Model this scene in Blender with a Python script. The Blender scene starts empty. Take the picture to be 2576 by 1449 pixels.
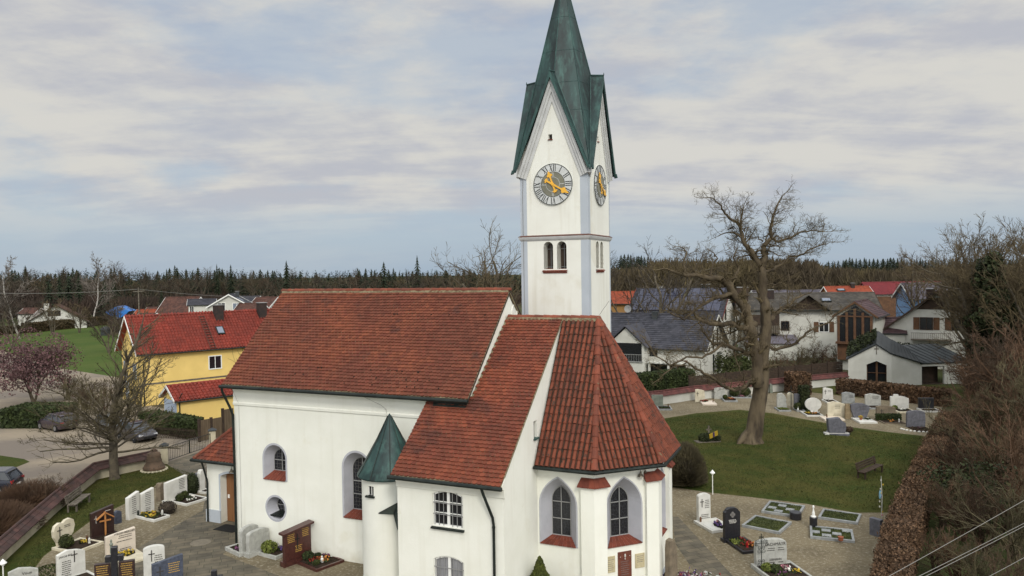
import bpy, bmesh, math, random
from mathutils import Vector, Matrix
R = random.Random(11)
rad = math.radians
S = bpy.context.scene
COL = S.collection
# ------------------------------------------------------------------ camera
CAMH = 12.0
PITCH, ROLL = rad(1.28), rad(0.9)
FPX = 1900.0
cam = bpy.data.cameras.new('camera'); camo = bpy.data.objects.new('camera', cam); COL.objects.link(camo)
cam.sensor_width = 36; cam.lens = FPX/2576*36; cam.clip_end = 4000; cam.clip_start = .1
_f = Vector((0, math.cos(PITCH), -math.sin(PITCH))); _u0 = Vector((0, math.sin(PITCH), math.cos(PITCH))); _r0 = Vector((1, 0, 0))
_r = _r0*math.cos(ROLL)-_u0*math.sin(ROLL); _u = _r0*math.sin(ROLL)+_u0*math.cos(ROLL)
m = Matrix((_r, _u, -_f)).transposed().to_4x4(); m.translation = (0, 0, CAMH)
camo.matrix_world = m
S.camera = camo
S.render.resolution_x = 1024; S.render.resolution_y = 576
# ------------------------------------------------------------------ light
SUN_DIR = Vector((.22, -.80, .58)).normalized()      # towards the sun, behind the camera
sun = bpy.data.lights.new('sun', 'SUN'); suno = bpy.data.objects.new('sun', sun); COL.objects.link(suno)
sun.energy = 1.45; sun.angle = rad(14); sun.color = (1, .95, .86)
suno.rotation_euler = SUN_DIR.to_track_quat('Z', 'Y').to_euler()
W = bpy.data.worlds.new('World'); S.world = W; W.use_nodes = True
wn = W.node_tree; N = wn.nodes; K = wn.links; N.clear()
def wnode(t, **k):
    n = N.new(t)
    for a, b in k.items(): setattr(n, a, b)
    return n
def wmath(op, a, b=None, clamp=False):
    n = wnode('ShaderNodeMath', operation=op, use_clamp=clamp)
    for i, v in enumerate((a, b)):
        if v is None: continue
        if hasattr(v, 'links'): K.new(v, n.inputs[i])
        else: n.inputs[i].default_value = v
    return n.outputs[0]
def wmix(fac, a, b):
    n = wnode('ShaderNodeMix', data_type='RGBA')
    for s, v in ((0, fac), (6, a), (7, b)):
        if hasattr(v, 'links'): K.new(v, n.inputs[s])
        else: n.inputs[s].default_value = v
    return n.outputs[2]
sky = wnode('ShaderNodeTexSky', sky_type='NISHITA', sun_disc=False)
sky.sun_elevation = math.asin(SUN_DIR.z); sky.sun_rotation = math.atan2(SUN_DIR.x, SUN_DIR.y)
sky.air_density = 1.2; sky.dust_density = 1.5
tc = wnode('ShaderNodeTexCoord'); sep = wnode('ShaderNodeSeparateXYZ'); K.new(tc.outputs['Generated'], sep.inputs[0])
zz = wmath('ADD', wmath('MAXIMUM', sep.outputs[2], 0.0), .17)
cx = wmath('DIVIDE', sep.outputs[0], zz); cy = wmath('DIVIDE', sep.outputs[1], zz)
comb = wnode('ShaderNodeCombineXYZ'); K.new(cx, comb.inputs[0]); K.new(cy, comb.inputs[1])
def wnoise(scale, detail, rough, off, sx=1, sy=1, rot=0, dist=0):
    mp = wnode('ShaderNodeMapping'); K.new(comb.outputs[0], mp.inputs[0])
    mp.inputs['Location'].default_value = off; mp.inputs['Scale'].default_value = (sx, sy, 1); mp.inputs['Rotation'].default_value = (0, 0, rad(rot))
    n = wnode('ShaderNodeTexNoise'); K.new(mp.outputs[0], n.inputs['Vector'])
    n.inputs['Scale'].default_value = scale; n.inputs['Detail'].default_value = detail; n.inputs['Roughness'].default_value = rough; n.inputs['Distortion'].default_value = dist
    return n.outputs[0]
def wramp(v, a, b):
    n = wnode('ShaderNodeMapRange', interpolation_type='SMOOTHSTEP'); K.new(v, n.inputs[0]); n.inputs[1].default_value = a; n.inputs[2].default_value = b
    return n.outputs[0]
n1 = wnoise(.95, 6, .55, (3.1, 1.7, 0), .7, 1.15, 12, .4)
n2 = wnoise(2.1, 6, .58, (7.3, 2.2, 0), .5, 1.5, -8, .3)
n3 = wnoise(.42, 3, .5, (1.0, 9.0, 0), .8, 1.0, 20, .2)
def dnoise(scale, detail, off, zs):      # cloud lumps in the direction itself, so the deck is not all streaks
    mp = wnode('ShaderNodeMapping'); K.new(tc.outputs['Generated'], mp.inputs[0]); mp.inputs['Location'].default_value = off; mp.inputs['Scale'].default_value = (1, 1, zs)
    n = wnode('ShaderNodeTexNoise'); K.new(mp.outputs[0], n.inputs['Vector']); n.inputs['Scale'].default_value = scale; n.inputs['Detail'].default_value = detail; n.inputs['Roughness'].default_value = .58
    return n.outputs[0]
d1 = dnoise(3.2, 7, (2.3, .4, 1.1), 2.6); d2 = dnoise(5.5, 8, (7.1, 3.3, .2), 3.2)
n1 = wmath('ADD', wmath('MULTIPLY', n1, .45), wmath('MULTIPLY', d1, .55)); n2 = wmath('ADD', wmath('MULTIPLY', n2, .40), wmath('MULTIPLY', d2, .60))
cover = wramp(n1, .38, .50)
cover = wmath('MULTIPLY', cover, wmath('SUBTRACT', 1.0, wmath('MULTIPLY', wramp(n3, .52, .70), .45)), True)
low = wmath('SUBTRACT', 1.0, wramp(sep.outputs[2], .035, .11))         # thinner cloud low down
cover = wmath('ADD', wmath('MULTIPLY', cover, .60), .38, True)
cover = wmath('MULTIPLY', cover, wmath('SUBTRACT', 1.0, wmath('MULTIPLY', low, .80)))
CL = 9.0
cw = (.74*CL, .725*CL, .68*CL, 1); cg = (.55*CL, .565*CL, .615*CL, 1)
ccol = wmix(wramp(n2, .40, .58), cg, cw)
blue = wmix(wramp(sep.outputs[2], -.02, .22), (.43*CL, .56*CL, .71*CL, 1), (.40*CL, .51*CL, .67*CL, 1))
blue = wmix(.2, blue, sky.outputs[0])
colr = wmix(cover, blue, ccol)
# the cloud deck is brighter round the hidden sun, behind the camera
dot = wnode('ShaderNodeVectorMath', operation='DOT_PRODUCT'); K.new(tc.outputs['Generated'], dot.inputs[0]); dot.inputs[1].default_value = SUN_DIR
gl = wmath('ADD', wmath('MULTIPLY', wramp(dot.outputs['Value'], -.1, 1.0), 1.5), wmath('ADD', wmath('MULTIPLY', wramp(sep.outputs[2], .40, .95), .9), 1.0))
vm = wnode('ShaderNodeVectorMath', operation='SCALE'); K.new(colr, vm.inputs[0]); K.new(gl, vm.inputs['Scale'])
bg = wnode('ShaderNodeBackground'); K.new(vm.outputs[0], bg.inputs[0]); bg.inputs[1].default_value = .1
wo = wnode('ShaderNodeOutputWorld'); K.new(bg.outputs[0], wo.inputs[0])
S.view_settings.view_transform = 'Standard'; S.view_settings.look = 'None'; S.view_settings.exposure = 0.02; S.view_settings.gamma = 1
S.render.engine = 'CYCLES'

# ------------------------------------------------------------------ pixel -> place on the ground (used to survey the site)
def ray(x, y):
    return (_f + _r*((x-1288)/FPX) - _u*((y-724.5)/FPX))
def G(x, y, z=0.0):
    r = ray(x, y); t = (z-CAMH)/r.z
    p = Vector((0, 0, CAMH))+r*t; p.z = z; return p
def AY(x, y, Y):
    r = ray(x, y); return Vector((0, 0, CAMH))+r*(Y/r.y)
def pxh(p, y):       # height above ground of image row y over ground point p
    r = ray(1288+FPX*p.x/p.y, y); return CAMH + r.z*(p.y/r.y) - p.z
def azv(a): return Vector((math.sin(rad(a)), math.cos(rad(a)), 0))
# church frame
AZ = rad(23.7)
CO = G(597, 1366); CU = Vector((math.cos(AZ), -math.sin(AZ), 0)); CV = Vector((math.sin(AZ), math.cos(AZ), 0))
def CH(u, v, z=0): return CO+CU*u+CV*v+Vector((0, 0, z))

# ------------------------------------------------------------------ mesh builder
class MB:
    def __init__(s): s.v = []; s.f = []; s.t = []; s.M = None; s.mi = []; s.done = []
    def nxt(s):            # close this piece: the next shapes become a mesh of their own
        if s.f: s.done.append((s.v, s.f, s.t, s.mi)); s.v = []; s.f = []; s.t = []; s.mi = []
    def add(s, vs, fs, t=None, mi=0):
        o = len(s.v)
        if s.M is not None: vs = [s.M @ Vector(p) for p in vs]
        s.v.extend([tuple(p) for p in vs])
        if t is None: t = R.random()
        for f in fs: s.f.append(tuple(i+o for i in f)); s.t.append(t); s.mi.append(mi)
        return s
    def box(s, a, b, t=None, mi=0):
        (x0, y0, z0), (x1, y1, z1) = a, b
        return s.add([(x0, y0, z0), (x1, y0, z0), (x1, y1, z0), (x0, y1, z0), (x0, y0, z1), (x1, y0, z1), (x1, y1, z1), (x0, y1, z1)],
              [(0, 3, 2, 1), (4, 5, 6, 7), (0, 1, 5, 4), (1, 2, 6, 5), (2, 3, 7, 6), (3, 0, 4, 7)], t, mi)
    def obox(s, c, X, Y, Z, t=None, mi=0):     # centre + half axes
        c, X, Y, Z = map(Vector, (c, X, Y, Z))
        vs = [c-X-Y-Z, c+X-Y-Z, c+X+Y-Z, c-X+Y-Z, c-X-Y+Z, c+X-Y+Z, c+X+Y+Z, c-X+Y+Z]
        return s.add(vs, [(0, 3, 2, 1), (4, 5, 6, 7), (0, 1, 5, 4), (1, 2, 6, 5), (2, 3, 7, 6), (3, 0, 4, 7)], t, mi)
    def loft(s, rings, caps=True, closed=True, t=None, mi=0):
        n = len(rings[0]); vs = [p for r in rings for p in r]; fs = []
        for k in range(len(rings)-1):
            for i in range(n if closed else n-1):
                j = (i+1) % n; fs.append((k*n+i, k*n+j, (k+1)*n+j, (k+1)*n+i))
        if caps: fs.append(tuple(range(n))[::-1]); fs.append(tuple((len(rings)-1)*n+i for i in range(n)))
        return s.add(vs, fs, t, mi)
    def tube(s, pts, rs, n=6, caps=True, t=None, mi=0):
        pts = [Vector(p) for p in pts]
        if not hasattr(rs, '__len__'): rs = [rs]*len(pts)
        rings = []; prev = None
        for i, p in enumerate(pts):
            d = (pts[min(i+1, len(pts)-1)]-pts[max(i-1, 0)])
            if d.length < 1e-9: d = Vector((0, 0, 1))
            d.normalize()
            a = prev if prev is not None else (Vector((1, 0, 0)) if abs(d.x) < .8 else Vector((0, 1, 0)))
            a = (a-d*a.dot(d))
            if a.length < 1e-6: a = d.orthogonal()
            a.normalize(); prev = a; b = d.cross(a)
            rings.append([p+(a*math.cos(2*math.pi*k/n)+b*math.sin(2*math.pi*k/n))*rs[i] for k in range(n)])
        return s.loft(rings, caps, True, t, mi)
    def lathe(s, prof, n=16, c=(0, 0, 0), t=None, mi=0):
        c = Vector(c)
        return s.loft([[c+Vector((r*math.cos(2*math.pi*k/n), r*math.sin(2*math.pi*k/n), z)) for k in range(n)] for r, z in prof], True, True, t, mi)
    def prism(s, o2, y0, y1, t=None, mi=0):     # outline in xz, extruded along y
        return s.loft([[(x, y0, z) for x, z in o2], [(x, y1, z) for x, z in o2]], True, True, t, mi)
    def slab(s, o2, z0, z1, t=None, mi=0):      # outline in xy, extruded along z
        return s.loft([[(p[0], p[1], z0) for p in o2], [(p[0], p[1], z1) for p in o2]], True, True, t, mi)
    def blob(s, c, r, n=8, m=6, jit=0, t=None, mi=0):
        c = Vector(c); r = Vector(r) if hasattr(r, '__len__') else Vector((r, r, r)); rings = []
        for k in range(m+1):
            th = math.pi*(k+.02)/(m+.04)
            rings.append([c+Vector((r.x*math.sin(th)*math.cos(6.2832*i/n), r.y*math.sin(th)*math.sin(6.2832*i/n), -r.z*math.cos(th)))*1.0 +
                          Vector((R.uniform(-jit, jit), R.uniform(-jit, jit), R.uniform(-jit, jit))) for i in range(n)])
        return s.loft(rings, True, True, t, mi)
    def leaf(s, p, sz, t=None, n=None, asp=1.6):
        a = Vector((R.gauss(0, 1), R.gauss(0, 1), R.gauss(0, 1)))
        if n is not None: a = a*.6+n
        a.normalize(); b = a.orthogonal().normalized(); q = Matrix.Rotation(R.uniform(0, 6.28), 3, a); b = q @ b; c = a.cross(b)
        p = Vector(p); b = b*sz*asp*.5; c = c*sz*.5
        return s.add([p-b, p+c, p+b, p-c], [(0, 1, 2, 3)], t)
    def build(s, name, mat, parent=None, smooth=False, bevel=0):
        if s.done:
            s.nxt(); L = s.done; s.done = []; out = []
            for q in L:
                s.v, s.f, s.t, s.mi = q; out.append(s.build(name, mat, parent, smooth, bevel))
            return out[0]
        me = bpy.data.meshes.new(name); me.from_pydata(s.v, [], s.f)
        mats = mat if isinstance(mat, (list, tuple)) else [mat]
        for q in mats: me.materials.append(q)
        at = me.attributes.new('tint', 'FLOAT', 'FACE'); at.data.foreach_set('value', s.t)
        if len(mats) > 1: me.polygons.foreach_set('material_index', s.mi)
        if smooth: me.polygons.foreach_set('use_smooth', [True]*len(s.f))
        me.update()
        o = bpy.data.objects.new(name, me); COL.objects.link(o)
        if parent is not None: o.parent = parent
        if bevel:
            b = o.modifiers.new('bevel', 'BEVEL'); b.width = bevel; b.segments = 2; b.limit_method = 'ANGLE'; b.angle_limit = rad(35)
        return o
def tag(o, label, cat, group=None):
    o['label'] = label; o['category'] = cat
    if group: o['group'] = group
    return o
def thing(name, label, cat, loc=(0, 0, 0), rz=0, group=None):
    o = bpy.data.objects.new(name, None); o.empty_display_size = .3; COL.objects.link(o)
    o.location = loc; o.rotation_euler = (0, 0, rz); return tag(o, label, cat, group)
def dup(root, loc, rz=0, sc=None, label=None):
    r = root.copy(); COL.objects.link(r); r.location = loc; r.rotation_euler = (0, 0, rz)
    if sc is not None: r.scale = sc if hasattr(sc, '__len__') else (sc, sc, sc)
    if label: r['label'] = label
    for ch in list(root.children):
        c = ch.copy(); COL.objects.link(c); c.parent = r
        for g in list(ch.children):
            d = g.copy(); COL.objects.link(d); d.parent = c
    return r
def struct(o): o['kind'] = 'structure'; return o
def cut(o, cutters):          # carve real openings
    c = MB()
    for q in cutters: c.loft(q)
    co = c.build('cutter', o.data.materials[0], o.parent)
    bm = bmesh.new(); bm.from_mesh(co.data); bmesh.ops.recalc_face_normals(bm, faces=bm.faces); bm.to_mesh(co.data); bm.free()
    bm = bmesh.new(); bm.from_mesh(o.data); bmesh.ops.recalc_face_normals(bm, faces=bm.faces); bm.to_mesh(o.data); bm.free()
    md = o.modifiers.new('b', 'BOOLEAN'); md.operation = 'DIFFERENCE'; md.solver = 'EXACT'; md.object = co
    bpy.context.view_layer.update()
    dg = bpy.context.evaluated_depsgraph_get()
    me = bpy.data.meshes.new_from_object(o.evaluated_get(dg))
    o.modifiers.clear(); o.data = me
    bpy.data.objects.remove(co)
    return o

# ------------------------------------------------------------------ materials
def lin(c):
    return tuple((x/255/12.92 if x/255 <= .04045 else ((x/255+.055)/1.055)**2.4) for x in c)
def mat(name, c1, c2=None, sc=1.0, rough=.85, bump=0, bsc=40, tint=0, c3=None, spot=None, metal=0, spec=.3, fine=None, zs=1.0, lo=.4, hi=.6, detail=5):
    """c1/c2 mixed by noise, tint = per-face brightness variation, spot = (colour, scale, threshold) patches"""
    m = bpy.data.materials.new(name); m.use_nodes = True; t = m.node_tree; n = t.nodes; l = t.links
    b = n['Principled BSDF']; b.inputs['Roughness'].default_value = rough; b.inputs['Metallic'].default_value = metal
    b.inputs['Specular IOR Level'].default_value = spec
    tcn = n.new('ShaderNodeTexCoord'); mp = n.new('ShaderNodeMapping'); l.new(tcn.outputs['Object'], mp.inputs[0]); mp.inputs['Scale'].default_value = (1, 1, zs)
    def noise(s, d=5, r=.6):
        q = n.new('ShaderNodeTexNoise'); l.new(mp.outputs[0], q.inputs['Vector']); q.inputs['Scale'].default_value = s; q.inputs['Detail'].default_value = d; q.inputs['Roughness'].default_value = r; return q.outputs[0]
    def rng(v, a, c, to=(0, 1)):
        q = n.new('ShaderNodeMapRange'); l.new(v, q.inputs[0]); q.inputs[1].default_value = a; q.inputs[2].default_value = c; q.inputs[3].default_value = to[0]; q.inputs[4].default_value = to[1]; return q.outputs[0]
    def mix(f, a, c, typ='MIX'):
        q = n.new('ShaderNodeMix'); q.data_type = 'RGBA'; q.blend_type = typ
        for s, v in ((0, f), (6, a), (7, c)):
            if hasattr(v, 'links'): l.new(v, q.inputs[s])
            else: q.inputs[s].default_value = v if not isinstance(v, tuple) or len(v) == 4 else (*v, 1)
        return q.outputs[2]
    col = (*c1, 1)
    if c2: col = mix(rng(noise(sc, detail), lo, hi), (*c1, 1), (*c2, 1))
    if tint:
        at = n.new('ShaderNodeAttribute'); at.attribute_name = 'tint'
        if c3: col = mix(rng(at.outputs['Fac'], .45, 1.0), col if hasattr(col, 'links') else (*c1, 1), (*c3, 1))
        wv = n.new('ShaderNodeTexWhiteNoise'); wv.noise_dimensions = '1D'; l.new(at.outputs['Fac'], wv.inputs['W'])
        sc_ = rng(wv.outputs['Value'], 0, 1, (1-tint, 1+tint))
        vs = n.new('ShaderNodeVectorMath'); vs.operation = 'SCALE'
        if hasattr(col, 'links'): l.new(col, vs.inputs[0])
        else: vs.inputs[0].default_value = c1
        l.new(sc_, vs.inputs['Scale']); col = vs.outputs[0]
    if fine:      # (colour, scale, amount)
        col = mix(rng(noise(fine[1], 3, .7), .5, .75, (0, fine[2])), col, (*fine[0], 1))
    if spot:
        for sp in (spot if isinstance(spot, list) else [spot]):
            col = mix(rng(noise(sp[1], 4, .6), sp[2], sp[2]+.08, (0, sp[3] if len(sp) > 3 else 1)), col, (*sp[0], 1))
    if hasattr(col, 'links'): l.new(col, b.inputs['Base Color'])
    else: b.inputs['Base Color'].default_value = col
    if bump:
        bp = n.new('ShaderNodeBump'); bp.inputs['Strength'].default_value = bump; bp.inputs['Distance'].default_value = .03
        l.new(noise(bsc, 4, .65), bp.inputs['Height']); l.new(bp.outputs[0], b.inputs['Normal'])
    return m
M = {}
def weather(m, dirt, top=.55, amt=.5, streak=.14):
    t = m.node_tree; n = t.nodes; l = t.links; b = n['Principled BSDF']; src = b.inputs['Base Color'].links[0].from_socket
    tcn = n.new('ShaderNodeTexCoord'); sp = n.new('ShaderNodeSeparateXYZ'); l.new(tcn.outputs['Object'], sp.inputs[0])
    nz = n.new('ShaderNodeTexNoise'); l.new(tcn.outputs['Object'], nz.inputs[0]); nz.inputs['Scale'].default_value = 2.2; nz.inputs['Detail'].default_value = 6
    mm = n.new('ShaderNodeMath'); mm.operation = 'MULTIPLY_ADD'; l.new(nz.outputs[0], mm.inputs[0]); mm.inputs[1].default_value = 1.3; mm.inputs[2].default_value = -.65
    ad = n.new('ShaderNodeMath'); l.new(mm.outputs[0], ad.inputs[0]); l.new(sp.outputs[2], ad.inputs[1])
    mr = n.new('ShaderNodeMapRange'); l.new(ad.outputs[0], mr.inputs[0]); mr.inputs[1].default_value = top; mr.inputs[2].default_value = -.1; mr.inputs[3].default_value = 0; mr.inputs[4].default_value = amt
    mp = n.new('ShaderNodeMapping'); l.new(tcn.outputs['Object'], mp.inputs[0]); mp.inputs['Scale'].default_value = (3.5, 3.5, .22)
    n2 = n.new('ShaderNodeTexNoise'); l.new(mp.outputs[0], n2.inputs[0]); n2.inputs['Scale'].default_value = 1; n2.inputs['Detail'].default_value = 5
    m2 = n.new('ShaderNodeMapRange'); l.new(n2.outputs[0], m2.inputs[0]); m2.inputs[1].default_value = .54; m2.inputs[2].default_value = .74; m2.inputs[4].default_value = streak
    mx = n.new('ShaderNodeMath'); mx.operation = 'MAXIMUM'; l.new(mr.outputs[0], mx.inputs[0]); l.new(m2.outputs[0], mx.inputs[1])
    mi = n.new('ShaderNodeMix'); mi.data_type = 'RGBA'; l.new(mx.outputs[0], mi.inputs[0]); l.new(src, mi.inputs[6]); mi.inputs[7].default_value = (*dirt, 1); l.new(mi.outputs[2], b.inputs['Base Color'])
M['plaster'] = mat('white_plaster', (.79, .79, .71), (.75, .75, .665), .7, .9, .2, 25, spot=[((.66, .64, .50), .55, .62, .35), ((.55, .52, .40), 1.7, .70, .3)])
M['plaster_tower'] = mat('tower_plaster', (.76, .755, .68), (.72, .71, .635), .6, .9, .15, 25, spot=((.60, .56, .44), .5, .6, .35))
weather(M['plaster'], (.47, .43, .31)); weather(M['plaster_tower'], (.50, .46, .34), 0, .0, .3)
M['greypaint'] = mat('grey_paint', (.43, .435, .465), (.39, .395, .425), 2, .85)
M['bluepaint'] = mat('bluegrey_paint', (.44, .475, .51), (.41, .445, .48), 1, .85)
M['moulding'] = mat('moulding_paint', (.53, .53, .51), (.47, .47, .455), 2, .85)
M['tile_nave'] = mat('plain_tile_brownred', (.180, .053, .025), (.125, .039, .022), .35, .85, .3, 30, tint=.2, c3=(.125, .034, .020), spot=[((.045, .024, .02), .9, .60, .5), ((.40, .27, .22), 3.6, .73, .75)])
M['tile_sac'] = mat('plain_tile_red', (.190, .050, .024), (.130, .037, .021), .6, .85, .3, 30, tint=.2, c3=(.145, .036, .020), spot=[((.030, .018, .016), .8, .56, .5), ((.42, .29, .23), 3.6, .735, .7)])
M['pantile'] = mat('barrel_tile', (.172, .046, .023), (.12, .036, .021), .8, .8, .3, 30, tint=.2, c3=(.150, .043, .022), spot=[((.035, .028, .02), 4.5, .56, .7), ((.14, .12, .08), 8, .68, .5)])
M['panbase'] = mat('barrel_tile_channel', (.035, .026, .018), (.075, .035, .022), 6, .95)
M['ridgetile'] = mat('ridge_tile', (.19, .050, .026), (.13, .040, .024), 2, .8, .3, 30, tint=.25, spot=((.16, .14, .08), 5, .62, .7))
M['mortar'] = mat('ridge_mortar', (.30, .26, .16), (.17, .13, .08), 8, .95, .4, 20)
M['sill'] = mat('terracotta_sill', (.18, .047, .027), (.14, .038, .024), 3, .8, .2, 30, tint=.2)
M['copper'] = mat('weathered_copper', (.020, .050, .046), (.009, .017, .017), 1.3, .55, .12, 12, spec=.4, fine=((.055, .13, .11), 3.0, .7), zs=.2, metal=.1, lo=.42, hi=.62)
M['copper_lt'] = mat('verdigris_copper', (.030, .075, .066), (.015, .035, .033), 1.8, .55, .12, 12, spec=.4, fine=((.07, .15, .13), 5.0, .6), zs=.2, metal=.1)
M['darkmetal'] = mat('dark_metal', (.010, .014, .012), (.02, .026, .022), 3, .45, metal=.2)
M['wire'] = mat('wire', (.22, .21, .19), rough=.5, metal=.3)
M['glass'] = mat('dark_glass', (.012, .013, .016), rough=.12, spec=.6)
M['curtain'] = mat('net_curtain', (.30, .30, .31), (.20, .20, .21), 9, .9, zs=.05)
M['lead'] = mat('lead_bar', (.26, .26, .25), rough=.7)
M['whiteframe'] = mat('white_frame', (.78, .78, .74), rough=.5)
M['wood'] = mat('brown_wood', (.22, .10, .04), (.15, .065, .028), 2.5, .6, .2, 20, zs=.15)
M['greywood'] = mat('weathered_wood', (.16, .14, .11), (.10, .085, .065), 4, .85, .3, 25)
M['darkwood'] = mat('dark_wood', (.055, .036, .024), (.035, .024, .017), 3, .8, .2, 20)
M['gold'] = mat('gold_leaf', (.80, .42, .03), rough=.4, spec=.6)
M['blacknum'] = mat('black_numeral', (.02, .022, .02), rough=.6)
M['dial'] = mat('dial_white', (.57, .58, .56), (.50, .51, .49), 3, .7)
M['dialin'] = mat('dial_centre', (.20, .195, .145), (.17, .165, .125), 3, .8)
M['doormat'] = mat('black_mat', (.01, .01, .01), rough=.95)
# grounds
def ground_mat(name, c1, c2, sc, fine, bump=.6, bsc=60, spot=None):
    return mat(name, c1, c2, sc, .95, bump, bsc, fine=fine, spot=spot, spec=.1)
M['land'] = ground_mat('rough_land', (.045, .06, .018), (.075, .062, .035), .05, ((.03, .035, .015), 3, .6))
M['field'] = ground_mat('field_grass', (.052, .083, .017), (.070, .095, .022), .12, ((.04, .07, .014), 4, .6))
M['lawn'] = ground_mat('lawn_grass', (.034, .048, .009), (.062, .060, .015), .35, ((.085, .085, .024), 7, .6), 1.0, 30, spot=[((.10, .085, .024), .45, .60, .55), ((.016, .024, .006), .9, .58, .5)])
M['gravel'] = ground_mat('gravel', (.20, .165, .105), (.15, .123, .078), .5, ((.40, .36, .27), 7, .8), 1.2, 25, spot=((.085, .075, .055), 20, .58, .6))
M['asphalt'] = ground_mat('yard_surface', (.17, .145, .12), (.27, .225, .165), .16, ((.15, .13, .11), 5, .4), .4, 40)
M['soil'] = ground_mat('soil', (.022, .015, .011), (.04, .028, .02), 4, ((.07, .05, .035), 25, .5))
# paving: irregular slabs from a brick pattern
def brick_mat(name, c1, c2, mort, sc, bw, rh, rot=0):
    m = bpy.data.materials.new(name); m.use_nodes = True; n = m.node_tree.nodes; l = m.node_tree.links; b = n['Principled BSDF']; b.inputs['Roughness'].default_value = .9
    tcn = n.new('ShaderNodeTexCoord'); mp = n.new('ShaderNodeMapping'); l.new(tcn.outputs['Object'], mp.inputs[0]); mp.inputs['Rotation'].default_value = (0, 0, rad(rot))
    br = n.new('ShaderNodeTexBrick'); l.new(mp.outputs[0], br.inputs[0]); br.inputs['Color1'].default_value = (*c1, 1); br.inputs['Color2'].default_value = (*c2, 1); br.inputs['Mortar'].default_value = (*mort, 1)
    br.inputs['Scale'].default_value = sc; br.inputs['Mortar Size'].default_value = .012; br.inputs['Brick Width'].default_value = bw; br.inputs['Row Height'].default_value = rh; br.squash = 1.4; br.squash_frequency = 3
    nz = n.new('ShaderNodeTexNoise'); l.new(tcn.outputs['Object'], nz.inputs[0]); nz.inputs['Scale'].default_value = 1.6; nz.inputs['Detail'].default_value = 6
    mr = n.new('ShaderNodeMapRange'); l.new(nz.outputs[0], mr.inputs[0]); mr.inputs[1].default_value = .3; mr.inputs[2].default_value = .7; mr.inputs[3].default_value = .65; mr.inputs[4].default_value = 1.3
    vs = n.new('ShaderNodeVectorMath'); vs.operation = 'SCALE'; l.new(br.outputs[0], vs.inputs[0]); l.new(mr.outputs[0], vs.inputs['Scale']); l.new(vs.outputs[0], b.inputs['Base Color'])
    bp = n.new('ShaderNodeBump'); bp.inputs['Strength'].default_value = .5; bp.inputs['Distance'].default_value = .02; bp.invert = True; l.new(br.outputs['Fac'], bp.inputs['Height']); l.new(bp.outputs[0], b.inputs['Normal'])
    return m
M['paving'] = brick_mat('stone_paving', (.135, .112, .075), (.085, .074, .052), (.045, .045, .025), 1.0, .62, .34, -20)
# lead-came window glass: thin light lines over dark glass
def came_mat(name, scale, feat='DISTANCE_TO_EDGE', line=(.20, .19, .17), w=.03, rnd=0.0):
    m = bpy.data.materials.new(name); m.use_nodes = True; n = m.node_tree.nodes; l = m.node_tree.links; b = n['Principled BSDF']; b.inputs['Roughness'].default_value = .25
    tcn = n.new('ShaderNodeTexCoord'); vo = n.new('ShaderNodeTexVoronoi'); vo.feature = feat; l.new(tcn.outputs['Object'], vo.inputs['Vector']); vo.inputs['Scale'].default_value = scale; vo.inputs['Randomness'].default_value = rnd
    mr = n.new('ShaderNodeMapRange'); l.new(vo.outputs['Distance'], mr.inputs[0]); mr.inputs[1].default_value = w; mr.inputs[2].default_value = w+.02; mr.inputs[3].default_value = 1; mr.inputs[4].default_value = 0
    mx = n.new('ShaderNodeMix'); mx.data_type = 'RGBA'; l.new(mr.outputs[0], mx.inputs[0]); mx.inputs[6].default_value = (.012, .013, .017, 1); mx.inputs[7].default_value = (*line, 1)
    l.new(mx.outputs[2], b.inputs['Base Color']); return m
M['came_hex'] = came_mat('leaded_glass', 6.5, rnd=.35, w=.02, line=(.14, .135, .12))
M['came_art'] = came_mat('art_glass', 9, rnd=1.0, line=(.05, .053, .06), w=.012)
# ================================================================== ground
def sheet(name, pts, z, m, sub=False):
    mb = MB(); mb.add([(p.x, p.y, z) for p in pts], [tuple(range(len(pts)))]); o = mb.build(name, M[m])
    if o.data.polygons[0].normal.z < 0: o.data.flip_normals()
    return struct(o)
def PG(l): return [G(*p) for p in l]
sheet('ground', [Vector((-1800, -60, 0)), Vector((1800, -60, 0)), Vector((1800, 2600, 0)), Vector((-1800, 2600, 0))], 0, 'land')
sheet('meadow', PG([(-900, 870), (0, 836), (60, 834), (290, 816), (420, 812), (480, 1000), (150, 930), (0, 880), (-400, 890), (-900, 905)]), .004, 'field')
sheet('asphalt_yard', [G(-900, 905), G(-400, 888), G(0, 882), G(140, 925), G(300, 950), G(330, 1010), G(560, 1060), G(585, 1130), G(415, 1180), G(247, 1206), G(147, 1286), G(-20, 1430), Vector((-60, 25, 0)), Vector((-140, 60, 0))], .008, 'asphalt')
sheet('verge_grass', PG([(-300, 1140), (0, 1146), (60, 1155), (75, 1162), (40, 1176), (0, 1182), (-300, 1200)]), .012, 'lawn')
sheet('churchyard_lawn', [Vector((-27, 14, 0)), G(-20, 1430), G(147, 1286), G(247, 1206), G(415, 1166), G(480, 1180), G(600, 1225), Vector((-14, 20, 0))], .012, 'lawn')
sheet('gravel_path', [Vector((-22, 16, 0)), G(20, 1520), G(110, 1400), G(230, 1310), G(330, 1260), G(400, 1215), G(480, 1195), G(600, 1200), CH(0, 2), CH(9, 2), CH(20, 3), Vector((6, 16, 0))], .016, 'gravel')
sheet('paved_path', [G(415, 1166), G(530, 1128), G(560, 1180), G(600, 1240), G(600, 1365), G(560, 1395), G(700, 1449), G(900, 1560), Vector((-9, 18, 0)), Vector((-14, 20, 0)), G(240, 1449), G(330, 1390), G(430, 1330), G(510, 1285), G(520, 1240), G(470, 1200)], .020, 'paving')
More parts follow.
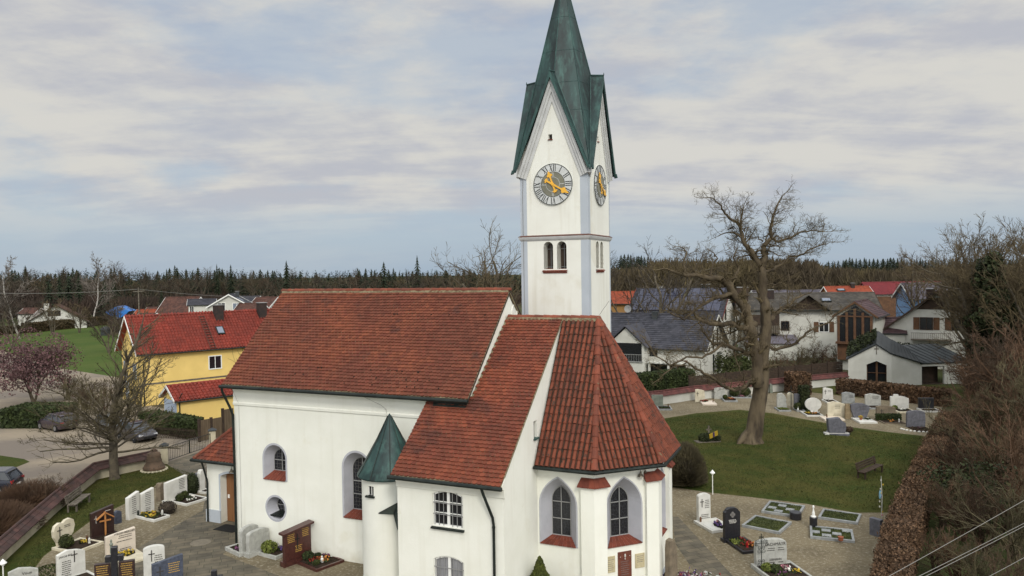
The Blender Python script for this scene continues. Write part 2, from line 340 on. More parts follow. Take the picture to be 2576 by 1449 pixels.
# right-hand churchyard
sheet('churchyard_gravel', [G(1540, 1010), G(1600, 1030), G(1760, 1002), G(1890, 990), G(2110, 985), G(2380, 1000), G(2330, 1140), G(2240, 1330), G(2190, 1460), Vector((15, 20, 0)), Vector((3, 16, 0)), CH(17, -4), CH(19, 3), CH(12, 10)], .006, 'gravel')
sheet('lawn', PG([(1560, 1100), (1640, 1058), (1750, 1040), (1860, 1031), (1945, 1040), (2030, 1056), (2120, 1072), (2240, 1088), (2352, 1100), (2310, 1200), (2275, 1290), (2150, 1290), (2030, 1268), (1900, 1252), (1790, 1240), (1690, 1225), (1590, 1200)]), .012, 'lawn')
sheet('chapel_lawn', PG([(2020, 985), (2140, 960), (2330, 968), (2450, 975), (2450, 1030), (2300, 1015), (2110, 995)]), .012, 'lawn')
sheet('stone_path', PG([(1690, 1300), (1706, 1300), (1890, 1500), (1960, 1620), (1860, 1620), (1800, 1520), (1700, 1370)]), .012, 'paving')

# ================================================================== church
church = thing('church', 'white village church with red tiled roofs and a pointed green copper spire', 'church', CO, -AZ)
def FR(u, v, z, du=1, dv=0):       # local x along the wall, local -y out of it
    d = Vector((du, dv, 0)).normalized()
    mm = Matrix(((d.x, -d.y, 0), (d.y, d.x, 0), (0, 0, 1))).to_4x4(); mm.translation = (u, v, z); return mm
def arch(kind, cx, w, zb, zt, n=7):
    hw = w/2; P = [(cx-hw, zb), (cx+hw, zb)]
    if kind == 'rect': return [(cx-hw, zb), (cx+hw, zb), (cx+hw, zt), (cx-hw, zt)]
    if kind == 'circle':
        r = hw; c = (zb+zt)/2; return [(cx+r*math.cos(2*math.pi*i/24-1.57), c+r*math.sin(2*math.pi*i/24-1.57)) for i in range(24)]
    if kind == 'round': a = hw
    elif kind == 'seg': a = .13*w
    else: a = .72*w
    zs = zt-a
    if kind == 'pointed':
        right = [(cx-hw+2*hw*math.cos(rad(60*i/n)), zs+a*math.sin(rad(60*i/n))/math.sin(rad(60))) for i in range(n+1)]
    elif kind == 'round':
        right = [(cx+hw*math.cos(rad(90*i/n)), zs+a*math.sin(rad(90*i/n))) for i in range(n+1)]
    else:
        right = [(cx+hw*(1-i/n), zs+a*(1-(1-i/n)**2)) for i in range(n+1)]
    return P+right+[(2*cx-x, z) for x, z in right[:-1][::-1]]
def in_poly(x, y, P):
    c = False; n = len(P)
    for i in range(n):
        x1, y1 = P[i]; x2, y2 = P[i-1]
        if (y1 > y) != (y2 > y) and x < (x2-x1)*(y-y1)/(y2-y1)+x1: c = not c
    return c
def flat_tiles(mb, P0, a, s, poly, tw=.18, rh=.165, lift=.045, t0=0.0):
    P0 = Vector(P0); a = Vector(a).normalized(); s = Vector(s).normalized(); n = a.cross(s)
    L = max(p[0] for p in poly); H = max(p[1] for p in poly); x0 = min(p[0] for p in poly)
    r = 0
    while r*rh < H:
        c = -1
        while x0+c*tw < L+tw:
            x = x0+c*tw+(tw/2 if r % 2 else 0); y = r*rh+.014*math.sin(x*1.3+r*.35)+.008*math.sin(x*4.1+r*1.7)
            xl = max(x, x0)
            if in_poly(min(max(x+tw/2, x0+.01), L-.01), y+rh*.5, poly):
                j = R.uniform(-.006, .006); k = R.uniform(-.004, .010); g = .004; h = lift+k
                pts = [(.0+g, .03), (.28*tw, j), (.72*tw, j), (tw-g, .03), (tw-g, rh*1.12), (g, rh*1.12)]
                vs = [P0+a*min(max(x+px, x0), L)+s*(y+py)+n*(h if i < 4 else .006+k*.3) for i, (px, py) in enumerate(pts)]
                vs += [vs[i]-n*h for i in range(4)]
                mb.add(vs, [(0, 1, 2, 3, 4, 5), (6, 7, 1, 0), (7, 8, 2, 1), (8, 9, 3, 2)], R.random()*.9+t0)
            c += 1
        r += 1
def barrels(mb, P0, a, s, poly, sp=.2, rh=.34, rr=.074, mi=0):
    P0 = Vector(P0); a = Vector(a).normalized(); s = Vector(s).normalized(); n = a.cross(s)
    L = max(p[0] for p in poly); H = max(p[1] for p in poly); x0 = min(p[0] for p in poly)
    c = 0
    while x0+c*sp+sp/2 < L:
        x = x0+sp/2+c*sp+R.uniform(-.006, .006); r = 0
        while r*rh < H:
            y = r*rh+(R.uniform(-.03, .03) if r else 0)
            if in_poly(x, y+rh*.45, poly):
                t = R.random(); rings = []; dx = R.uniform(-.008, .008)
                for yy, q, hh in ((0, rr, .035), (rh*1.08, rr*.8, .012)):
                    rings.append([P0+a*(x+(dx if yy else 0)+q*math.cos(math.pi*(1-k/5)))+s*(y+yy)+n*(hh+q*1.05*math.sin(math.pi*k/5)) for k in range(6)])
                mb.loft(rings, False, False, t, mi)
                e = rings[0]; mb.add(e, [tuple(range(6))[::-1]], t, mi)
            r += 1
        c += 1
def ridge_tiles(mb, p0, p1, r=.12, L=.38, t=None):
    p0 = Vector(p0); p1 = Vector(p1); d = p1-p0; n = max(1, int(d.length/L)); d /= n
    X = d.normalized(); side = X.cross(Vector((0, 0, 1))).normalized(); up = side.cross(X)
    for i in range(n):
        q0 = p0+d*i; q1 = q0+d*1.06; j = R.uniform(-.01, .01); tt = R.random()
        rings = [[q+side*(rr*math.cos(math.pi*k/6)+j)+up*(rr*math.sin(math.pi*k/6)-.02) for k in range(7)] for q, rr in ((q0, r*1.08), (q1, r*.9))]
        mb.loft(rings, False, False, tt); mb.add(rings[0], [tuple(range(7))], tt); mb.add(rings[1], [tuple(range(7))[::-1]], tt)
def roofslab(mb, pts, th=.1, mi=1):
    pts = [Vector(p) for p in pts]; n = (pts[1]-pts[0]).cross(pts[2]-pts[1]).normalized()
    mb.loft([[p-n*th for p in pts], pts], True, True, .5, mi)
# ---- walls
EV = 7.69
walls = MB()
walls.loft([[(u, 0, 0), (u, 7.2, 0), (u, 7.2, 7.5), (u, 3.6, 11.0), (u, 0, 7.5)] for u in (0, 11.9)])
wn = walls.build('nave_wall', M['plaster'], church)
def zs_(v): return 10.06-.83*(3.35-v)
w2 = MB(); w2.loft([[(u, -2.7, 0), (u, .6, 0), (u, 3.3, 6), (u, 3.35, zs_(3.35)-.06), (u, -2.7, zs_(-2.7)-.06)] for u in (10.2, 14.4)])
ws = w2.build('sacristy_wall', M['plaster'], church)
CP = [(11.95, .4), (16.6, .4), (18.42, 2.22), (18.42, 4.48), (16.6, 6.3), (11.95, 6.3)]
w3 = MB(); w3.slab(CP, 0, 5.1); wc = w3.build('choir_wall', M['plaster'], church)
w3 = MB(); w3.loft([[(u, .5, 4.9), (u, 6.2, 4.9), (u, 3.35, 9.7)] for u in (11.95, 15.9)]); w3.build('choir_attic', M['plaster'], church)
w3 = MB(); w3.loft([[(u, 3.0, 3), (u, 7.2, 3), (u, 7.2, 7.5), (u, 3.6, 11.0), (u, 3.0, 10.4)] for u in (11.86, 11.88)])

def cwindow(F, kind, o, i, depth, bars, glass, wallobj, sill=True, cuts=None, band=.08, label=None, silldark=False, fr='lead', ext=0.0):
    """o, i = (cx, w, zb, zt) of the outer and inner outline"""
    O = arch(kind, *o); I = arch(kind, *i)
    oc = arch(kind, o[0], o[1]+.0, o[2], o[3])
    cuts.append([[F@Vector((x, -.25, z)) for x, z in oc], [F@Vector((x, -.0, z)) for x, z in oc], [F@Vector((x, depth+.02, z)) for x, z in I], [F@Vector((x, depth+.12, z)) for x, z in I]])
    g = MB(); g.M = F
    g.add([(x, depth-.01, z) for x, z in I], [tuple(range(len(I)))]); w = g.build('window', M[glass], church)
    if label: w['label'] = label
    rv = MB(); rv.M = F; n = len(O); e = .006
    sh = lambda P, c, k: [(c[0]+(x-c[0])*k, c[1]+(z-c[1])*k) for x, z in P]
    oo = arch(kind, o[0], o[1]-2*e, o[2]+e, o[3]-e); ii = arch(kind, i[0], i[1]-2*e, i[2]+e, i[3]-e)
    ob = arch(kind, o[0], o[1]+2*band, o[2]-(band if kind == 'circle' else 0), o[3]+band)
    rv.loft([[(x, -.006, z) for x, z in ob], [(x, -.006, z) for x, z in oo], [(x, depth-.015, z) for x, z in ii]], False)
    rv.build('window_reveal', M['greypaint'], w)
    b = MB(); b.M = F; y = depth-.04; t = .016
    L, Rr = i[0]-i[1]/2, i[0]+i[1]/2
    for x in bars[0]: b.box((x-t, y-t, i[2]), (x+t, y+t, i[3]-.04))
    for z in bars[1]: b.box((L, y-t, z-t), (Rr, y+t, z+t))
    b.loft([[(x, y, z) for x, z in I], [(x, y, z) for x, z in arch(kind, i[0], i[1]-.06, i[2]+.03, i[3]-.04)]], False)
    b.build('window_frame', M[fr], w)
    if sill:
        sb = MB(); sb.M = F; x0, x1 = o[0]-o[1]/2+.005, o[0]+o[1]/2-.005; X0, X1 = L+.005, Rr-.005
        zo, zi = o[2]+.02, i[2]-.03
        k = 2 if not silldark else 1
        if silldark: x0, x1, X0, X1, zo, zi = o[0]-.40, o[0]+.40, o[0]-.36, o[0]+.36, o[2]+.14, i[2]+.10
        for q in range(k):
            f0, f1 = q/k, (q+1)/k; n = max(3, int(o[1]/.17))
            lo = lambda f: (x0+(X0-x0)*f, x1+(X1-x1)*f, (.02 if silldark else -.07)+(depth+(-.06 if silldark else .05))*f, zo+(zi-zo)*f+.03)
            for c in range(n):
                a0, a1, ya, za = lo(f0); b0, b1, yb, zb = lo(f1)
                pa = a0+(a1-a0)*c/n; pb = a0+(a1-a0)*(c+1)/n-.006; qa = b0+(b1-b0)*c/n; qb = b0+(b1-b0)*(c+1)/n
                h = .03; dz = .012*(1-q)
                sb.add([(pa, ya, za+dz), (pb, ya, za+dz), (qb, yb, zb), (qa, yb, zb), (pa, ya, za-h), (pb, ya, za-h)], [(0, 1, 2, 3), (4, 5, 1, 0)], R.random())
        sb.build('window_sill', M['darkmetal' if silldark else 'sill'], w)
    return w
# nave windows
cu = []; F0 = FR(0, 0, 0)
cwindow(F0, 'round', (2.24, 1.2, 3.04, 4.6), (2.26, .92, 3.36, 4.35), .5, ([2.26], [3.83]), 'came_hex', wn, cuts=cu)
cwindow(F0, 'circle', (2.25, 1.02, 1.31, 2.33), (2.32, .80, 1.45, 2.25), .5, ([2.32], [1.85]), 'came_hex', wn, cuts=cu, silldark=True)
cwindow(F0, 'round', (6.52, 1.32, 1.84, 4.62), (6.50, 1.02, 2.10, 4.34), .5, ([6.5], [2.75, 3.3]), 'came_hex', wn, cuts=cu)
cut(wn, cu)
# choir windows
cu = []; FC = FR(0, .4, 0)
cwindow(FC, 'pointed', (15.21, 1.42, 1.76, 4.30), (15.17, .76, 2.0, 3.90), .5, ([15.17], [2.64, 3.28]), 'came_art', wc, cuts=cu, band=.05)
F2 = FR(16.6, .4, 0, 1, 1)
cwindow(F2, 'pointed', (1.25, 1.46, 1.76, 4.30), (1.30, .78, 2.0, 3.88), .5, ([1.30], [2.64, 3.28]), 'came_art', wc, cuts=cu, band=.05)
F3 = FR(18.42, 2.22, 0, 0, 1)
cwindow(F3, 'pointed', (1.13, 1.30, 1.60, 4.25), (1.13, .74, 1.9, 3.88), .5, ([1.13], [2.64, 3.28]), 'came_art', wc, cuts=cu, band=.05)
cut(wc, cu)
# sacristy windows: casements flush with the wall, grilles in front
cu = []
FS = FR(0, -2.7, 0)
for zb, zt, cur in ((3.08, 4.36, False), (.80, 2.05, True)):
    O = arch('seg', 12.25, 1.2, zb, zt)
    cu.append([[FS@Vector((x, -.2, z)) for x, z in O], [FS@Vector((x, .14, z)) for x, z in O]])
    g = MB(); g.M = FS; g.add([(x, .13, z) for x, z in O], [tuple(range(len(O)))]); w = g.build('window', M['curtain' if cur else 'glass'], church)
    b = MB(); b.M = FS; In = arch('seg', 12.25, 1.08, zb+.06, zt-.06)
    b.loft([[(x, .05, z) for x, z in O], [(x, .05, z) for x, z in In], [(x, .11, z) for x, z in In]], False)
    b.box((12.2, .055, zb+.05), (12.30, .10, zt-.05))
    if not cur:
        for x in (11.95, 12.54):
            pass
        b.box((11.7, .06, zb+.45), (12.2, .09, zb+.48)); b.box((12.3, .06, zb+.45), (12.8, .09, zb+.48)); b.box((11.7, .06, zb+.84), (12.2, .09, zb+.87)); b.box((12.3, .06, zb+.84), (12.8, .09, zb+.87))
    b.build('window_frame', M['whiteframe'], w)
    if True:
        gr = MB(); gr.M = FS
        for k in range(7):
            x = 11.72+k*.178
            if abs(x-12.25) < .05: continue
            gr.box((x-.009, .012, zb+.03), (x+.009, .03, zt-.05))
        for z in (zb+.42, zb+.82): gr.box((11.66, .010, z-.009), (12.84, .034, z+.009))
        gr.build('grille', M['lead'], w)
    sl = MB(); sl.M = FS; sl.add([(11.6, -.10, zb-.05), (12.9, -.10, zb-.05), (12.9, .12, zb+.01), (11.6, .12, zb+.01), (11.6, -.10, zb-.09), (12.9, -.10, zb-.09), (12.9, .0, zb-.09), (11.6, .0, zb-.09)], [(0, 1, 2, 3), (4, 5, 1, 0), (0, 3, 7, 4), (1, 5, 6, 2), (7, 6, 5, 4)])
    sl.build('window_sill', M['darkmetal'], w)
# slit in the gable above the sacristy
FE = FR(14.4, 0, 0, 0, 1)
sq = [(0.10, 5.75), (.42, 5.75), (.42, 6.40), (.10, 6.40)]
cu.append([[FE@Vector((x, y, z)) for x, z in sq] for y in (-.1, .12)])
cut(ws, cu)
g = MB(); g.M = FE; g.add([(x, .11, z) for x, z in sq], [(0, 1, 2, 3)]); w = g.build('window', M['glass'], church)
g = MB(); g.M = FE; g.box((.05, -.07, 5.70), (.47, .1, 5.76)); g.build('window_sill', M['copper_lt'], w)
# ---- mouldings
m = MB()
prof = [(.02, 6.2), (-.05, 6.24), (-.055, 6.34), (-.02, 6.38), (-.02, 6.80), (-.06, 6.93), (-.17, 7.03), (-.34, 7.08), (-.36, 7.18), (.02, 7.35)]
m.loft([[(u, v, z) for v, z in prof] for u in (-.02, 11.88)]); m.nxt()
prof = [(-2.68, 4.30), (-2.74, 4.33), (-2.76, 4.45), (-2.80, 4.62), (-2.92, 4.70), (-2.94, 4.78), (-2.68, 5.0)]
m.loft([[(u, v, z) for v, z in prof] for u in (10.18, 14.46)])
m.build('cornice', M['plaster'], church)
# corner pilasters of the apse with their tiled caps
def apse_corner(p, d1, d2, ztop, w1=.45):
    p = Vector((*p, 0)); d1 = Vector((*d1, 0)).normalized(); d2 = Vector((*d2, 0)).normalized()
    n1 = Vector((d1.y, -d1.x, 0)); n2 = Vector((d2.y, -d2.x, 0)); b = .16
    mm = (n1+n2).normalized(); k = b/mm.dot(n1)
    o = [p-d1*w1+n1*b, p+mm*k, p+d2*w1+n2*b, p+d2*w1-n2*.1, p-mm*.1, p-d1*w1-n1*.1]
    q = MB(); q.slab([(x.x, x.y) for x in o], 0, ztop); pl = q.build('pilaster', M['plaster'], church)
    c = MB(); e = .12; o2 = [p-d1*(w1+.1)+n1*(b+e), p+mm*(k+e*1.15), p+d2*(w1+.1)+n2*(b+e)]; i2 = [p-d1*(w1+.02)+n1*.0, p+mm*.02, p+d2*(w1+.02)]
    Z0, Z1 = Vector((0, 0, ztop)), Vector((0, 0, ztop+.26))
    for (A, B, C_, D) in ((o2[0], o2[1], i2[1], i2[0]), (o2[1], o2[2], i2[2], i2[1])):
        for q_ in range(3):
            f, g_ = q_/3, (q_+1)/3-.01
            a1, a2 = A+(B-A)*f, A+(B-A)*g_; b1, b2 = D+(C_-D)*f, D+(C_-D)*g_
            c.add([a1+Z0, a2+Z0, b2+Z1, b1+Z1, a1+Z0-Vector((0, 0, .05)), a2+Z0-Vector((0, 0, .05)), b2+Z0, b1+Z0], [(0, 1, 2, 3), (4, 5, 1, 0), (7, 6, 5, 4), (0, 3, 7, 4), (1, 5, 6, 2)])
    c.build('pilaster_cap', M['sill'], pl)
apse_corner((16.6, .4), (1, 0), (1, 1), 4.15)
apse_corner((18.42, 2.22), (1, 1), (0, 1), 4.15)
apse_corner((18.42, 4.48), (0, 1), (-1, 1), 4.15)
# ---- roofs
def rfrm(p0, p1, up):
    p0, p1, up = map(Vector, (p0, p1, up)); a = (p1-p0).normalized(); s = (up-p0); s = (s-a*s.dot(a)).normalized(); return p0, a, s
def to2(P0, a, s, pts): return [((Vector(p)-P0).dot(a), (Vector(p)-P0).dot(s)) for p in pts]
rf = MB()
for near in (True, False):
    if near: pts = [(-.18, -.5, 7.2), (11.98, -.5, 7.2), (11.98, 3.6, 11.2), (-.18, 3.6, 11.2)]
    else: pts = [(11.98, 7.7, 7.2), (-.18, 7.7, 7.2), (-.18, 3.6, 11.2), (11.98, 3.6, 11.2)]
    f = rfrm(pts[0], pts[1], pts[3]); roofslab(rf, pts)
    flat_tiles(rf, *f, to2(*f, pts))
rf = rf.build('nave_roof', [M['tile_nave'], M['mortar']], church)
rt = MB(); ridge_tiles(rt, (-.2, 3.6, 11.21), (12.0, 3.6, 11.21)); rt.build('ridge_tiles', M['ridgetile'], rf)
# snow hooks
sh = MB()
for k in range(30):
    u = R.uniform(.2, 11.6); q = R.choice([.35, .7, 1.1, 4.2, 4.4]); v = -.5+q*.716; z = 7.2+q*.698
    sh.obox((u, v, z+.06), (.012, 0, 0), (0, .03, 0), (0, 0, .03)); sh.nxt()
sh.build('snow_hook', M['darkmetal'], rf)
# lower roof over sacristy
rf = MB()
def zl(v): return zs_(v)
pts = [(10.12, -3.0, zl(-3)), (14.44, -3.0, zl(-3)), (14.44, 3.35, zl(3.35)), (11.92, 3.35, zl(3.35)), (11.92, -.04, zl(-.04)), (10.12, -.04, zl(-.04))]
f = rfrm(pts[0], pts[1], pts[5]); roofslab(rf, pts, .08); flat_tiles(rf, *f, to2(*f, pts))
rs = rf.build('sacristy_roof', [M['tile_sac'], M['mortar']], church)
fl = MB(); fl.add([(10.5, -.55, zl(-.55)+.05), (11.9, -.55, zl(-.55)+.05), (11.9, -.03, zl(-.03)+.12), (10.3, -.03, zl(-.03)+.12)], [(0, 1, 2, 3)])
fl.box((10.45, -.03, 6.9), (11.86, -.01, 7.25)); fl.build('roof_flashing', M['darkmetal'], rs)
# choir roof
A = (15.95, 3.35, 10.06); EZ = 4.79
E0, E1, E2, E3, E4, E5 = (14.44, 0, EZ), (16.75, 0, EZ), (18.8, 1.95, EZ), (18.8, 4.75, EZ), (16.75, 6.7, EZ), (11.95, 6.7, EZ)
cr = MB()
for pts in ([E0, E1, A, (14.44, 3.35, 10.06)], [E1, E2, A], [E2, E3, A], [E3, E4, A], [E4, E5, (11.95, 3.35, 10.06), A]):
    f = rfrm(pts[0], pts[1], pts[2]); roofslab(cr, pts, .08); barrels(cr, *f, to2(*f, pts))
cr = cr.build('choir_roof', [M['pantile'], M['panbase']], church)
rt = MB()
ridge_tiles(rt, (12.0, 3.35, 10.07), (16.0, 3.35, 10.07), .12)
for e in (E1, E2, E3, E4):
    e = Vector(e); ridge_tiles(rt, e+Vector((0, 0, .02)), Vector(A)+Vector((0, 0, .0)), .13, .4)
rt.build('ridge_tiles', M['ridgetile'], cr)
mo = MB(); mo.box((12.0, 3.22, 9.93), (15.9, 3.48, 10.07)); mo.box((-.15, 3.48, 11.08), (11.95, 3.72, 11.2)); mo.build('ridge_mortar', M['mortar'], cr)
# verge boards
vb = MB()
for (a, b) in (((12.0, -.5, 7.16), (12.0, 3.6, 11.16)), ((12.0, 7.7, 7.16), (12.0, 3.6, 11.16)), ((-.2, -.5, 7.16), (-.2, 3.6, 11.16))):
    a, b = Vector(a), Vector(b); d = (b-a); vb.obox((a+b)/2, d/2, (.012, 0, 0), (0, 0, .035)); vb.nxt()
vb.build('verge', M['darkwood'], church)
# gutters and downpipes
gt = MB()
def gutter(pts, r=.075): gt.tube(pts, r, 8)
gutter([(-.25, -.58, 7.12), (12.02, -.58, 7.12)]); gt.nxt(); gutter([(10.05, -3.07, zl(-3)-.06), (14.5, -3.07, zl(-3)-.06)])
gt.nxt(); gutter([(E0[0], -.07, EZ-.06), (16.78, -.07, EZ-.06), (18.87, 1.92, EZ-.06), (18.87, 4.78, EZ-.06), (16.78, 6.77, EZ-.06)], .07)
gt.build('gutter', M['darkmetal'], church)
dp = MB()
dp.tube([(-.12, -.58, 7.1), (-.12, -.56, 6.9), (-.05, -.2, 6.15), (0.02, -.10, 5.8), (0.04, -.09, 3), (0.04, -.09, .05)], .055, 8)
dp.nxt(); dp.tube([(13.75, -3.07, 4.7), (13.8, -3.0, 4.45), (14.03, -2.80, 3.65), (14.06, -2.79, 3.4), (14.06, -2.79, .05)], .05, 8)
for z in (1.1, 3.3): dp.tube([(14.06, -2.79, z), (14.06, -2.79, z+.05)], .063, 8)
dp.build('downpipe', M['darkmetal'], church)
lw = MB()
lw.tube([(7.4, -.6, 7.05), (7.9, -.2, 6.7), (8.06, -.06, 6.5), (8.05, -.04, 6.3), (8.1, -.1, 6.2), (8.8, -.95, 6.5)], .008, 4)
lw.nxt(); lw.tube([(.25, -.4, 7.1), (.30, -.03, 6.3), (.30, -.03, .1)], .007, 4)
lw.nxt(); lw.tube([(11.42, 6.56, 16.3), (11.38, 6.56, 15.6), (11.40, 6.56, 9.5)], .010, 4)
lw.nxt(); lw.tube([(16.0, 3.35, 10.2), (16.4, 3.35, 10.75)], .008, 4)
lw.build('lightning_wire', M['wire'], church)
# ---- stair turret
tr = MB(); TC = (8.8, -.95, 0); tr.lathe([(1.12, 0), (1.12, 4.25), (1.15, 4.3), (1.15, 4.36)], 120, TC)
tr2 = MB(); tr2.box((7.69, -.92, 0.01), (10.22, .1, 4.2)); tr2.build('turret_wall', M['plaster'], church)
to = tr.build('turret', M['plaster'], church)
cu = [[[(8.45+x*.30, y, 3.62+z*.36) for x, z in ((0, 0), (1, 0), (1, 1), (0, 1))] for y in (-2.4, -1.9)]]
cut(to, cu)
g = MB(); g.box((8.45, -1.93, 3.62), (8.75, -1.91, 3.98)); w = g.build('window', M['glass'], church)
g = MB(); g.box((8.45, -1.98, 3.62), (8.48, -1.93, 3.98)); g.box((8.59, -1.98, 3.62), (8.61, -1.94, 3.98)); g.build('window_frame', M['whiteframe'], w)
g = MB(); g.box((8.40, -2.14, 3.56), (8.80, -1.95, 3.62)); g.build('window_sill', M['darkmetal'], w)
tp = MB(); tp.lathe([(1.152, 0), (1.152, .25)], 48, TC); tp.box((10.15, -2.712, 0), (14.412, -2.6, .22)); tp.slab([(16.3, .388), (16.605, .388), (18.432, 2.215), (18.432, 4.48), (16.6, 4.4)], 0, .22)
tp.box((14.3, .388, 0), (16.3, .6, .22)); tp.build('plinth', M['bluepaint'], church)
cn = MB(); prof = []
seg = 10
rings = [[(8.8+r*math.cos(2*math.pi*(k+.5)/seg+.2*0)*1.0, -.95+r*math.sin(2*math.pi*(k+.5)/seg), z) for k in range(seg*4)] for r, z in ()]
nn = 40
def ringc(r, z): return [(8.8+r*math.cos(2*math.pi*k/nn), -.97+r*math.sin(2*math.pi*k/nn), z) for k in range(nn)]
cn.loft([ringc(1.0, 4.25), ringc(1.28, 4.22), ringc(1.28, 4.27), ringc(.98, 4.75), ringc(.5, 5.58), ringc(.07, 6.45), ringc(.02, 6.55)])
co = cn.build('turret_roof', M['copper'], church, smooth=True)
for p in co.data.polygons: p.use_smooth = abs(p.normal.z) < .8
cs = MB()
for k in range(10):
    a = 2*math.pi*k/10+.25; cs.tube([(8.8+1.285*math.cos(a), -.97+1.285*math.sin(a), 4.27), (8.8+.52*math.cos(a), -.97+.52*math.sin(a), 5.58), (8.8+.07*math.cos(a), -.97+.07*math.sin(a), 6.47)], .016, 4)
cs.build('roof_seams', M['darkmetal'], co)
fl = MB()
p = [(10.19, -2.72, 3.72), (10.19, -2.72, 2.72), (9.55, -1.98, 3.02), (8.95, -2.12, 3.02), (10.19, -1.8, 3.66), (9.9, -1.75, 3.1)]
fl.add([Vector(q) for q in p], [(0, 2, 1), (0, 3, 2), (0, 4, 3), (4, 5, 3), (1, 2, 5)]); fl.add([Vector(q)+Vector((0, 0, -.03)) for q in p], [(0, 1, 2), (0, 2, 3)])
fl.build('valley_flashing', M['copper'], church)
# ---- plaques
def plaque(F, x0, z0, x1, z1, m, lab):
    q = MB(); q.M = F; q.box((x0, -.035, z0), (x1, .0, z1)); o = q.build('plaque', m, church, bevel=.008); o['label'] = lab; return o
PS = mat('sandstone_plaque', (.50, .44, .28), (.42, .36, .22), 6, .9, .2, 40); PB = mat('brown_marble_plaque', (.15, .05, .03), (.11, .035, .025), 8, .5)
TX = {}
def text(s, size, m, parent, F, name='inscription', x=0, y=0, z=0, align='CENTER', ext=.003):
    cu_ = bpy.data.curves.new(name, 'FONT'); cu_.body = s; cu_.size = size; cu_.align_x = align; cu_.extrude = ext; cu_.resolution_u = 2; cu_.space_line = .95
    o = bpy.data.objects.new(name, cu_); COL.objects.link(o)
    dg = bpy.context.evaluated_depsgraph_get(); me = bpy.data.meshes.new_from_object(o.evaluated_get(dg)); bpy.data.objects.remove(o)
    me.materials.clear(); me.materials.append(m); me.transform(F @ Matrix.Translation((x, y, z)) @ Matrix.Rotation(math.pi/2, 4, 'X'))
    o = bpy.data.objects.new(name, me); COL.objects.link(o); o.parent = parent; return o
def lines(mb, x0, x1, zt, n, dz, h=.028, y=-.003):     # rows of worn, unreadable lettering
    for k in range(n):
        x = x0+R.uniform(0, .12)*(x1-x0); e = x1-R.uniform(0, .15)*(x1-x0)
        while x < e:
            w_ = R.uniform(.02, .06); mb.box((x, y, zt-k*dz-h), (min(x+w_, e), y+.004, zt-k*dz)); x += w_+.014
M['ins'] = mat('cut_lettering', (.05, .045, .04)); M['goldins'] = mat('gold_lettering', (.45, .28, .07), rough=.5); M['greyins'] = mat('grey_lettering', (.16, .15, .14)); M['ltins'] = mat('pale_lettering', (.55, .53, .48))
q = plaque(F2, .40, .86, .83, 1.46, PS, 'worn sandstone tablet, left one under the window'); l_ = MB(); l_.M = F2; lines(l_, .45, .78, 1.34, 6, .075, .02, -.038); l_.build('inscription', M['greyins'], q)
q = plaque(F2, .95, .56, 1.52, 1.56, PB, 'large reddish brown marble tablet with a chalice'); l_ = MB(); l_.M = F2; lines(l_, 1.05, 1.42, 1.2, 7, .08, .02, -.038); l_.build('inscription', M['greyins'], q)
ch_ = MB(); ch_.M = F2@Matrix.Translation((1.24, -.045, 1.28)); ch_.lathe([(.03, 0), (.01, .02), (.01, .07), (.035, .10), (.035, .14)], 10); ch_.blob((0, 0, .165), .03); ch_.blob((-.2, 0, .1), .015); ch_.blob((.2, 0, .1), .015); ch_.build('chalice_relief', M['ltins'], q)
q = plaque(F2, 1.68, .85, 2.08, 1.39, PS, 'worn sandstone tablet, right one under the window'); l_ = MB(); l_.M = F2; lines(l_, 1.73, 2.03, 1.30, 4, .07, .02, -.038); l_.build('inscription', M['greyins'], q)
# ---- bell shaped wall lamps
def wall_lamp(F, name='wall_lamp'):
    q = MB(); q.M = F; q.blob((0, -.05, 0), (.05, .05, .06)); q.tube([(0, -.05, 0), (-.05, -.1, .15), (-.15, -.12, .22), (-.25, -.12, .14), (-.25, -.12, .08)], .014, 6)
    q.M = F@Matrix.Translation((-.25, -.12, -.12)); q.lathe([(.13, 0), (.115, .03), (.055, .10), (.03, .17), (.012, .2)], 14)
    return q.build(name, M['pewter'], church)
M['pewter'] = mat('pewter', (.16, .14, .11), rough=.4, metal=.6)
wall_lamp(F2@Matrix.Translation((2.15, 0, 4.42))); wall_lamp(F3@Matrix.Translation((2.6, 0, 4.5)))
# ---- tower
TX0, TX1, TY0, TY1, TZ, GA = 11.25, 14.53, 6.6, 10.0, 16.45, 20.75
TCX, TCY = (TX0+TX1)/2, (TY0+TY1)/2
tw = MB()
tw.loft([[(TX0+.004, v, 0), (TX1-.004, v, 0), (TX1-.004, v, TZ), (TCX, v, GA), (TX0+.004, v, TZ)] for v in (TY0, TY1)])
ta = tw.build('tower', M['plaster_tower'], church)
tw = MB(); tw.loft([[(u, TY0+.004, 0.02), (u, TY1-.004, 0.02), (u, TY1-.004, TZ-.02), (u, TCY, GA-.03), (u, TY0+.004, TZ-.02)] for u in (TX0, TX1)])
tb = tw.build('tower_cross_gable', M['plaster_tower'], church)
FT = FR(TX0, TY0, 0); FTR = FR(TX1, TY0, 0, 0, 1)
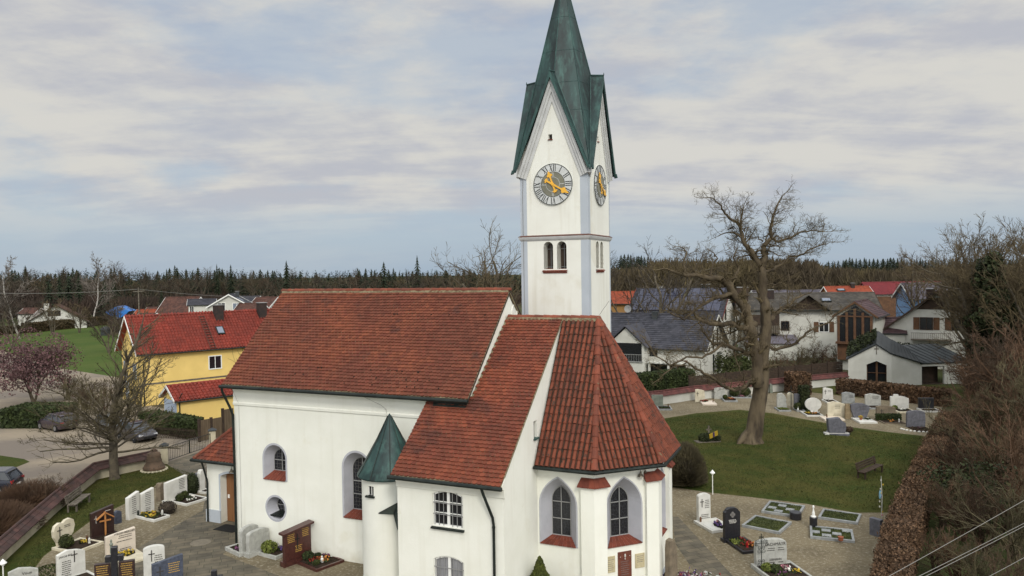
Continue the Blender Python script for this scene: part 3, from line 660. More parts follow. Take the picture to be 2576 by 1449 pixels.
# belfry openings
cuA = []; cuB = []
for kk, (F, cuts, xs, dk) in enumerate(((FT, cuA, (1.35, 2.0), 'came_hex'), (FTR, cuB, (1.33, 2.0), 'plaster_tower'))):
    for x in xs:
        o = arch('round', x, .46, 12.06, 13.32); i = arch('round', x+.03, .40, 12.08, 13.26)
        d_ = .35
        cuts.append([[F@Vector((a, y, z)) for a, z in o] for y in (-.2, 0)]+[[F@Vector((a, d_, z)) for a, z in i]])
        g = MB(); g.M = F; g.add([(a, d_-.01, z) for a, z in i], [tuple(range(len(i)))]); w = g.build('belfry_opening', M['darkwood'] if kk == 0 else M['plaster_tower'], church)
        if kk == 0:
            b = MB(); b.M = F; b.box((x-.18, d_-.05, 12.98), (x+.22, d_-.03, 13.0)); b.box((x-.18, d_-.05, 12.15), (x+.22, d_-.03, 12.17)); b.box((x+.01, d_-.05, 12.1), (x+.03, d_-.03, 13.2)); b.build('window_frame', M['lead'], w)
    s_ = MB(); s_.M = F; xa, xb = xs[0]-.28, xs[1]+.28
    for k in range(6):
        f0 = xa+(xb-xa)*k/6; f1 = xa+(xb-xa)*(k+1)/6-.005; s_.add([(f0, -.08, 11.99), (f1, -.08, 11.99), (f1, .2, 12.09), (f0, .2, 12.09), (f0, -.08, 11.95), (f1, -.08, 11.95)], [(0, 1, 2, 3), (4, 5, 1, 0)])
    s_.box((xa+.03, -.04, 11.88), (xb-.03, .01, 11.945)); s_.build('window_sill', M['sill'], w)
for F, cuts, x in ((FT, cuA, 1.53), (FTR, cuB, 1.62)):
    sq = [(x-.09, 17.97), (x+.09, 17.97), (x+.09, 18.20), (x-.09, 18.20)]
    cuts.append([[F@Vector((a, y, z)) for a, z in sq] for y in (-.2, .2)])
    g = MB(); g.M = F; g.add([(a, .19, z) for a, z in sq], [(0, 1, 2, 3)]); w = g.build('belfry_opening', M['darkwood'], church)
    g = MB(); g.M = F; g.box((x-.11, -.05, 17.93), (x+.11, .1, 17.97)); g.build('window_sill', M['sill'], w)
cut(ta, cuA+cuB)
cut(tb, cuA+cuB)
M['coping_dk'] = mat('string_course_tile', (.13, .06, .045), (.10, .05, .04), 3)
# painted corner strips and string course
st = MB()
for z0, z1 in ((9.0, 13.42), (13.62, TZ+.05)):
    for F, L in ((FT, TX1-TX0),):
        st.M = F
        st.box((-.004, -.006, z0), (.32, .3, z1)); st.nxt(); st.box((L-.36, -.006, z0), (L+.004, .3, z1)); st.nxt()
st.M = FTR; L = TY1-TY0
for z0, z1 in ((9.0, 13.42), (13.62, TZ+.05)): st.box((L-.14, -.006, z0), (L+.004, .3, z1)); st.nxt()
st.M = FR(TX0, TY1, 0, 0, -1); st.box((0, -.006, 9), (.3, .3, 13.4))
st.build('painted_quoin', M['bluepaint'], church)
sc_ = MB(); q = .10
pp = [(-.0, 13.38), (q*.5, 13.42), (q, 13.50), (q, 13.56), (0, 13.62)]
def ring_at(off, z): return [(TX0-off, TY0-off, z), (TX1+off, TY0-off, z), (TX1+off, TY1+off, z), (TX0-off, TY1+off, z)]
sc_.loft([ring_at(.003, 13.36), ring_at(.06, 13.44), ring_at(.09, 13.52), ring_at(.09, 13.555), ring_at(.003, 13.6)]); so = sc_.build('string_course', M['moulding'], church)
sc_ = MB(); sc_.loft([ring_at(.10, 13.557), ring_at(.10, 13.575), ring_at(.004, 13.63)]); sc_.build('tile_edge', M['coping_dk'], so)
# rake mouldings under the gables
rk = MB()
sides = [(FT, TX1-TX0), (FTR, TY1-TY0), (FR(TX1, TY1, 0, -1, 0), TX1-TX0), (FR(TX0, TY1, 0, 0, -1), TY1-TY0)]
for F, L in sides:
    rk.M = F; c = L/2
    for sgn in (-1, 1):
        for w0, w1, y in ((0, .12, -.17), (.12, .24, -.11), (.24, .40, -.05)):
            sl = Vector((c, 0, GA-TZ)).normalized(); nx = Vector((sl.z, 0, -sl.x))       # inward normal
            def pt(t, w): 
                b = Vector((-c-.05, 0, TZ-.1))+Vector((c+.05, 0, GA-TZ+.14))*t + nx*w
                return b
            a0, a1 = pt(0, w0), pt(0, w1); 
            # clip the top at the centre line
            def top(w):
                b = pt(0, w); k = -b.x/(c+.05); return b+Vector((c+.05, 0, GA-TZ+.14))*k
            b0, b1 = top(w0), top(w1)
            f = lambda p, yy: (c+sgn*(-p.x)*-1 if False else c+(p.x if sgn < 0 else -p.x), yy, p.z)
            rk.add([f(a0, y), f(a1, y), f(b1, y), f(b0, y), f(a0, .02), f(a1, .02), f(b1, .02), f(b0, .02)], [(0, 1, 2, 3), (1, 5, 6, 2), (0, 4, 5, 1), (0, 3, 7, 4)])
rk.build('gable_moulding', M['moulding'], church)
# spire
T = Vector((TCX, TCY, 26.25)); hx, hy = (TX1-TX0)/2, (TY1-TY0)/2
Cn = [Vector((TCX+sx*(hx+.19), TCY+sy*(hy+.19), 16.56)) for sx, sy in ((-1, -1), (1, -1), (1, 1), (-1, 1))]
Gx = [Vector((TCX, TCY-hy-.3, 21.02)), Vector((TCX+hx+.3, TCY, 21.02)), Vector((TCX, TCY+hy+.3, 21.02)), Vector((TCX-hx-.3, TCY, 21.02))]
Mx = [Vector((TCX, TCY-1.36, 21.1)), Vector((TCX+1.3, TCY, 21.1)), Vector((TCX, TCY+1.36, 21.1)), Vector((TCX-1.3, TCY, 21.1))]
sp = MB(); sm = MB()
for i in range(4):
    c0, c1, g_, m_ = Cn[i], Cn[(i+1) % 4], Gx[i], Mx[i]
    # keep gable plane in front of the wall
    o = (g_-Vector((TCX, TCY, 0))); o.z = 0; o.normalize()
    cc0 = c0+o*(o.dot(g_-c0)); cc1 = c1+o*(o.dot(g_-c1))
    sp.add([T, m_, c0], [(0, 2, 1)]); sp.add([T, m_, c1], [(0, 1, 2)])
    sp.add([m_, g_, cc0, c0], [(0, 3, 2, 1)]); sp.add([m_, g_, cc1, c1], [(0, 1, 2, 3)])
    for e in (cc0, cc1):
        d = (g_-e); n_ = d.cross(o).normalized(); n_ = n_ if n_.z < 0 else -n_
        sm.add([e, g_, g_+Vector((0, 0, -.3)), e+n_*.1, e-o*.06, g_-o*.06, g_-o*.06+Vector((0, 0, -.3)), e+n_*.1-o*.06], [(0, 1, 2, 3), (4, 7, 6, 5), (3, 2, 6, 7)])
        tp_ = e+(e-g_).normalized()*.10; sm.tube([e+(g_-e)*.02, tp_+o*.02], [.045, .05], 5)
    sm.tube([m_, g_], .035, 5); sm.tube([g_, g_+Vector((0, 0, .12))], [.03, .01], 5)
    sm.tube([c0+Vector((0, 0, .02)), T], [.04, .012], 5); sm.tube([m_, T], [.03, .012], 5)
    for e in (c0, c1):
        sm.tube([m_, e], .028, 4)
        for k in (.25, .42, .58, .72):
            a = T+(e-T)*k; b_ = T+(m_-T)*min(1, k*(T-e).length/(T-m_).length*.62) if False else T+(m_-T)*min(.98, k*1.9)
            if k*1.9 > 1: b_ = m_+(e-m_)*((k-.526)/.474); 
            sm.tube([a, b_], .010, 4)
so = sp.build('spire', M['copper'], church); so.modifiers.new('s', 'SOLIDIFY').thickness = .05
sm.build('spire_seams', M['copper_lt'], so)
# ---- clocks
ROM = {12: 'XII', 1: 'I', 2: 'II', 3: 'III', 4: 'IIII', 5: 'V', 6: 'VI', 7: 'VII', 8: 'VIII', 9: 'IX', 10: 'X', 11: 'XI'}
def clock(F, r=.94):
    q = MB(); q.M = F@Matrix.Rotation(math.pi/2, 4, 'X'); q.lathe([(r, 0), (r, .05), (r-.02, .055)], 64); ck = q.build('clock', M['dial'], church)
    ri = MB(); ri.M = F; n = 64
    def ring(a, b, y0, y1): ri.loft([[(rr*math.cos(2*math.pi*k/n), yy, rr*math.sin(2*math.pi*k/n)) for k in range(n)] for rr, yy in ((a, y0), (a, y1), (b, y1), (b, y0))], False)
    ring(r, r-.022, -.04, -.072); ring(.575, .56, -.05, -.068); ri.build('dial_ring', M['blacknum'], ck)
    ii = MB(); ii.M = F@Matrix.Translation((0, -.056, 0))@Matrix.Rotation(math.pi/2, 4, 'X'); ii.lathe([(.56, 0), (.56, .006)], 48); ii.build('inner_dial', M['dialin'], ck)
    mk = MB(); mk.M = F
    mk.loft([[(rr*math.cos(2*math.pi*k/n), yy, rr*math.sin(2*math.pi*k/n)) for k in range(n)] for rr, yy in ((.335, -.066), (.32, -.066))], False)
    for k in range(4):
        a = k*math.pi/2; mk.M = F@Matrix.Rotation(a, 4, 'Y')
        for x in ((-.04, -.028), (-.006, .006), (.028, .04)) if k != 1 else ((-.012, .012),): mk.box((x[0], -.066, .34), (x[1], -.063, .55))
    mk.build('dial_marks', M['dial'], ck)
    nu = MB()
    for h, s in ROM.items():
        nu.M = F@Matrix.Rotation(2*math.pi*h/12, 4, 'Y')
        wd = {'I': .085, 'V': .16, 'X': .17}; tot = sum(wd[c] for c in s); x = -tot/2; z0, z1 = .60, .90
        def stroke(xa, xb, w_): nu.add([(xa-w_, -.066, z0), (xa+w_, -.066, z0), (xb+w_, -.066, z1), (xb-w_, -.066, z1)], [(0, 1, 2, 3)])
        for c in s:
            w_ = wd[c]; m0 = x+w_/2
            if c == 'I': stroke(m0, m0, .017)
            elif c == 'V': stroke(m0, m0-.055, .017); stroke(m0, m0+.055, .008)
            else: stroke(m0+.055, m0-.055, .018); stroke(m0-.055, m0+.055, .008)
            x += w_
    nu.build('numerals', M['blacknum'], ck)
    def hand(name, ang, L, tail, k):
        h = MB(); h.M = F@Matrix.Rotation(rad(ang), 4, 'Y'); y0, y1 = -.10-k, -.085-k
        h.prism([(-.035, -tail), (.035, -tail), (.045, 0), (.03, L*.55), (-.03, L*.55), (-.045, 0)], y0, y1)
        h.prism([(-.03, L*.5), (.03, L*.5), (.05, L*.58), (.13, L*.62), (.14, L*.72), (.075, L*.78), (.05, L*.88), (.022, L), (-.022, L), (-.05, L*.88), (-.075, L*.78), (-.14, L*.72), (-.13, L*.62), (-.05, L*.58)], y0-.004, y1+.004)
        h.prism([(-.035, -tail*.8), (-.11, -tail*.85), (-.12, -tail), (-.05, -tail*1.0), (-.06, -tail*1.15), (0, -tail*1.08), (.06, -tail*1.15), (.05, -tail), (.12, -tail), (.11, -tail*.85), (.035, -tail*.8)], y0-.004, y1+.004)
        h.prism([(.07*math.cos(i*.7854), .07*math.sin(i*.7854)) for i in range(8)], y0-.006, y1+.03); h.build(name, M['gold'], ck)
    hand('hour_hand', -20, .62, .36, 0); hand('minute_hand', 120, .88, .38, .02)
    return ck
clock(FR(12.89, TY0, 15.92)); clock(FR(TX1, 8.33, 15.94, 0, 1))
# round niche high in the east gable of the nave
nb = MB(); nb.M = FR(11.9, 0, 0, 0, 1); O = arch('round', 4.15, .5, 9.7, 10.5); nb.loft([[(x, -.004, z) for x, z in O], [(x, -.05, z) for x, z in arch('round', 4.15, .56, 9.68, 10.54)], [(x, -.004, z) for x, z in arch('round', 4.15, .6, 9.66, 10.56)]], False)
nb.add([(x, -.006, z) for x, z in O], [tuple(range(len(O)))]); nb.build('niche', M['plaster_tower'], church)
# ---- porch
pw = MB(); pw.box((-3.55, 1.78, 0), (.02, 5.6, 3.2)); po = pw.build('porch_wall', M['plaster'], church)
dz = arch('seg', -1.95, 1.5, -.05, 2.5); cut(po, [[[(x, y, z) for x, z in dz] for y in (1.5, 2.2)]])
g = MB(); g.add([(x, 2.19, z) for x, z in dz], [tuple(range(len(dz)))]); 
for k in range(9): g.box((-2.69+k*.165, 2.165, .0), (-2.69+k*.165+.155, 2.19, 2.32))
dr = g.build('door', M['wood'], church)
g = MB(); g.box((-2.60, 2.13, 1.15), (-2.50, 2.165, 1.33)); g.tube([(-2.55, 2.12, 1.2), (-2.45, 2.11, 1.2)], .012, 6); g.build('door_handle', M['whiteframe'], dr)
g = MB(); bd = arch('seg', -1.95, 1.7, 0, 2.6)
g.add([(x, 1.774, z) for x, z in bd]+[(x, 1.774, z) for x, z in arch('seg', -1.95, 1.5, 0, 2.5)], [(i, (i+1) % len(bd), (i+1) % len(bd)+len(bd), i+len(bd)) for i in range(1, len(bd))]); g.build('door_surround', M['bluepaint'], church)
g = MB(); g.box((-3.60, 1.73, 0), (-2.71, 2.0, .62)); g.box((-3.60, 1.7, 0), (-3.5, 5.65, .62)); g.build('porch_plinth', M['bluepaint'], church)
pts4 = [(-3.98, 1.38, 3.12), (.0, 1.38, 3.12), (.0, 6.0, 3.12), (-3.98, 6.0, 3.12)]; ap, rg = (-1.67, 3.69, 5.5), (0, 3.69, 5.5)
pr = MB()
for pts in ([pts4[0], pts4[1], rg, ap], [pts4[3], pts4[0], ap], [pts4[2], pts4[3], ap, rg]):
    f = rfrm(pts[0], pts[1], pts[2]); roofslab(pr, pts, .08); flat_tiles(pr, *f, to2(*f, pts), .2, .2)
pr = pr.build('porch_roof', [M['tile_sac'], M['mortar']], church)
g = MB(); ridge_tiles(g, Vector(pts4[0])+Vector((0, 0, .03)), ap, .11); ridge_tiles(g, Vector(pts4[3])+Vector((0, 0, .03)), ap, .11); ridge_tiles(g, ap, rg, .11); g.build('ridge_tiles', M['ridgetile'], pr)
g = MB(); g.tube([(0, 1.3, 3.08), (-4.06, 1.3, 3.08), (-4.06, 6.05, 3.08)], .075, 8); g.tube([(-3.4, 1.3, 3.05), (-3.38, 1.35, 2.9), (-3.12-.35, 1.68, 2.1), (-3.46, 1.7, 1.9), (-3.46, 1.68, .05)], .045, 8); g.build('porch_gutter', M['darkmetal'], church)
g = MB(); g.box((-3.7, 1.6, 2.95), (0, 1.8, 3.1)); g.build('porch_cornice', M['plaster'], church)
q = wall_lamp(FR(-1.6, 1.76, 2.72))
dm = MB(); dm.box((-.6, -.4, 0), (.6, .4, .02)); dm = dm.build('doormat', M['doormat']); dm.location = CH(-1.75, 1.3, .022); dm.rotation_euler = (0, 0, -AZ); tag(dm, 'flat black doormat on the paving before the church side door', 'doormat')
mh = MB(); mh.lathe([(.0, 0), (.45, 0), (.45, .006), (.40, .012), (0, .012)], 24); mh = mh.build('manhole_cover', mat('cover_stone', (.19, .165, .12), (.15, .13, .1), 6)); mh.location = G(505, 1365, .024); tag(mh, 'round pale manhole cover let into the paving', 'manhole cover')
# ================================================================== vegetation tools
M['bark'] = mat('bark', (.115, .095, .065), (.06, .05, .036), 2.5, .95, .8, 14, spot=((.13, .13, .05), 1.3, .60, .5))
M['bark_main'] = mat('bark_old_walnut', (.125, .097, .060), (.062, .047, .030), 1.6, .95, 1.0, 10, spot=[((.15, .10, .035), .8, .62, .5), ((.028, .022, .017), .9, .56, .7)], zs=.35)
M['twig'] = mat('twig', (.115, .088, .045), (.075, .056, .032), 1.5, .9)
M['twig_olive'] = mat('twig_olive', (.098, .082, .042), (.060, .050, .028), 1.5, .9)
M['twig_dark'] = mat('twig_dark', (.060, .047, .033), (.04, .032, .024), 1.5, .9)
M['twig_brown'] = mat('twig_brown', (.080, .050, .030), (.048, .034, .022), .6, .9)
M['twig_rust'] = mat('twig_rust', (.105, .060, .034), (.07, .042, .026), .6, .9)
M['birchbark'] = mat('birch_bark', (.42, .39, .35), (.22, .20, .18), 4, .9)
M['twig_pale'] = mat('twig_pale', (.17, .145, .125), (.11, .095, .08), 1, .9)
M['spruce'] = mat('spruce_needles', (.019, .026, .011), (.012, .018, .008), .4, .95, tint=.4)
M['spruce_near'] = mat('conifer_needles', (.030, .042, .014), (.018, .026, .010), .4, .95, tint=.4)
M['green'] = mat('hedge_leaf', (.038, .052, .014), (.022, .032, .010), 1.2, .85, tint=.45)
M['thuja'] = mat('conical_evergreen', (.075, .085, .014), (.045, .055, .012), 3, .85, tint=.4)
M['box'] = mat('box_leaf', (.045, .055, .012), (.028, .036, .010), 4, .85, tint=.45)
M['yellowgreen'] = mat('fresh_leaf', (.13, .15, .03), (.08, .10, .02), 4, .85, tint=.4)
M['beech'] = mat('dry_beech_leaf', (.130, .074, .040), (.088, .054, .032), .7, .9, tint=.5, c3=(.075, .046, .024))
M['beech_far'] = mat('dry_hedge_leaf', (.060, .040, .018), (.045, .035, .014), 1.5, .9, tint=.4)
M['ivy'] = mat('ivy_leaf', (.030, .038, .011), (.018, .024, .008), 1, .8, tint=.5)
M['pink'] = mat('pink_blossom', (.145, .080, .080), (.095, .055, .055), .8, .9, tint=.45)
M['moss'] = mat('moss', (.06, .07, .018), (.035, .045, .012), 3, .95, .5, 30)
FL = {k: mat('petals_'+k, c, rough=.8, tint=.35) for k, c in dict(yellow=(.44, .30, .03), orange=(.36, .14, .03), red=(.20, .022, .014), purple=(.12, .04, .09), pink=(.40, .16, .20), white=(.60, .58, .52), violet=(.08, .045, .14)).items()}
def grow(tr, cr, p, d, L, r, lv, c):
    n = max(2, int(L/c['seg'])); p = Vector(p); d = Vector(d).normalized(); pts, rs, ds = [p], [r], [d]
    b = c['bend']*(1.4 if lv < 2 else 1)
    for i in range(1, n+1):
        d = (d+Vector((R.gauss(0, b), R.gauss(0, b), R.gauss(0, b)+c.get('up', .06)))).normalized()
        p = p+d*(L/n); pts.append(p); rs.append(max(c['rmin'], r*(1-(.55 if lv > 1 else .8)*i/n))); ds.append(d)
    (tr if lv >= c['split'] else cr).tube(pts, rs, 7 if r > .12 else (4 if r > .03 else 3), False)
    if lv <= 0: return
    k = c['kids'][lv]; st = c.get('start', .3)
    for j in range(k):
        t = st+(1-st)*(j+R.uniform(.2, 1))/k; i = min(n, max(1, int(t*n+.5)))
        a = ds[i].orthogonal().normalized(); a = Matrix.Rotation(R.uniform(0, 6.283), 3, ds[i]) @ a
        nd = (Matrix.Rotation(rad(R.uniform(*c['ang'])), 3, a) @ ds[i])
        if nd.z < c.get('minz', -.5): nd.z *= -.5
        grow(tr, cr, pts[i], nd, L*c['ratio']*R.uniform(.65, 1.15)*(1.15-.5*t), max(c['rmin'], rs[i]*c.get('rr', .62)), lv-1, c)
def bare_tree(name, label, cat, loc, H, cfg, bark, twig, group=None, r=None, lean=(0, 0)):
    t = thing(name, label, cat, loc, R.uniform(0, 6.28), group); tr, cr = MB(), MB()
    for k in range(cfg.get('stems', 1)):
        s = cfg.get('spread', 0); a = R.uniform(0, 6.28)
        grow(tr, cr, (R.gauss(0, s*.3), R.gauss(0, s*.3), -.05), (lean[0]+s*math.cos(a), lean[1]+s*math.sin(a), 1), H*cfg.get('stemf', .6)*R.uniform(.8, 1.1), r or H*.016, cfg['lv'], cfg)
    if tr.f: tr.build('trunk', M[bark], t)
    if cr.f: cr.build('crown', M[twig], t)
    return t
C_TREE = dict(seg=.55, bend=.13, kids=[0, 5, 6, 6, 7], ratio=.62, ang=(25, 60), split=3, rmin=.008, lv=4, stemf=.62, start=.28, up=.05, rr=.6)
C_MED = dict(seg=.6, bend=.13, kids=[0, 6, 6, 7], ratio=.55, ang=(22, 55), split=2, rmin=.010, lv=3, stemf=.75, start=.2, up=.06, rr=.55)
C_SHRUB = dict(seg=.45, bend=.14, kids=[0, 6, 6, 5], ratio=.55, ang=(15, 48), split=9, rmin=.007, lv=3, stems=10, spread=.42, stemf=.72, start=.15, up=.05, rr=.6)
C_BIRCH = dict(seg=.6, bend=.10, kids=[0, 7, 7, 9], ratio=.42, ang=(22, 50), split=3, rmin=.012, lv=3, stemf=.95, start=.25, up=.02, rr=.4)
def leaves_box(mb, a, b, n, sz, core=True, face_only=True):
    (x0, y0, z0), (x1, y1, z1) = a, b
    if core: mb.box((x0+.08, y0+.08, z0), (x1-.08, y1-.08, z1-.08), .1)
    A = [(x1-x0)*(y1-y0), (x1-x0)*(z1-z0), (x1-x0)*(z1-z0), (y1-y0)*(z1-z0), (y1-y0)*(z1-z0)]
    for i in range(n):
        k = R.choices(range(5), A)[0]; x, y, z = R.uniform(x0, x1), R.uniform(y0, y1), R.uniform(z0, z1); q = R.gauss(0, .035)
        if k == 0: z = z1+q; nn = (0, 0, 1)
        elif k == 1: y = y0-q; nn = (0, -1, 0)
        elif k == 2: y = y1+q; nn = (0, 1, 0)
        elif k == 3: x = x0-q; nn = (-1, 0, 0)
        else: x = x1+q; nn = (1, 0, 0)
        mb.leaf((x, y, z), sz*R.uniform(.4, 1.8), None, Vector(nn)*.5)
def leaves_blob(mb, c, r, n, sz, core=True):
    c = Vector(c); r = Vector(r) if hasattr(r, '__len__') else Vector((r, r, r))
    if core: mb.blob(c, r*.86, 10, 7, 0, .1)
    for i in range(n):
        d = Vector((R.gauss(0, 1), R.gauss(0, 1), R.gauss(0, 1))).normalized(); q = 1+R.gauss(0, .05)
        p = c+Vector((d.x*r.x, d.y*r.y, d.z*r.z))*q
        if p.z < 0.0 and c.z >= 0: continue
        mb.leaf(p, sz*R.uniform(.6, 1.4), None, d*.8)
def spruce_mesh(mb, H, w, layers, spikes, t0=.06, jit=.12):
    for k in range(layers):
        f = k/(layers-1); z = H*(t0+(1-t0)*f)-H*.02; rr = w*(1-f)**.8+.05*w; dz = H/layers*1.3
        for i in range(spikes):
            a = 6.283*(i+R.uniform(-.3, .3))/spikes+k*.7; r1 = rr*R.uniform(.65, 1.15); b = .5*6.283/spikes*R.uniform(.6, 1.1)
            top = (0, 0, min(H, z+dz*.9)); tip = (r1*math.cos(a), r1*math.sin(a), z-dz*R.uniform(.05, .35))
            p1 = (r1*.55*math.cos(a-b), r1*.55*math.sin(a-b), z+dz*.12); p2 = (r1*.55*math.cos(a+b), r1*.55*math.sin(a+b), z+dz*.12)
            mb.add([top, p1, tip, p2], [(0, 1, 2, 3)])
    mb.tube([(0, 0, H*.9), (0, 0, H*1.02)], [.05, .01], 3)
# ================================================================== the old tree on the lawn
TB = G(1890, 1112)
tree = thing('walnut_tree', 'huge gnarled bare old tree with a leaning pale trunk on the lawn', 'tree', TB)
tr, cr = MB(), MB()
def zt(x, y, dy=0):
    p = AY(x*.3333+1706.6, y*.3333+450.8, TB.y+dy); return p-TB
C_OLD = dict(seg=.24, bend=.30, kids=[0, 6, 6, 5], ratio=.60, ang=(30, 78), split=9, rmin=.0065, lv=2, start=.12, up=.04, rr=.5, minz=-.5)
def limb(pts, r0, r1, dy=(0, 0), twigs=14, lv=2, tl=1.5, mbx=None):
    twigs = int(twigs*.8); tl *= 1.0; r0 *= 1.18; r1 *= 1.2
    P = []; n = len(pts)
    for i, (x, y) in enumerate(pts):
        f = i/(n-1); P.append(zt(x, y, dy[0]+(dy[1]-dy[0])*f+R.uniform(-.12, .12)*(1 if 0 < i < n-1 else 0)))
    # resample with wobble
    Q, RR = [], []
    for i in range(n-1):
        for k in range(3):
            f = k/3; Q.append(P[i].lerp(P[i+1], f)+Vector((R.gauss(0, .03), R.gauss(0, .05), R.gauss(0, .03)))*(1 if i+k else 0)); g = (i+f)/(n-1); RR.append(r0+(r1-r0)*g)
    Q.append(P[-1]); RR.append(r1)
    tr.tube(Q, RR, 9 if r0 > .15 else 6, False)
    m = len(Q)
    for j in range(twigs):
        t = .12+.88*(j+R.random())/twigs; i = min(m-2, int(t*(m-1))); d = (Q[i+1]-Q[i]).normalized()
        a = Matrix.Rotation(R.uniform(0, 6.283), 3, d) @ d.orthogonal().normalized()
        nd = Matrix.Rotation(rad(R.uniform(30, 80)), 3, a) @ d
        if nd.z < -.35: nd.z = -nd.z*.6
        grow(cr, cr, Q[i], nd, tl*R.uniform(.5, 1.2), max(.02, RR[i]*.33), lv, C_OLD)
    grow(cr, cr, Q[-1], (Q[-1]-Q[-3]), tl*.9, r1*.8, lv, C_OLD)
# trunk from root flare to the first fork
base = [Vector((-.0, 0, -.1)), Vector((-.02, 0, .35)), zt(575, 1900), zt(585, 1800), zt(612, 1650), zt(625, 1550), zt(632, 1449), zt(628, 1340), zt(648, 1250), zt(660, 1150), zt(668, 1080)]
tr.tube(base, [.95, .68, .58, .54, .50, .50, .48, .46, .40, .38, .34], 16, False)
for a, q in ((3.6, 1.25), (2.9, .9), (4.6, .9), (5.6, .85), (.3, .8), (1.4, .8)):
    tr.tube([(0, 0, .75), (q*.55*math.cos(a), q*.55*math.sin(a), .32), (q*math.cos(a), q*math.sin(a), -.05)], [.30, .26, .10], 7, False)
# dark hollow stem rising with the left side
limb([(600, 1560), (595, 1500), (596, 1400), (575, 1250), (545, 1120), (520, 1020), (495, 950)], .34, .26, (-.35, -.5), 10)
limb([(520, 980), (460, 920), (410, 860), (388, 800), (350, 760), (280, 750), (200, 742), (130, 725), (60, 720), (0, 712), (-60, 690)], .27, .06, (-.5, -2.0), 34, 2, 1.7)
limb([(60, 720), (30, 640), (60, 560), (40, 520)], .07, .03, (-1.7, -1.6), 10, 2, 1.3)
limb([(240, 740), (250, 660), (290, 600), (270, 560)], .08, .03, (-1, -1.0), 12, 2, 1.4)
limb([(430, 750), (450, 660), (410, 590), (440, 530)], .08, .03, (0, .8), 12, 2, 1.4)
limb([(665, 1100), (655, 980), (635, 900), (640, 800), (638, 710), (628, 660)], .31, .22, (0, .1), 8)
limb([(628, 665), (600, 620), (560, 550), (515, 505), (488, 460), (478, 410), (466, 350), (400, 300), (350, 260), (320, 200), (270, 150)], .17, .035, (.1, .6), 34, 2, 1.6)
limb([(466, 350), (480, 260), (490, 200)], .07, .03, (.3, .1), 12, 2, 1.2)
limb([(470, 440), (430, 400), (370, 400), (300, 430)], .06, .025, (.3, .2), 10, 2, 1.1)
limb([(630, 665), (652, 610), (648, 560), (640, 510), (668, 480), (705, 445), (695, 370), (712, 320), (715, 265), (745, 200), (780, 135)], .19, .035, (.1, -.5), 34, 2, 1.5)
limb([(705, 445), (760, 470), (850, 440), (920, 400), (1000, 385), (1090, 395)], .10, .03, (-.2, -.9), 26, 2, 1.4)
limb([(650, 700), (720, 680), (790, 640), (840, 580), (900, 582), (970, 545), (1050, 500), (1120, 490)], .10, .03, (0, .9), 28, 2, 1.5)
limb([(640, 470), (600, 440), (560, 440)], .05, .02, (0, .3), 7, 2, 1.0)
limb([(580, 1090), (520, 1120), (470, 1120), (400, 1085), (300, 1095), (240, 1090), (160, 1060), (100, 1000), (60, 1010)], .21, .05, (-.5, -1.4), 26, 2, 1.6)
limb([(600, 1330), (540, 1320), (480, 1290), (400, 1262), (330, 1245), (260, 1240), (215, 1185), (180, 1130)], .15, .04, (-.4, -1.8), 26, 2, 1.5)
limb([(400, 860), (340, 880), (260, 900), (180, 950), (100, 1010), (40, 1060), (-60, 1010)], .13, .04, (-.8, -1.9), 24, 2, 1.5)
limb([(590, 1480), (520, 1560), (430, 1600), (330, 1560), (260, 1500), (160, 1450), (60, 1380), (-40, 1420), (-120, 1480)], .12, .035, (-.4, -2.6), 24, 2, 1.3)
limb([(330, 1245), (270, 1290), (180, 1350), (60, 1340), (-60, 1400), (-180, 1330), (-260, 1200)], .08, .03, (-1.2, -2.8), 22, 2, 1.3)
limb([(690, 1060), (730, 1010), (780, 985), (830, 960), (890, 900), (950, 870)], .17, .04, (0, .6), 18, 2, 1.5)
limb([(670, 1260), (740, 1290), (830, 1260), (900, 1230), (960, 1160), (1040, 1115), (1130, 1085), (1220, 1000)], .11, .03, (.1, -.7), 22, 2, 1.5)
limb([(640, 800), (690, 790), (740, 800), (800, 765)], .07, .02, (0, -.4), 10, 2, 1.1)
limb([(560, 1180), (500, 1200), (440, 1230), (420, 1300), (460, 1420)], .10, .03, (-.5, -1.0), 14, 2, 1.2)
tr.build('trunk', M['bark_main'], tree, smooth=True); cr.build('crown', M['twig'], tree)
bd = MB(); q = zt(396, 372, .1)+TB; bd.M = Matrix.Translation(q)
bd.loft([[(x+.0, w*math.cos(k*1.047), z+h*math.sin(k*1.047)) for k in range(6)] for x, z, w, h in ((-.28, -.10, .01, .01), (-.18, -.06, .04, .02), (-.05, 0, .075, .08), (.06, .05, .07, .08), (.13, .11, .045, .05), (.19, .13, .04, .04), (.25, .125, .008, .01))])
bd = bd.build('crow', mat('black_plumage', (.01, .01, .012), rough=.5)); tag(bd, 'black crow perched on an upper left branch of the old tree', 'bird')

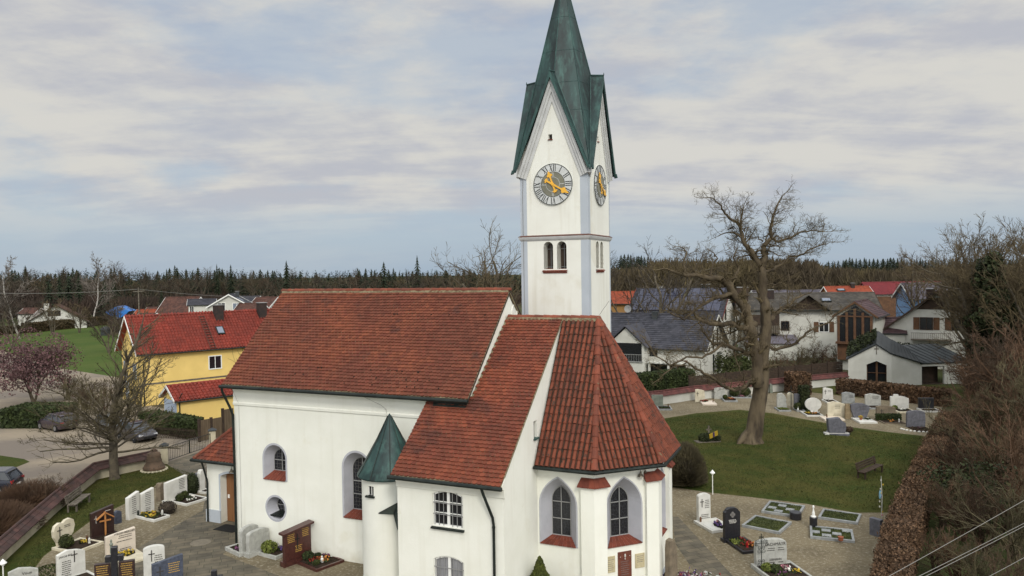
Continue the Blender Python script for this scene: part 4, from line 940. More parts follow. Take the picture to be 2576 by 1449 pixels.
# ================================================================== left small tree, shrubs, hedges
bt = thing('lime_tree', 'bare bushy tree with a thick short trunk beside the churchyard wall', 'tree', G(288, 1205)); tr, cr = MB(), MB()
CL2 = dict(seg=.4, bend=.10, kids=[0, 6, 7, 6], ratio=.5, ang=(22, 50), split=2, rmin=.008, lv=3, start=.12, up=.055, rr=.5, minz=-.2)
tr.tube([(0, 0, -.1), (0, 0, .2), (-.03, 0, 1.2), (0, 0, 2.2), (-.05, 0, 3.0)], [.36, .27, .24, .23, .2], 10, False)
for k in range(27):
    a = k*2.4; z = 1.6+k*.07; e = .0+k*.04
    grow(tr, cr, (0, 0, z), (math.cos(a)-.25, math.sin(a)-.1, e), 4.3-.05*k, .07, 3 if k % 2 else 2, dict(CL2, up=.02))
grow(tr, cr, (-.05, 0, 3.0), (-.08, 0, 1), 6.6, .15, 3, dict(CL2, kids=[0, 6, 8, 18], ratio=.36)); grow(tr, cr, (0, 0, 2.8), (.25, .1, 1), 5.2, .1, 3, CL2)
tr.build('trunk', M['bark'], bt); cr.build('crown', M['twig_olive'], bt)
t = bare_tree('bare_tree', 'bare slender tree standing at the gable of the yellow house', 'tree', G(345, 1075), 7.5, dict(C_MED, kids=[0, 5, 6, 10]), 'bark', 'twig_dark')
t = thing('cherry_tree', 'bushy tree in pink blossom behind the clipped hedge', 'tree', G(85, 1018)); tr, cr = MB(), MB()
for k in range(5): grow(tr, cr, (0, 0, 0), (math.cos(k*1.3)*.5, math.sin(k*1.3)*.5, 1), 3.6, .11, 3, dict(C_MED, ratio=.55, kids=[0, 3, 4, 4]))
lf = MB()
for k in range(95):
    a = R.uniform(0, 6.28); q = R.random()**.5*3.3; c = Vector((q*math.cos(a), q*math.sin(a), 4.0+R.gauss(0, .95)))
    leaves_blob(lf, c, R.uniform(.5, 1.1), 110, .12, False)
tr.build('trunk', M['bark'], t); cr.build('crown', M['twig_brown'], t); lf.build('blossom', M['pink'], t)
shr = []
for k in range(3): shr.append(bare_tree('bare_shrub', 'x', 'shrub', (0, 0, 0), 4.0, dict(C_SHRUB, kids=[0, 5, 6, 5]), 'twig_brown', ['twig_brown', 'twig_rust', 'twig_olive'][k]))
def put_shrub(k, loc, H, label, first={}, w=1.0, group=None):
    if k not in first: first[k] = 1; r = shr[k]; r.location = loc
    else: r = dup(shr[k], loc)
    r.rotation_euler = (0, 0, R.uniform(0, 6.28)); r.scale = (H/4*w, H/4*w, H/4); r['label'] = label
    if group: r['group'] = group
    return r
def twig_dome(lab, p, rx, ry, h, n, m_, rz=0, name='bare_bush'):
    o = MB()
    for k in range(n):
        d = Vector((R.gauss(0, 1), R.gauss(0, 1), abs(R.gauss(0, 1)))).normalized(); e = Vector((d.x*rx, d.y*ry, .1+d.z*h))*R.uniform(.82, 1.12); q = Vector((e.x*.45, e.y*.45, e.z*.35))
        o.tube([q, (q+e)/2+Vector((R.gauss(0, .07), R.gauss(0, .07), .05)), e+Vector((R.gauss(0, .05), R.gauss(0, .05), 0))], [.014, .010, .006], 3, False)
    ob = o.build(name, M[m_]); ob.location = p; ob.rotation_euler = (0, 0, rz); tag(ob, lab, 'bush'); return ob
twig_dome('dense rusty brown bare bush outside the churchyard wall beside the dark car', G(66, 1288), 1.1, 2.0, 1.45, 4200, 'twig_rust', -.75)
twig_dome('dense rusty brown bare bush at the left picture edge below the dark car', G(-12, 1350), 1.1, 2.0, 1.45, 4200, 'twig_rust', -.75)
put_shrub(0, G(112, 1285), 2.0, 'small brown bare bush in the angle of the churchyard wall', w=1.2)
put_shrub(2, G(215, 1030), 3.6, 'tangled bare shrub behind the purple car', w=1.4)
put_shrub(0, G(262, 1035), 3.4, 'brown bare shrub between the clipped hedge and the yellow house', w=1.3)
put_shrub(2, G(170, 1005), 3.2, 'bare shrub at the back of the clipped hedge under the pink tree', w=1.3)
def hedge(name, label, p0, p1, wid, h, matn, n, sz, back=None, cat='hedge', group=None):
    p0, p1 = Vector(p0), Vector(p1); d = p1-p0; L = d.length; o = MB(); rz = math.atan2(d.y, d.x)
    leaves_box(o, (0, -wid/2, 0), (L, wid/2, h), n, sz); ob = o.build(name, M[matn]); ob.location = (p0.x, p0.y, 0); ob.rotation_euler = (0, 0, rz); tag(ob, label, cat, group); return ob
hedge('clipped_hedge', 'broad dark green clipped hedge behind the purple car', G(38, 1068), G(165, 1068), 3.2, 1.5, 'green', 7000, .14)
hedge('clipped_hedge', 'green ivy covered hedge in front of the yellow garage', G(372, 1078), G(492, 1100), 1.4, 1.35, 'green', 5000, .12)
hedge('clipped_hedge', 'long low brown hedge behind the green meadow', G(62, 838), G(292, 814), 2.0, 2.1, 'beech_far', 4000, .25)
hedge('clipped_hedge', 'short hedge at the far left edge of the meadow', G(-30, 846), G(42, 838), 2.0, 1.6, 'beech_far', 1200, .22)
hedge('clipped_hedge', 'dark evergreen hedge behind the back churchyard wall', G(1585, 1003)+Vector((0, .6, 0)), G(1738, 984)+Vector((0, .6, 0)), 1.6, 2.1, 'green', 5000, .13)
hedge('beech_hedge', 'rust brown beech hedge in front of the small white chapel', G(2112, 990), G(2385, 1022), 1.3, 1.35, 'beech', 9000, .12)
hedge('beech_hedge', 'small cube of rust brown beech hedge before the back wall', G(1984, 991), G(2030, 990), 1.9, 1.95, 'beech', 2600, .12)
pts = [G(2372, 1092), G(2345, 1150), G(2318, 1210), G(2290, 1270), G(2262, 1345), G(2238, 1410), G(2222, 1480), G(2205, 1570)]
hb = MB()
for i in range(len(pts)-1):
    a, b = pts[i], pts[i+1]; d = b-a; L = d.length; nrm = Vector((-d.y, d.x, 0)).normalized()
    hb.M = Matrix(((d.x/L, nrm.x, 0, a.x), (d.y/L, nrm.y, 0, a.y), (0, 0, 1, 0), (0, 0, 0, 1)))
    leaves_box(hb, (-.1, -.1, 0), (L+.1, .95, 1.45+R.uniform(-.1, .15)), int(L*900), .065)
    for q in range(int(L*420)): x_ = R.uniform(0, L); hb.leaf((x_, R.uniform(-.2, 1.05), 1.42+.14*math.sin(x_*2.3+i)+abs(R.gauss(0, .14))), .065)
    for q in range(int(L*200)): hb.leaf((R.uniform(0, L), -.12-abs(R.gauss(0, .09)), R.uniform(0, 1.5)), .065)
hb = hb.build('beech_hedge', M['beech']); tag(hb, 'long tall rust brown beech hedge along the right side of the churchyard', 'hedge')
# round bush by the choir
rb = thing('round_bush', 'large dome shaped bare brown bush beside the choir', 'bush', G(1722, 1218)); o = MB()
for k in range(5200):
    d = Vector((R.gauss(0, 1), R.gauss(0, 1), abs(R.gauss(0, 1)))).normalized(); p = Vector((d.x*1.28, d.y*1.28, .2+d.z*2.15)); p.z = min(p.z, 2.25); q = p*.55; q.z = p.z*.6
    e = p*R.uniform(.9, 1.06); o.tube([q, (q+e)/2+Vector((R.gauss(0, .05), R.gauss(0, .05), 0)), e], [.014, .012, .009], 3, False)
o.build('crown', M['twig_olive'], rb); o = MB(); o.blob((0, 0, .95), (.85, .85, .95), 14, 8); o.build('trunk', M['twig_dark'], rb)
# conical evergreen by the choir wall
ct = thing('cone_conifer', 'pointed bright green dwarf conifer below the choir window', 'conifer', CH(14.9, -.75)); o = MB()
Hc = 1.7
for k in range(9000):
    z = Hc*(1-math.sqrt(R.random())); r = .62*(1-z/Hc)**.85*(1+.1*math.sin(z*9)+R.gauss(0, .05)); a = R.uniform(0, 6.28)
    o.leaf((r*math.cos(a), r*math.sin(a), z+.05), .06, None, Vector((math.cos(a), math.sin(a), .8))*.8)
o.lathe([(.5, 0), (.46, .4), (.3, .9), (.12, 1.4), (.01, 1.62)], 12, t=.1); o.build('crown', M['thuja'], ct)
o = MB(); o.tube([(0, 0, -.02), (0, 0, .4)], .05, 6); o.build('trunk', M['bark'], ct)
# ================================================================== right-hand thicket and trees
BT = [(2452, 80, 21.0, 'tall bare tree rising behind the white gable house'), (2515, 66, 18.8, 'tall bare tree left of the ivy clad one'), (2556, 60, 18.6, 'tall bare tree right of the ivy clad one at the picture edge'), (2610, 64, 19.0, 'tall bare tree just beyond the right picture edge')]
protoT = None
for x, Y, H, lab in BT:
    p = AY(x, 700, Y); p.z = 0
    if protoT is None or x == 2556:
        protoT = bare_tree('bare_tree', lab, 'tree', p, H, dict(C_TREE, kids=[0, 5, 6, 7, 7], stems=3, spread=.14, ang=(14, 42), stemf=.56, seg=.7, rmin=.0125), 'bark', 'twig'); pH = H
    else:
        dup(protoT, p, 2.1, ((.6 if Y == 80 else 1)*H/pH, (.6 if Y == 80 else 1)*H/pH, H/pH), lab)
p = AY(2492, 700, 64); p.z = 0
it = bare_tree('ivy_tree', 'bare tree with its trunk wrapped in dark green ivy', 'tree', p, 17, dict(C_TREE, kids=[0, 5, 6, 6, 7], seg=.7, rmin=.0125), 'bark', 'twig')
o = MB()
for k in range(46):
    z = R.uniform(4.0, 12.2); q = 2.6*(1-abs(z-7)/6.5); a = R.uniform(0, 6.28); leaves_blob(o, (q*.5*math.cos(a), q*.5*math.sin(a), z), (R.uniform(.5, 1.0),)*2+(R.uniform(.6, 1.2),), 150, .2, False)
o.build('ivy', M['ivy'], it)
sh_spots = [(2440, 985, 4.0, 0), (2500, 1000, 7.5, 2), (2540, 1010, 8.5, 1), (2425, 1080, 3.0, 2), (2480, 1090, 5.5, 1), (2520, 1090, 7.5, 0), (2590, 1090, 9.0, 1), (2415, 1150, 3.0, 0), (2460, 1165, 4.6, 2), (2530, 1180, 6.0, 1), (2600, 1180, 7.5, 2),
    (2395, 1230, 3.0, 1), (2440, 1250, 3.8, 0), (2500, 1270, 4.8, 2), (2570, 1290, 5.6, 1), (2370, 1330, 2.4, 2), (2420, 1360, 3.0, 1), (2480, 1390, 3.6, 0), (2550, 1420, 4.2, 2), (2355, 1440, 2.0, 0), (2410, 1480, 2.4, 1), (2470, 1520, 2.8, 2), (2540, 1560, 3.0, 0), (2610, 1400, 5, 1), (2560, 980, 9.5, 2), (2600, 960, 10, 0), (2480, 1035, 5.5, 1), (2535, 1040, 8, 0)]
for i, (x, y, H, k) in enumerate(sh_spots):
    put_shrub(k, G(x, y), H, 'tangled bare shrub in the thicket to the right of the beech hedge', w=.95, group='bare shrubs of the thicket right of the beech hedge')
for (x, y, H, lab) in ((2475, 1330, 3.2, 'dark evergreen shrub low in the right-hand thicket'), (2400, 1290, 1.8, 'small evergreen shrub just behind the beech hedge')):
    o = MB(); 
    for k in range(14): leaves_blob(o, (R.gauss(0, .5), R.gauss(0, .5), R.uniform(.3, H)), (.6, .6, .6), 110, .1, False)
    o = o.build('evergreen_shrub', M['ivy']); o.location = G(x, y); tag(o, lab, 'shrub')
# low shrubs and gardens behind the wall
for i, (x, y, H, k, lab) in enumerate([(1960, 950, 3.2, 0, 'bare garden shrub behind the wooden fence, nearest the old tree'), (2010, 940, 3.5, 2, 'bare garden shrub behind the middle of the wooden fence'), (2060, 935, 3.6, 0, 'bare garden shrub behind the right half of the wooden fence'), (2105, 925, 3.6, 2, 'bare garden shrub left of the small white chapel'), (2050, 890, 4.0, 1, 'rusty bare shrub below the long grey roofed house'), (1990, 880, 3.4, 2, 'bare shrub in front of the low lean-to roof')]):
    put_shrub(k, G(x, y), H, lab, w=1.4)
for x, y, H, lab in ((1875, 958, 3.4, 'yellowish green shrub behind the old tree'), (1835, 945, 2.6, 'green shrub beside the white house gable')):
    o = MB()
    for k in range(12): leaves_blob(o, (R.gauss(0, .9), R.gauss(0, .6), R.uniform(.3, H-.5)), (.8, .8, .7), 90, .16, False)
    o = o.build('green_shrub', M['box']); o.location = G(x, y); tag(o, lab, 'shrub')
o = MB()
for k in range(26): leaves_blob(o, (R.uniform(-3.2, 3.4), R.gauss(0, .3), R.uniform(.4, 2.6)), (.7, .5, .6), 90, .15, False)
o = o.build('evergreen_shrub', M['ivy']); o.location = G(2345, 935)+Vector((-.5, 2.5, 0)); tag(o, 'row of dark evergreen shrubs between the chapel roof and the gable house', 'shrub')

# ================================================================== woodland behind
spr = []
for k in range(3):
    t = thing('spruce_tree', 'tall dark spruce in the treeline', 'tree', (0, -50, 0), 0, 'spruces of the far treeline'); o = MB(); spruce_mesh(o, 18, [3.2, 4.2, 3.7][k], 15, 9, .12); o.build('crown', M['spruce'], t)
    o = MB(); o.tube([(0, 0, 0), (0, 0, 9)], [.3, .2], 5); o.build('trunk', M['bark'], t); spr.append(t)
used = set()
def put_spruce(k, x, Y, H, lab=None, grp='spruces of the far treeline', zb=0):
    p = AY(x, 700, Y); p.z = zb
    if k in used: t = dup(spr[k], p)
    else: used.add(k); t = spr[k]; t.location = p
    t.rotation_euler = (0, 0, R.uniform(0, 6.28)); s = H/18; w_ = s*R.uniform(1.0, 1.7)*(1.25 if Y > 310 else .9); t.scale = (w_, w_, s)
    if lab:
        t['label'] = lab
        if 'group' in t: del t['group']
    return t
def hz(x): return 702-.0157*x
def hfor(x, ytop, Y): return CAMH+(hz(x)-ytop)*Y/1900
for i in range(150):       # left and centre skyline
    x = -60+i*9.2+R.uniform(-5, 5)
    Y = R.uniform(330, 420)
    yt = 688+R.gauss(0, 4)+7*math.sin(i*.37)*math.sin(i*.11)+(9 if R.random() < .3 else 0)-8*math.exp(-((x-950)/250)**2)-(7 if 360 < x < 640 else 0)+(8 if 700 < x < 900 else 0)
    put_spruce(R.randrange(3), x, Y, hfor(x, yt-4*(R.random() < .25), Y), 'dark spruce in the treeline left of the tower'); 
for x, yt, lab in ((546, 664, 'tall spruce standing out of the treeline, left of a pair'), (581, 665, 'tall spruce standing out of the treeline, right of a pair'), (721, 655, 'tallest lone spruce above the nave ridge'), (184, 672, 'broad spruce behind the left bare birches'), (160, 676, 'broad spruce left of the second birch'), (966, 658, 'brownish spruce above the middle of the treeline'), (1050, 642, 'loose crowned spruce right of the middle of the treeline')):
    put_spruce(R.randrange(3), x, 300, hfor(x, yt, 300), lab)
for x, yt, Y, lab in ((150, 690, 215, 'dark green conifer left of the white cottage roof'), (172, 683, 222, 'dark green conifer behind the white cottage'), (198, 688, 218, 'dark green conifer right of the white cottage ridge'), (262, 705, 210, 'dark green conifer left of the blue tarpaulin hut'), (285, 698, 225, 'dark green conifer behind the blue tarpaulin hut'), (122, 705, 208, 'dark green conifer at the left gable of the cottage')):
    put_spruce(1, x, Y, hfor(x, yt, Y), lab)
for x, y in ((405, 775),):
    put_spruce(0, x, 190, hfor(x, 728, 190), 'small dark conifer behind the red roofs')
for o in list(S.objects):
    if o.get('label') == 'dark spruce in the treeline left of the tower': o['group'] = 'spruces of the treeline left of the tower'
for i in range(140):       # right-hand far forest on its rise
    x = 1540+i*7.6+R.uniform(-4, 4); Y = R.uniform(520, 640)
    yt = 672 if x < 1560 else (643+R.gauss(0, 3) if x < 1640 else (662 if x < 2080 else 662-min(1, (x-2080)/60)*12)+R.gauss(0, 2))
    if 1640 < x < 2000: yt += 2
    t = put_spruce(R.randrange(3), x, Y, hfor(x, yt, Y), 'dark spruce in the forest edge right of the tower'); t['group'] = 'spruces of the forest right of the tower'
# wood masses that read as one: upright stems and twigs for bare wood, drooping sprays for conifers
def wood(name, label, x0, x1, Ya, Yb, ytop, n, sz, matn, bare=True, jit=3):
    o = MB(); nt = n//40
    for i in range(nt):
        x = R.uniform(x0, x1); Y = R.uniform(Ya, Yb); p = AY(x, 700, Y); h = hfor(x, ytop(x)+R.gauss(0, jit), Y); t = R.random(); cw = h*(.22 if bare else .13)
        for q in range(40):
            f = R.random()
            if bare:
                z = h*(.12+.88*f**.75); w = cw*math.sin(math.pi*min(1, .15+.85*f))**.6; a = R.uniform(0, 6.28); r = w*R.random()**.5
                c = Vector((p.x+r*math.cos(a), p.y+r*math.sin(a), z)); d = Vector((r*math.cos(a)*.5+R.gauss(0, .3), R.gauss(0, .3), 1.2)).normalized()*sz*R.uniform(.5, 1.2); s = Vector((sz*.07*R.uniform(.6, 1.5), 0, 0))
                o.add([c-s, c+s, c+d+s*.2, c+d-s*.2], [(0, 1, 2, 3)], t*.6+R.random()*.4)
            else:
                z = h*f; w = cw*(1-f)**.8; a = R.uniform(0, 6.28); c = Vector((p.x+w*math.cos(a)*.6, p.y+w*math.sin(a)*.6, z+sz*.3)); e = Vector((math.cos(a), math.sin(a), -.5))*(w*.7+.5); s = Vector((-math.sin(a), math.cos(a), 0))*(w*.35+.2)
                o.add([c, c+e*.6+s, c+e, c+e*.6-s], [(0, 1, 2, 3)], t*.6+R.random()*.4)
        if bare: o.tube([(p.x, p.y, 0), (p.x, p.y, h*.75)], [.22, .06], 3, False, t)
    ob = o.build(name, M[matn]); ob['kind'] = 'stuff'; ob['label'] = label; ob['category'] = 'woodland'; return ob
M['wood_brown'] = mat('bare_wood', (.050, .033, .024), (.034, .026, .020), .05, .95, tint=.45)
M['wood_olive'] = mat('bare_wood_olive', (.072, .056, .026), (.050, .038, .024), .03, .95, tint=.45)
M['wood_dark'] = mat('conifer_wood', (.013, .022, .012), (.015, .019, .012), .05, .95, tint=.5)
wood('conifer_wood', 'dark mass of conifers closing the view left of the tower', -140, 1620, 380, 460, lambda x: 690+2.5*math.sin(x*.05), 44000, 3.2, 'wood_dark', False, 5)
wood('bare_wood', 'brown mass of bare trees in front of the dark conifers left of the tower', -140, 1560, 260, 330, lambda x: 762+6*math.sin(x*.021)-(20 if x < 130 else 0), 44000, 2.6, 'wood_brown', True, 5)
wood('conifer_wood', 'dark mass of conifers on the horizon right of the tower', 1520, 2680, 530, 640, lambda x: (650 if x < 1630 else 672) if x < 2080 else 660, 34000, 4.5, 'wood_dark', False, 2)
wood('bare_wood', 'olive brown mass of bare trees behind the roofs on the right', 1530, 2680, 240, 400, lambda x: (668 if x < 1700 else 676)+7*math.sin(x*.009)+(16 if x > 2060 else 0)+(20 if x < 1640 else 0), 60000, 3.0, 'wood_olive', True, 5)
wood('bare_wood', 'dark brown mass of bare trees behind the village houses on the left', -140, 1000, 205, 250, lambda x: 768+5*math.sin(x*.03), 24000, 2.0, 'wood_brown', True, 5)
# separate bare trees in the middle distance
far_bt = []
mid = [(45, 668, 150, 'birch_tree', 'C_BIRCH', 'white stemmed bare birch at the far left', 'birchbark', 'twig_pale'), (232, 672, 190, 'birch_tree', 'C_BIRCH', 'pale bare birch behind the white cottage', 'birchbark', 'twig_pale')]
for x, yt, Y, nm, c, lab, b, tw_ in mid:
    p = AY(x, 700, Y); p.z = 0; H = hfor(x, yt, Y); bare_tree(nm, lab, 'tree', p, H, dict(C_BIRCH, rmin=.028, seg=1.0, kids=[0, 9, 10, 14], ratio=.46, ang=(20, 48)), b, tw_, r=H*.013)
for i, (x, yt, Y, lab) in enumerate([(1250, 545, 88, 'tall bare tree just left of the church tower'), (1180, 655, 100, 'bare tree behind the east end of the nave ridge'), (1665, 575, 95, 'bare tree with a twisted crown right of the tower'), (1720, 640, 105, 'low bare tree between the solar roof and the old tree'), (2320, 640, 110, 'bare tree behind the blue house'), (300, 745, 150, 'bare tree beside the blue tarpaulin hut'), (130, 735, 160, 'olive bare tree behind the white cottage'), (195, 745, 165, 'bare tree right of the white cottage'), (270, 755, 120, 'brown bare tree at the end of the meadow hedge'), (25, 740, 130, 'bare tree at the far left meadow edge')]):
    p = AY(x, 700, Y); p.z = 0; H = hfor(x, yt, Y)
    if i % 2 == 0 or i == 1:
        far_bt.append((bare_tree('bare_tree', lab, 'tree', p, H, dict(C_MED, stems=3, spread=.25, kids=[0, 6, 7, 8], rmin=.016), 'bark', ['twig', 'twig_brown', 'twig_dark'][i % 3]), H))
    else: s_, h_ = far_bt[-1]; dup(s_, p, R.uniform(0, 6), H/h_, lab)

for i in range(34):       # bare crowns breaking up the conifer line
    x = -20+i*36+R.uniform(-14, 14); s_, h_ = far_bt[i % len(far_bt)]; Y = R.uniform(285, 325); p = AY(x, 700, Y); p.z = 0; H = hfor(x, 690+R.gauss(0, 6), Y)
    t = dup(s_, p, R.uniform(0, 6), (1.5*H/h_, 1.5*H/h_, 1.15*H/h_), 'bare brown crown standing in front of the dark conifer line left of the tower'); t['group'] = 'bare trees in front of the conifer line'
# ================================================================== houses
M['wall_white'] = mat('white_render', (.58, .575, .52), (.50, .495, .44), .5, .9, .1, 20)
M['wall_yellow'] = mat('yellow_render', (.76, .56, .19), (.70, .51, .17), .5, .9, .1, 20)
M['wall_blue'] = mat('light_blue_render', (.18, .30, .50), (.16, .27, .45), .5, .9)
M['wall_ochre'] = mat('ochre_render', (.30, .17, .06), (.25, .14, .05), .5, .9)
M['garage_lt'] = mat('pale_blue_wall', (.38, .45, .55), rough=.9)
M['r_red'] = mat('red_pantile_roof', (.20, .032, .019), (.15, .027, .017), .5, .7, .2, 20, tint=.22)
M['r_orange'] = mat('orange_roof', (.27, .058, .025), (.22, .048, .023), .6, .8, tint=.15)
M['r_crimson'] = mat('crimson_metal_roof', (.17, .018, .022), (.14, .015, .020), .6, .6, tint=.08)
M['r_slate'] = mat('dark_slate_tile', (.050, .050, .060), (.035, .036, .045), .6, .75, .2, 20, tint=.25)
M['r_grey'] = mat('greybrown_tile', (.085, .075, .062), (.060, .055, .048), .6, .85, tint=.25)
M['r_purple'] = mat('purplish_tile', (.085, .050, .052), (.06, .040, .045), .6, .8, tint=.25)
M['r_brown'] = mat('old_brown_tile', (.10, .045, .032), (.07, .036, .028), .6, .85, tint=.3)
M['r_lilac'] = mat('lilac_grey_tile', (.115, .105, .125), (.085, .078, .095), .5, .7, tint=.2)
M['zinc'] = mat('dark_standing_seam', (.050, .056, .058), (.035, .040, .042), .8, .5, .1, 10, metal=.2)
M['solar'] = mat('solar_panel', (.028, .031, .058), (.036, .040, .072), 1, .25, spec=.6)
M['timber'] = mat('brown_timber', (.13, .065, .032), (.09, .045, .024), 2, .7)
M['brick'] = mat('chimney_brick', (.030, .024, .022), (.045, .03, .025), 3, .9)
M['skyglass'] = mat('sky_glass', (.16, .19, .24), rough=.15, spec=.7)
def win(par, F, x, z, w, h, shut=None, frame='whiteframe', glass='glass'):
    g = MB(); g.M = F; g.box((x-w/2, -.02, z), (x+w/2, .01, z+h)); o = g.build('window', M[glass], par)
    b = MB(); b.M = F; t = .06
    b.box((x-w/2-.03, -.06, z-.03), (x-w/2+t, .005, z+h+.03)); b.box((x+w/2-t, -.06, z-.03), (x+w/2+.03, .005, z+h+.03)); b.box((x-w/2+t, -.058, z-.03), (x+w/2-t, .005, z+t)); b.box((x-w/2+t, -.058, z+h-t), (x+w/2-t, .005, z+h+.03)); b.box((x-t*.5, -.056, z+t), (x+t*.5, .005, z+h-t))
    b.build('window_frame', M[frame], o)
    if shut:
        for s in (-1, 1):
            q = MB(); q.M = F; c = x+s*(w*.75+.05); q.box((c-w*.24, -.05, z-.02), (c+w*.24, .0, z+h+.02)); q.build('shutter', M[shut], o)
def house(name, label, px, Y, az, L, hw, ze, wall, roof, end='R', oh=.45, wins=(), chim=(), gable=None, z0=0, tile=(.34, .34), barrel=False, group=None, zr=None, cat='house', solar=None, sky=()):
    """ridge end `end` is seen at pixel px at distance Y; the ridge runs along azimuth az"""
    p = AY(*px, Y) if not isinstance(px, Vector) else px; zr = zr or p.z
    xd = azv(az); yd = Vector((-xd.y, xd.x, 0))
    o = Vector((p.x, p.y, 0)) - (xd*L if end == 'R' else Vector((0, 0, 0)))
    h = thing(name, label, cat, o, math.atan2(xd.y, xd.x), group)       # local: x along the ridge, ridge at y = 0, near eave at y = -hw
    s = (zr-ze)/hw; b = MB()
    wy = hw-oh*.8; zt_ = lambda y: zr-s*abs(y)-.12
    b.loft([[(x, -wy, z0), (x, wy, z0), (x, wy, zt_(wy)), (x, 0, zr-.12), (x, -wy, zt_(wy))] for x in (oh, L-oh)]); b.build('wall', M[wall], h)
    r = MB()
    for sg in (-1, 1):
        pts = [(0, -hw, ze), (L, -hw, ze), (L, 0, zr), (0, 0, zr)] if sg < 0 else [(L, hw, ze), (0, hw, ze), (0, 0, zr), (L, 0, zr)]
        f = rfrm(pts[0], pts[1], pts[3]); roofslab(r, pts, .12, 0)
        if sg < 0:
            if barrel: barrels(r, *f, to2(*f, pts), tile[0], tile[1], tile[0]*.36)
            else: flat_tiles(r, *f, to2(*f, pts), *tile, lift=.045)
    r = r.build('roof', M[roof], h)
    q = MB(); ridge_tiles(q, (0, 0, zr+.02), (L, 0, zr+.02), .13, .5); q.build('ridge_tiles', M[roof], r)
    q = MB(); q.tube([(0, -hw-.06, ze-.06), (L, -hw-.06, ze-.06)], .07, 6); q.build('gutter', M['darkmetal'], h)
    q = MB()
    for x in (-.02, L+.02):
        for sg in (-1, 1): q.obox((x, sg*hw/2, (zr+ze)/2-.03), (.02, 0, 0), (0, sg*hw/2, -(zr-ze)/2), (0, 0, .12)); q.nxt()
    q.build('verge_board', M[gable or 'whiteframe'], r)
    for c in chim:
        x, y, w_, hh = c[:4]; q = MB(); zb = zr-s*abs(y)-.3; q.box((x-w_/2, y-w_/2, zb), (x+w_/2, y+w_/2, zr+hh)); cq = q.build('chimney', M[c[4] if len(c) > 4 else 'brick'], r)
        q = MB(); q.box((x-w_/2-.06, y-w_/2-.06, zr+hh), (x+w_/2+.06, y+w_/2+.06, zr+hh+.06)); q.build('chimney_cap', M['lead'], r)
    FF = Matrix.Translation((0, -wy, 0)); FE_ = Matrix(((0, -1, 0, L-oh), (1, 0, 0, 0), (0, 0, 1, 0), (0, 0, 0, 1))); FW = Matrix(((0, 1, 0, oh), (-1, 0, 0, 0), (0, 0, 1, 0), (0, 0, 0, 1)))
    for w_ in wins:
        F = {'F': FF, 'E': FE_, 'W': FW}[w_[0]]; win(h, F, *w_[1:])
    n = Vector((0, -s, 1)).normalized(); n = Vector((0, -(zr-ze), hw)).normalized(); up = Vector((0, hw, zr-ze)).normalized()
    def onroof(x, d, w_, l_, t, m_, nm, par=r):
        c = Vector((x, 0, zr))-up*d+n*(.06+t/2); q = MB(); q.obox(c, (w_/2, 0, 0), up*l_/2, n*t/2); return q.build(nm, M[m_], par)
    for (x, d, w_, l_) in sky: k = onroof(x, d, w_, l_, .14, 'darkmetal', 'skylight'); onroof(x, d, w_*.75, l_*.8, .18, 'skyglass', 'skylight_pane')
    if solar:
        x0, d0, nx, ny, w_, l_ = solar
        for i in range(nx):
            for j in range(ny): onroof(x0+i*(w_+.06), d0+j*(l_+.06), w_, l_, .1, 'solar', 'solar_panel')
    h['_'] = 0; del h['_']
    return h, FF, FE_, FW, onroof
# yellow house
E_ = AY(342.5, 894, 69); XD = azv(48); YD = Vector((-XD.y, XD.x, 0)); rr_ = ray(312.5, 797); t_ = ((E_-Vector((0, 0, CAMH))).dot(XD))/rr_.dot(XD); Rg = Vector((0, 0, CAMH))+rr_*t_
hwY = (Rg-E_).dot(YD)
print('yellow hw', hwY, Rg.z, E_.z)
yh, FF, FEa, FWs, onr = house('yellow_house', 'yellow two storey house with a bright red tiled roof beyond the left trees', Rg, 0, 48, 24, hwY, E_.z, 'wall_yellow', 'r_red', 'L', .5, barrel=True, tile=(.30, .36),
    wins=[('F', 7.3, 2.85, 1.25, 1.3), ('F', 12.6, 2.9, 1.25, 1.3), ('F', 16.5, 2.9, 1.2, 1.3), ('W', -1.9, 2.4, .8, 1.4, None, 'garage_lt'), ('W', 1.2, 2.4, .8, 1.4, None, 'garage_lt'), ('W', -1.4, .4, .9, 1.5, None, 'garage_lt')],
    chim=[(8.7, -.5, .8, .75), (13.3, -.5, .8, .8)], sky=[(8.3, 2.6, .75, 1.0)])
q = MB(); q.M = FF; q.box((-.0+.5, -.03, 1.95), (23.4, .0, 2.1)); q.build('band_course', M['greywood'], yh)
q = MB(); q.M = FF; q.tube([(1.0, -.5, E_.z-.1), (1.0, -.45, E_.z-.4), (.7, -.08, E_.z-.9), (.7, -.08, 0)], .06, 6); q.build('downpipe', M['darkmetal'], yh)
rl = MB()
for k in range(13):
    f = k/12; d = .6+f*4.2; up = Vector((0, hwY, Rg.z-E_.z)).normalized(); n_ = Vector((0, -(Rg.z-E_.z), hwY)).normalized(); c = Vector((7.0+f*.0, 0, Rg.z))-up*d+n_*.15; rl.obox(c, (.25, 0, 0), up*.03, n_*.03)
for sx in (-.25, .25): c = Vector((7.0+sx, 0, Rg.z))-up*2.7+n_*.15; rl.obox(c, (.025, 0, 0), up*2.15, n_*.03)
rl.build('roof_ladder', M['r_brown'], yh)
vine = MB()
for k in range(26):
    p = Vector((R.uniform(9.2, 13.5), -.05, R.uniform(1.9, 2.4)))
    grow(vine, vine, p, (R.gauss(0, .4), 0, 1), R.uniform(1, 2.4), .02, 1, dict(C_MED, kids=[0, 5], up=.02, rmin=.012, bend=.15))
for i, v in enumerate(vine.v): vine.v[i] = (v[0], min(-.02, max(-.15, v[1]*.2)), v[2])
vine.M = None
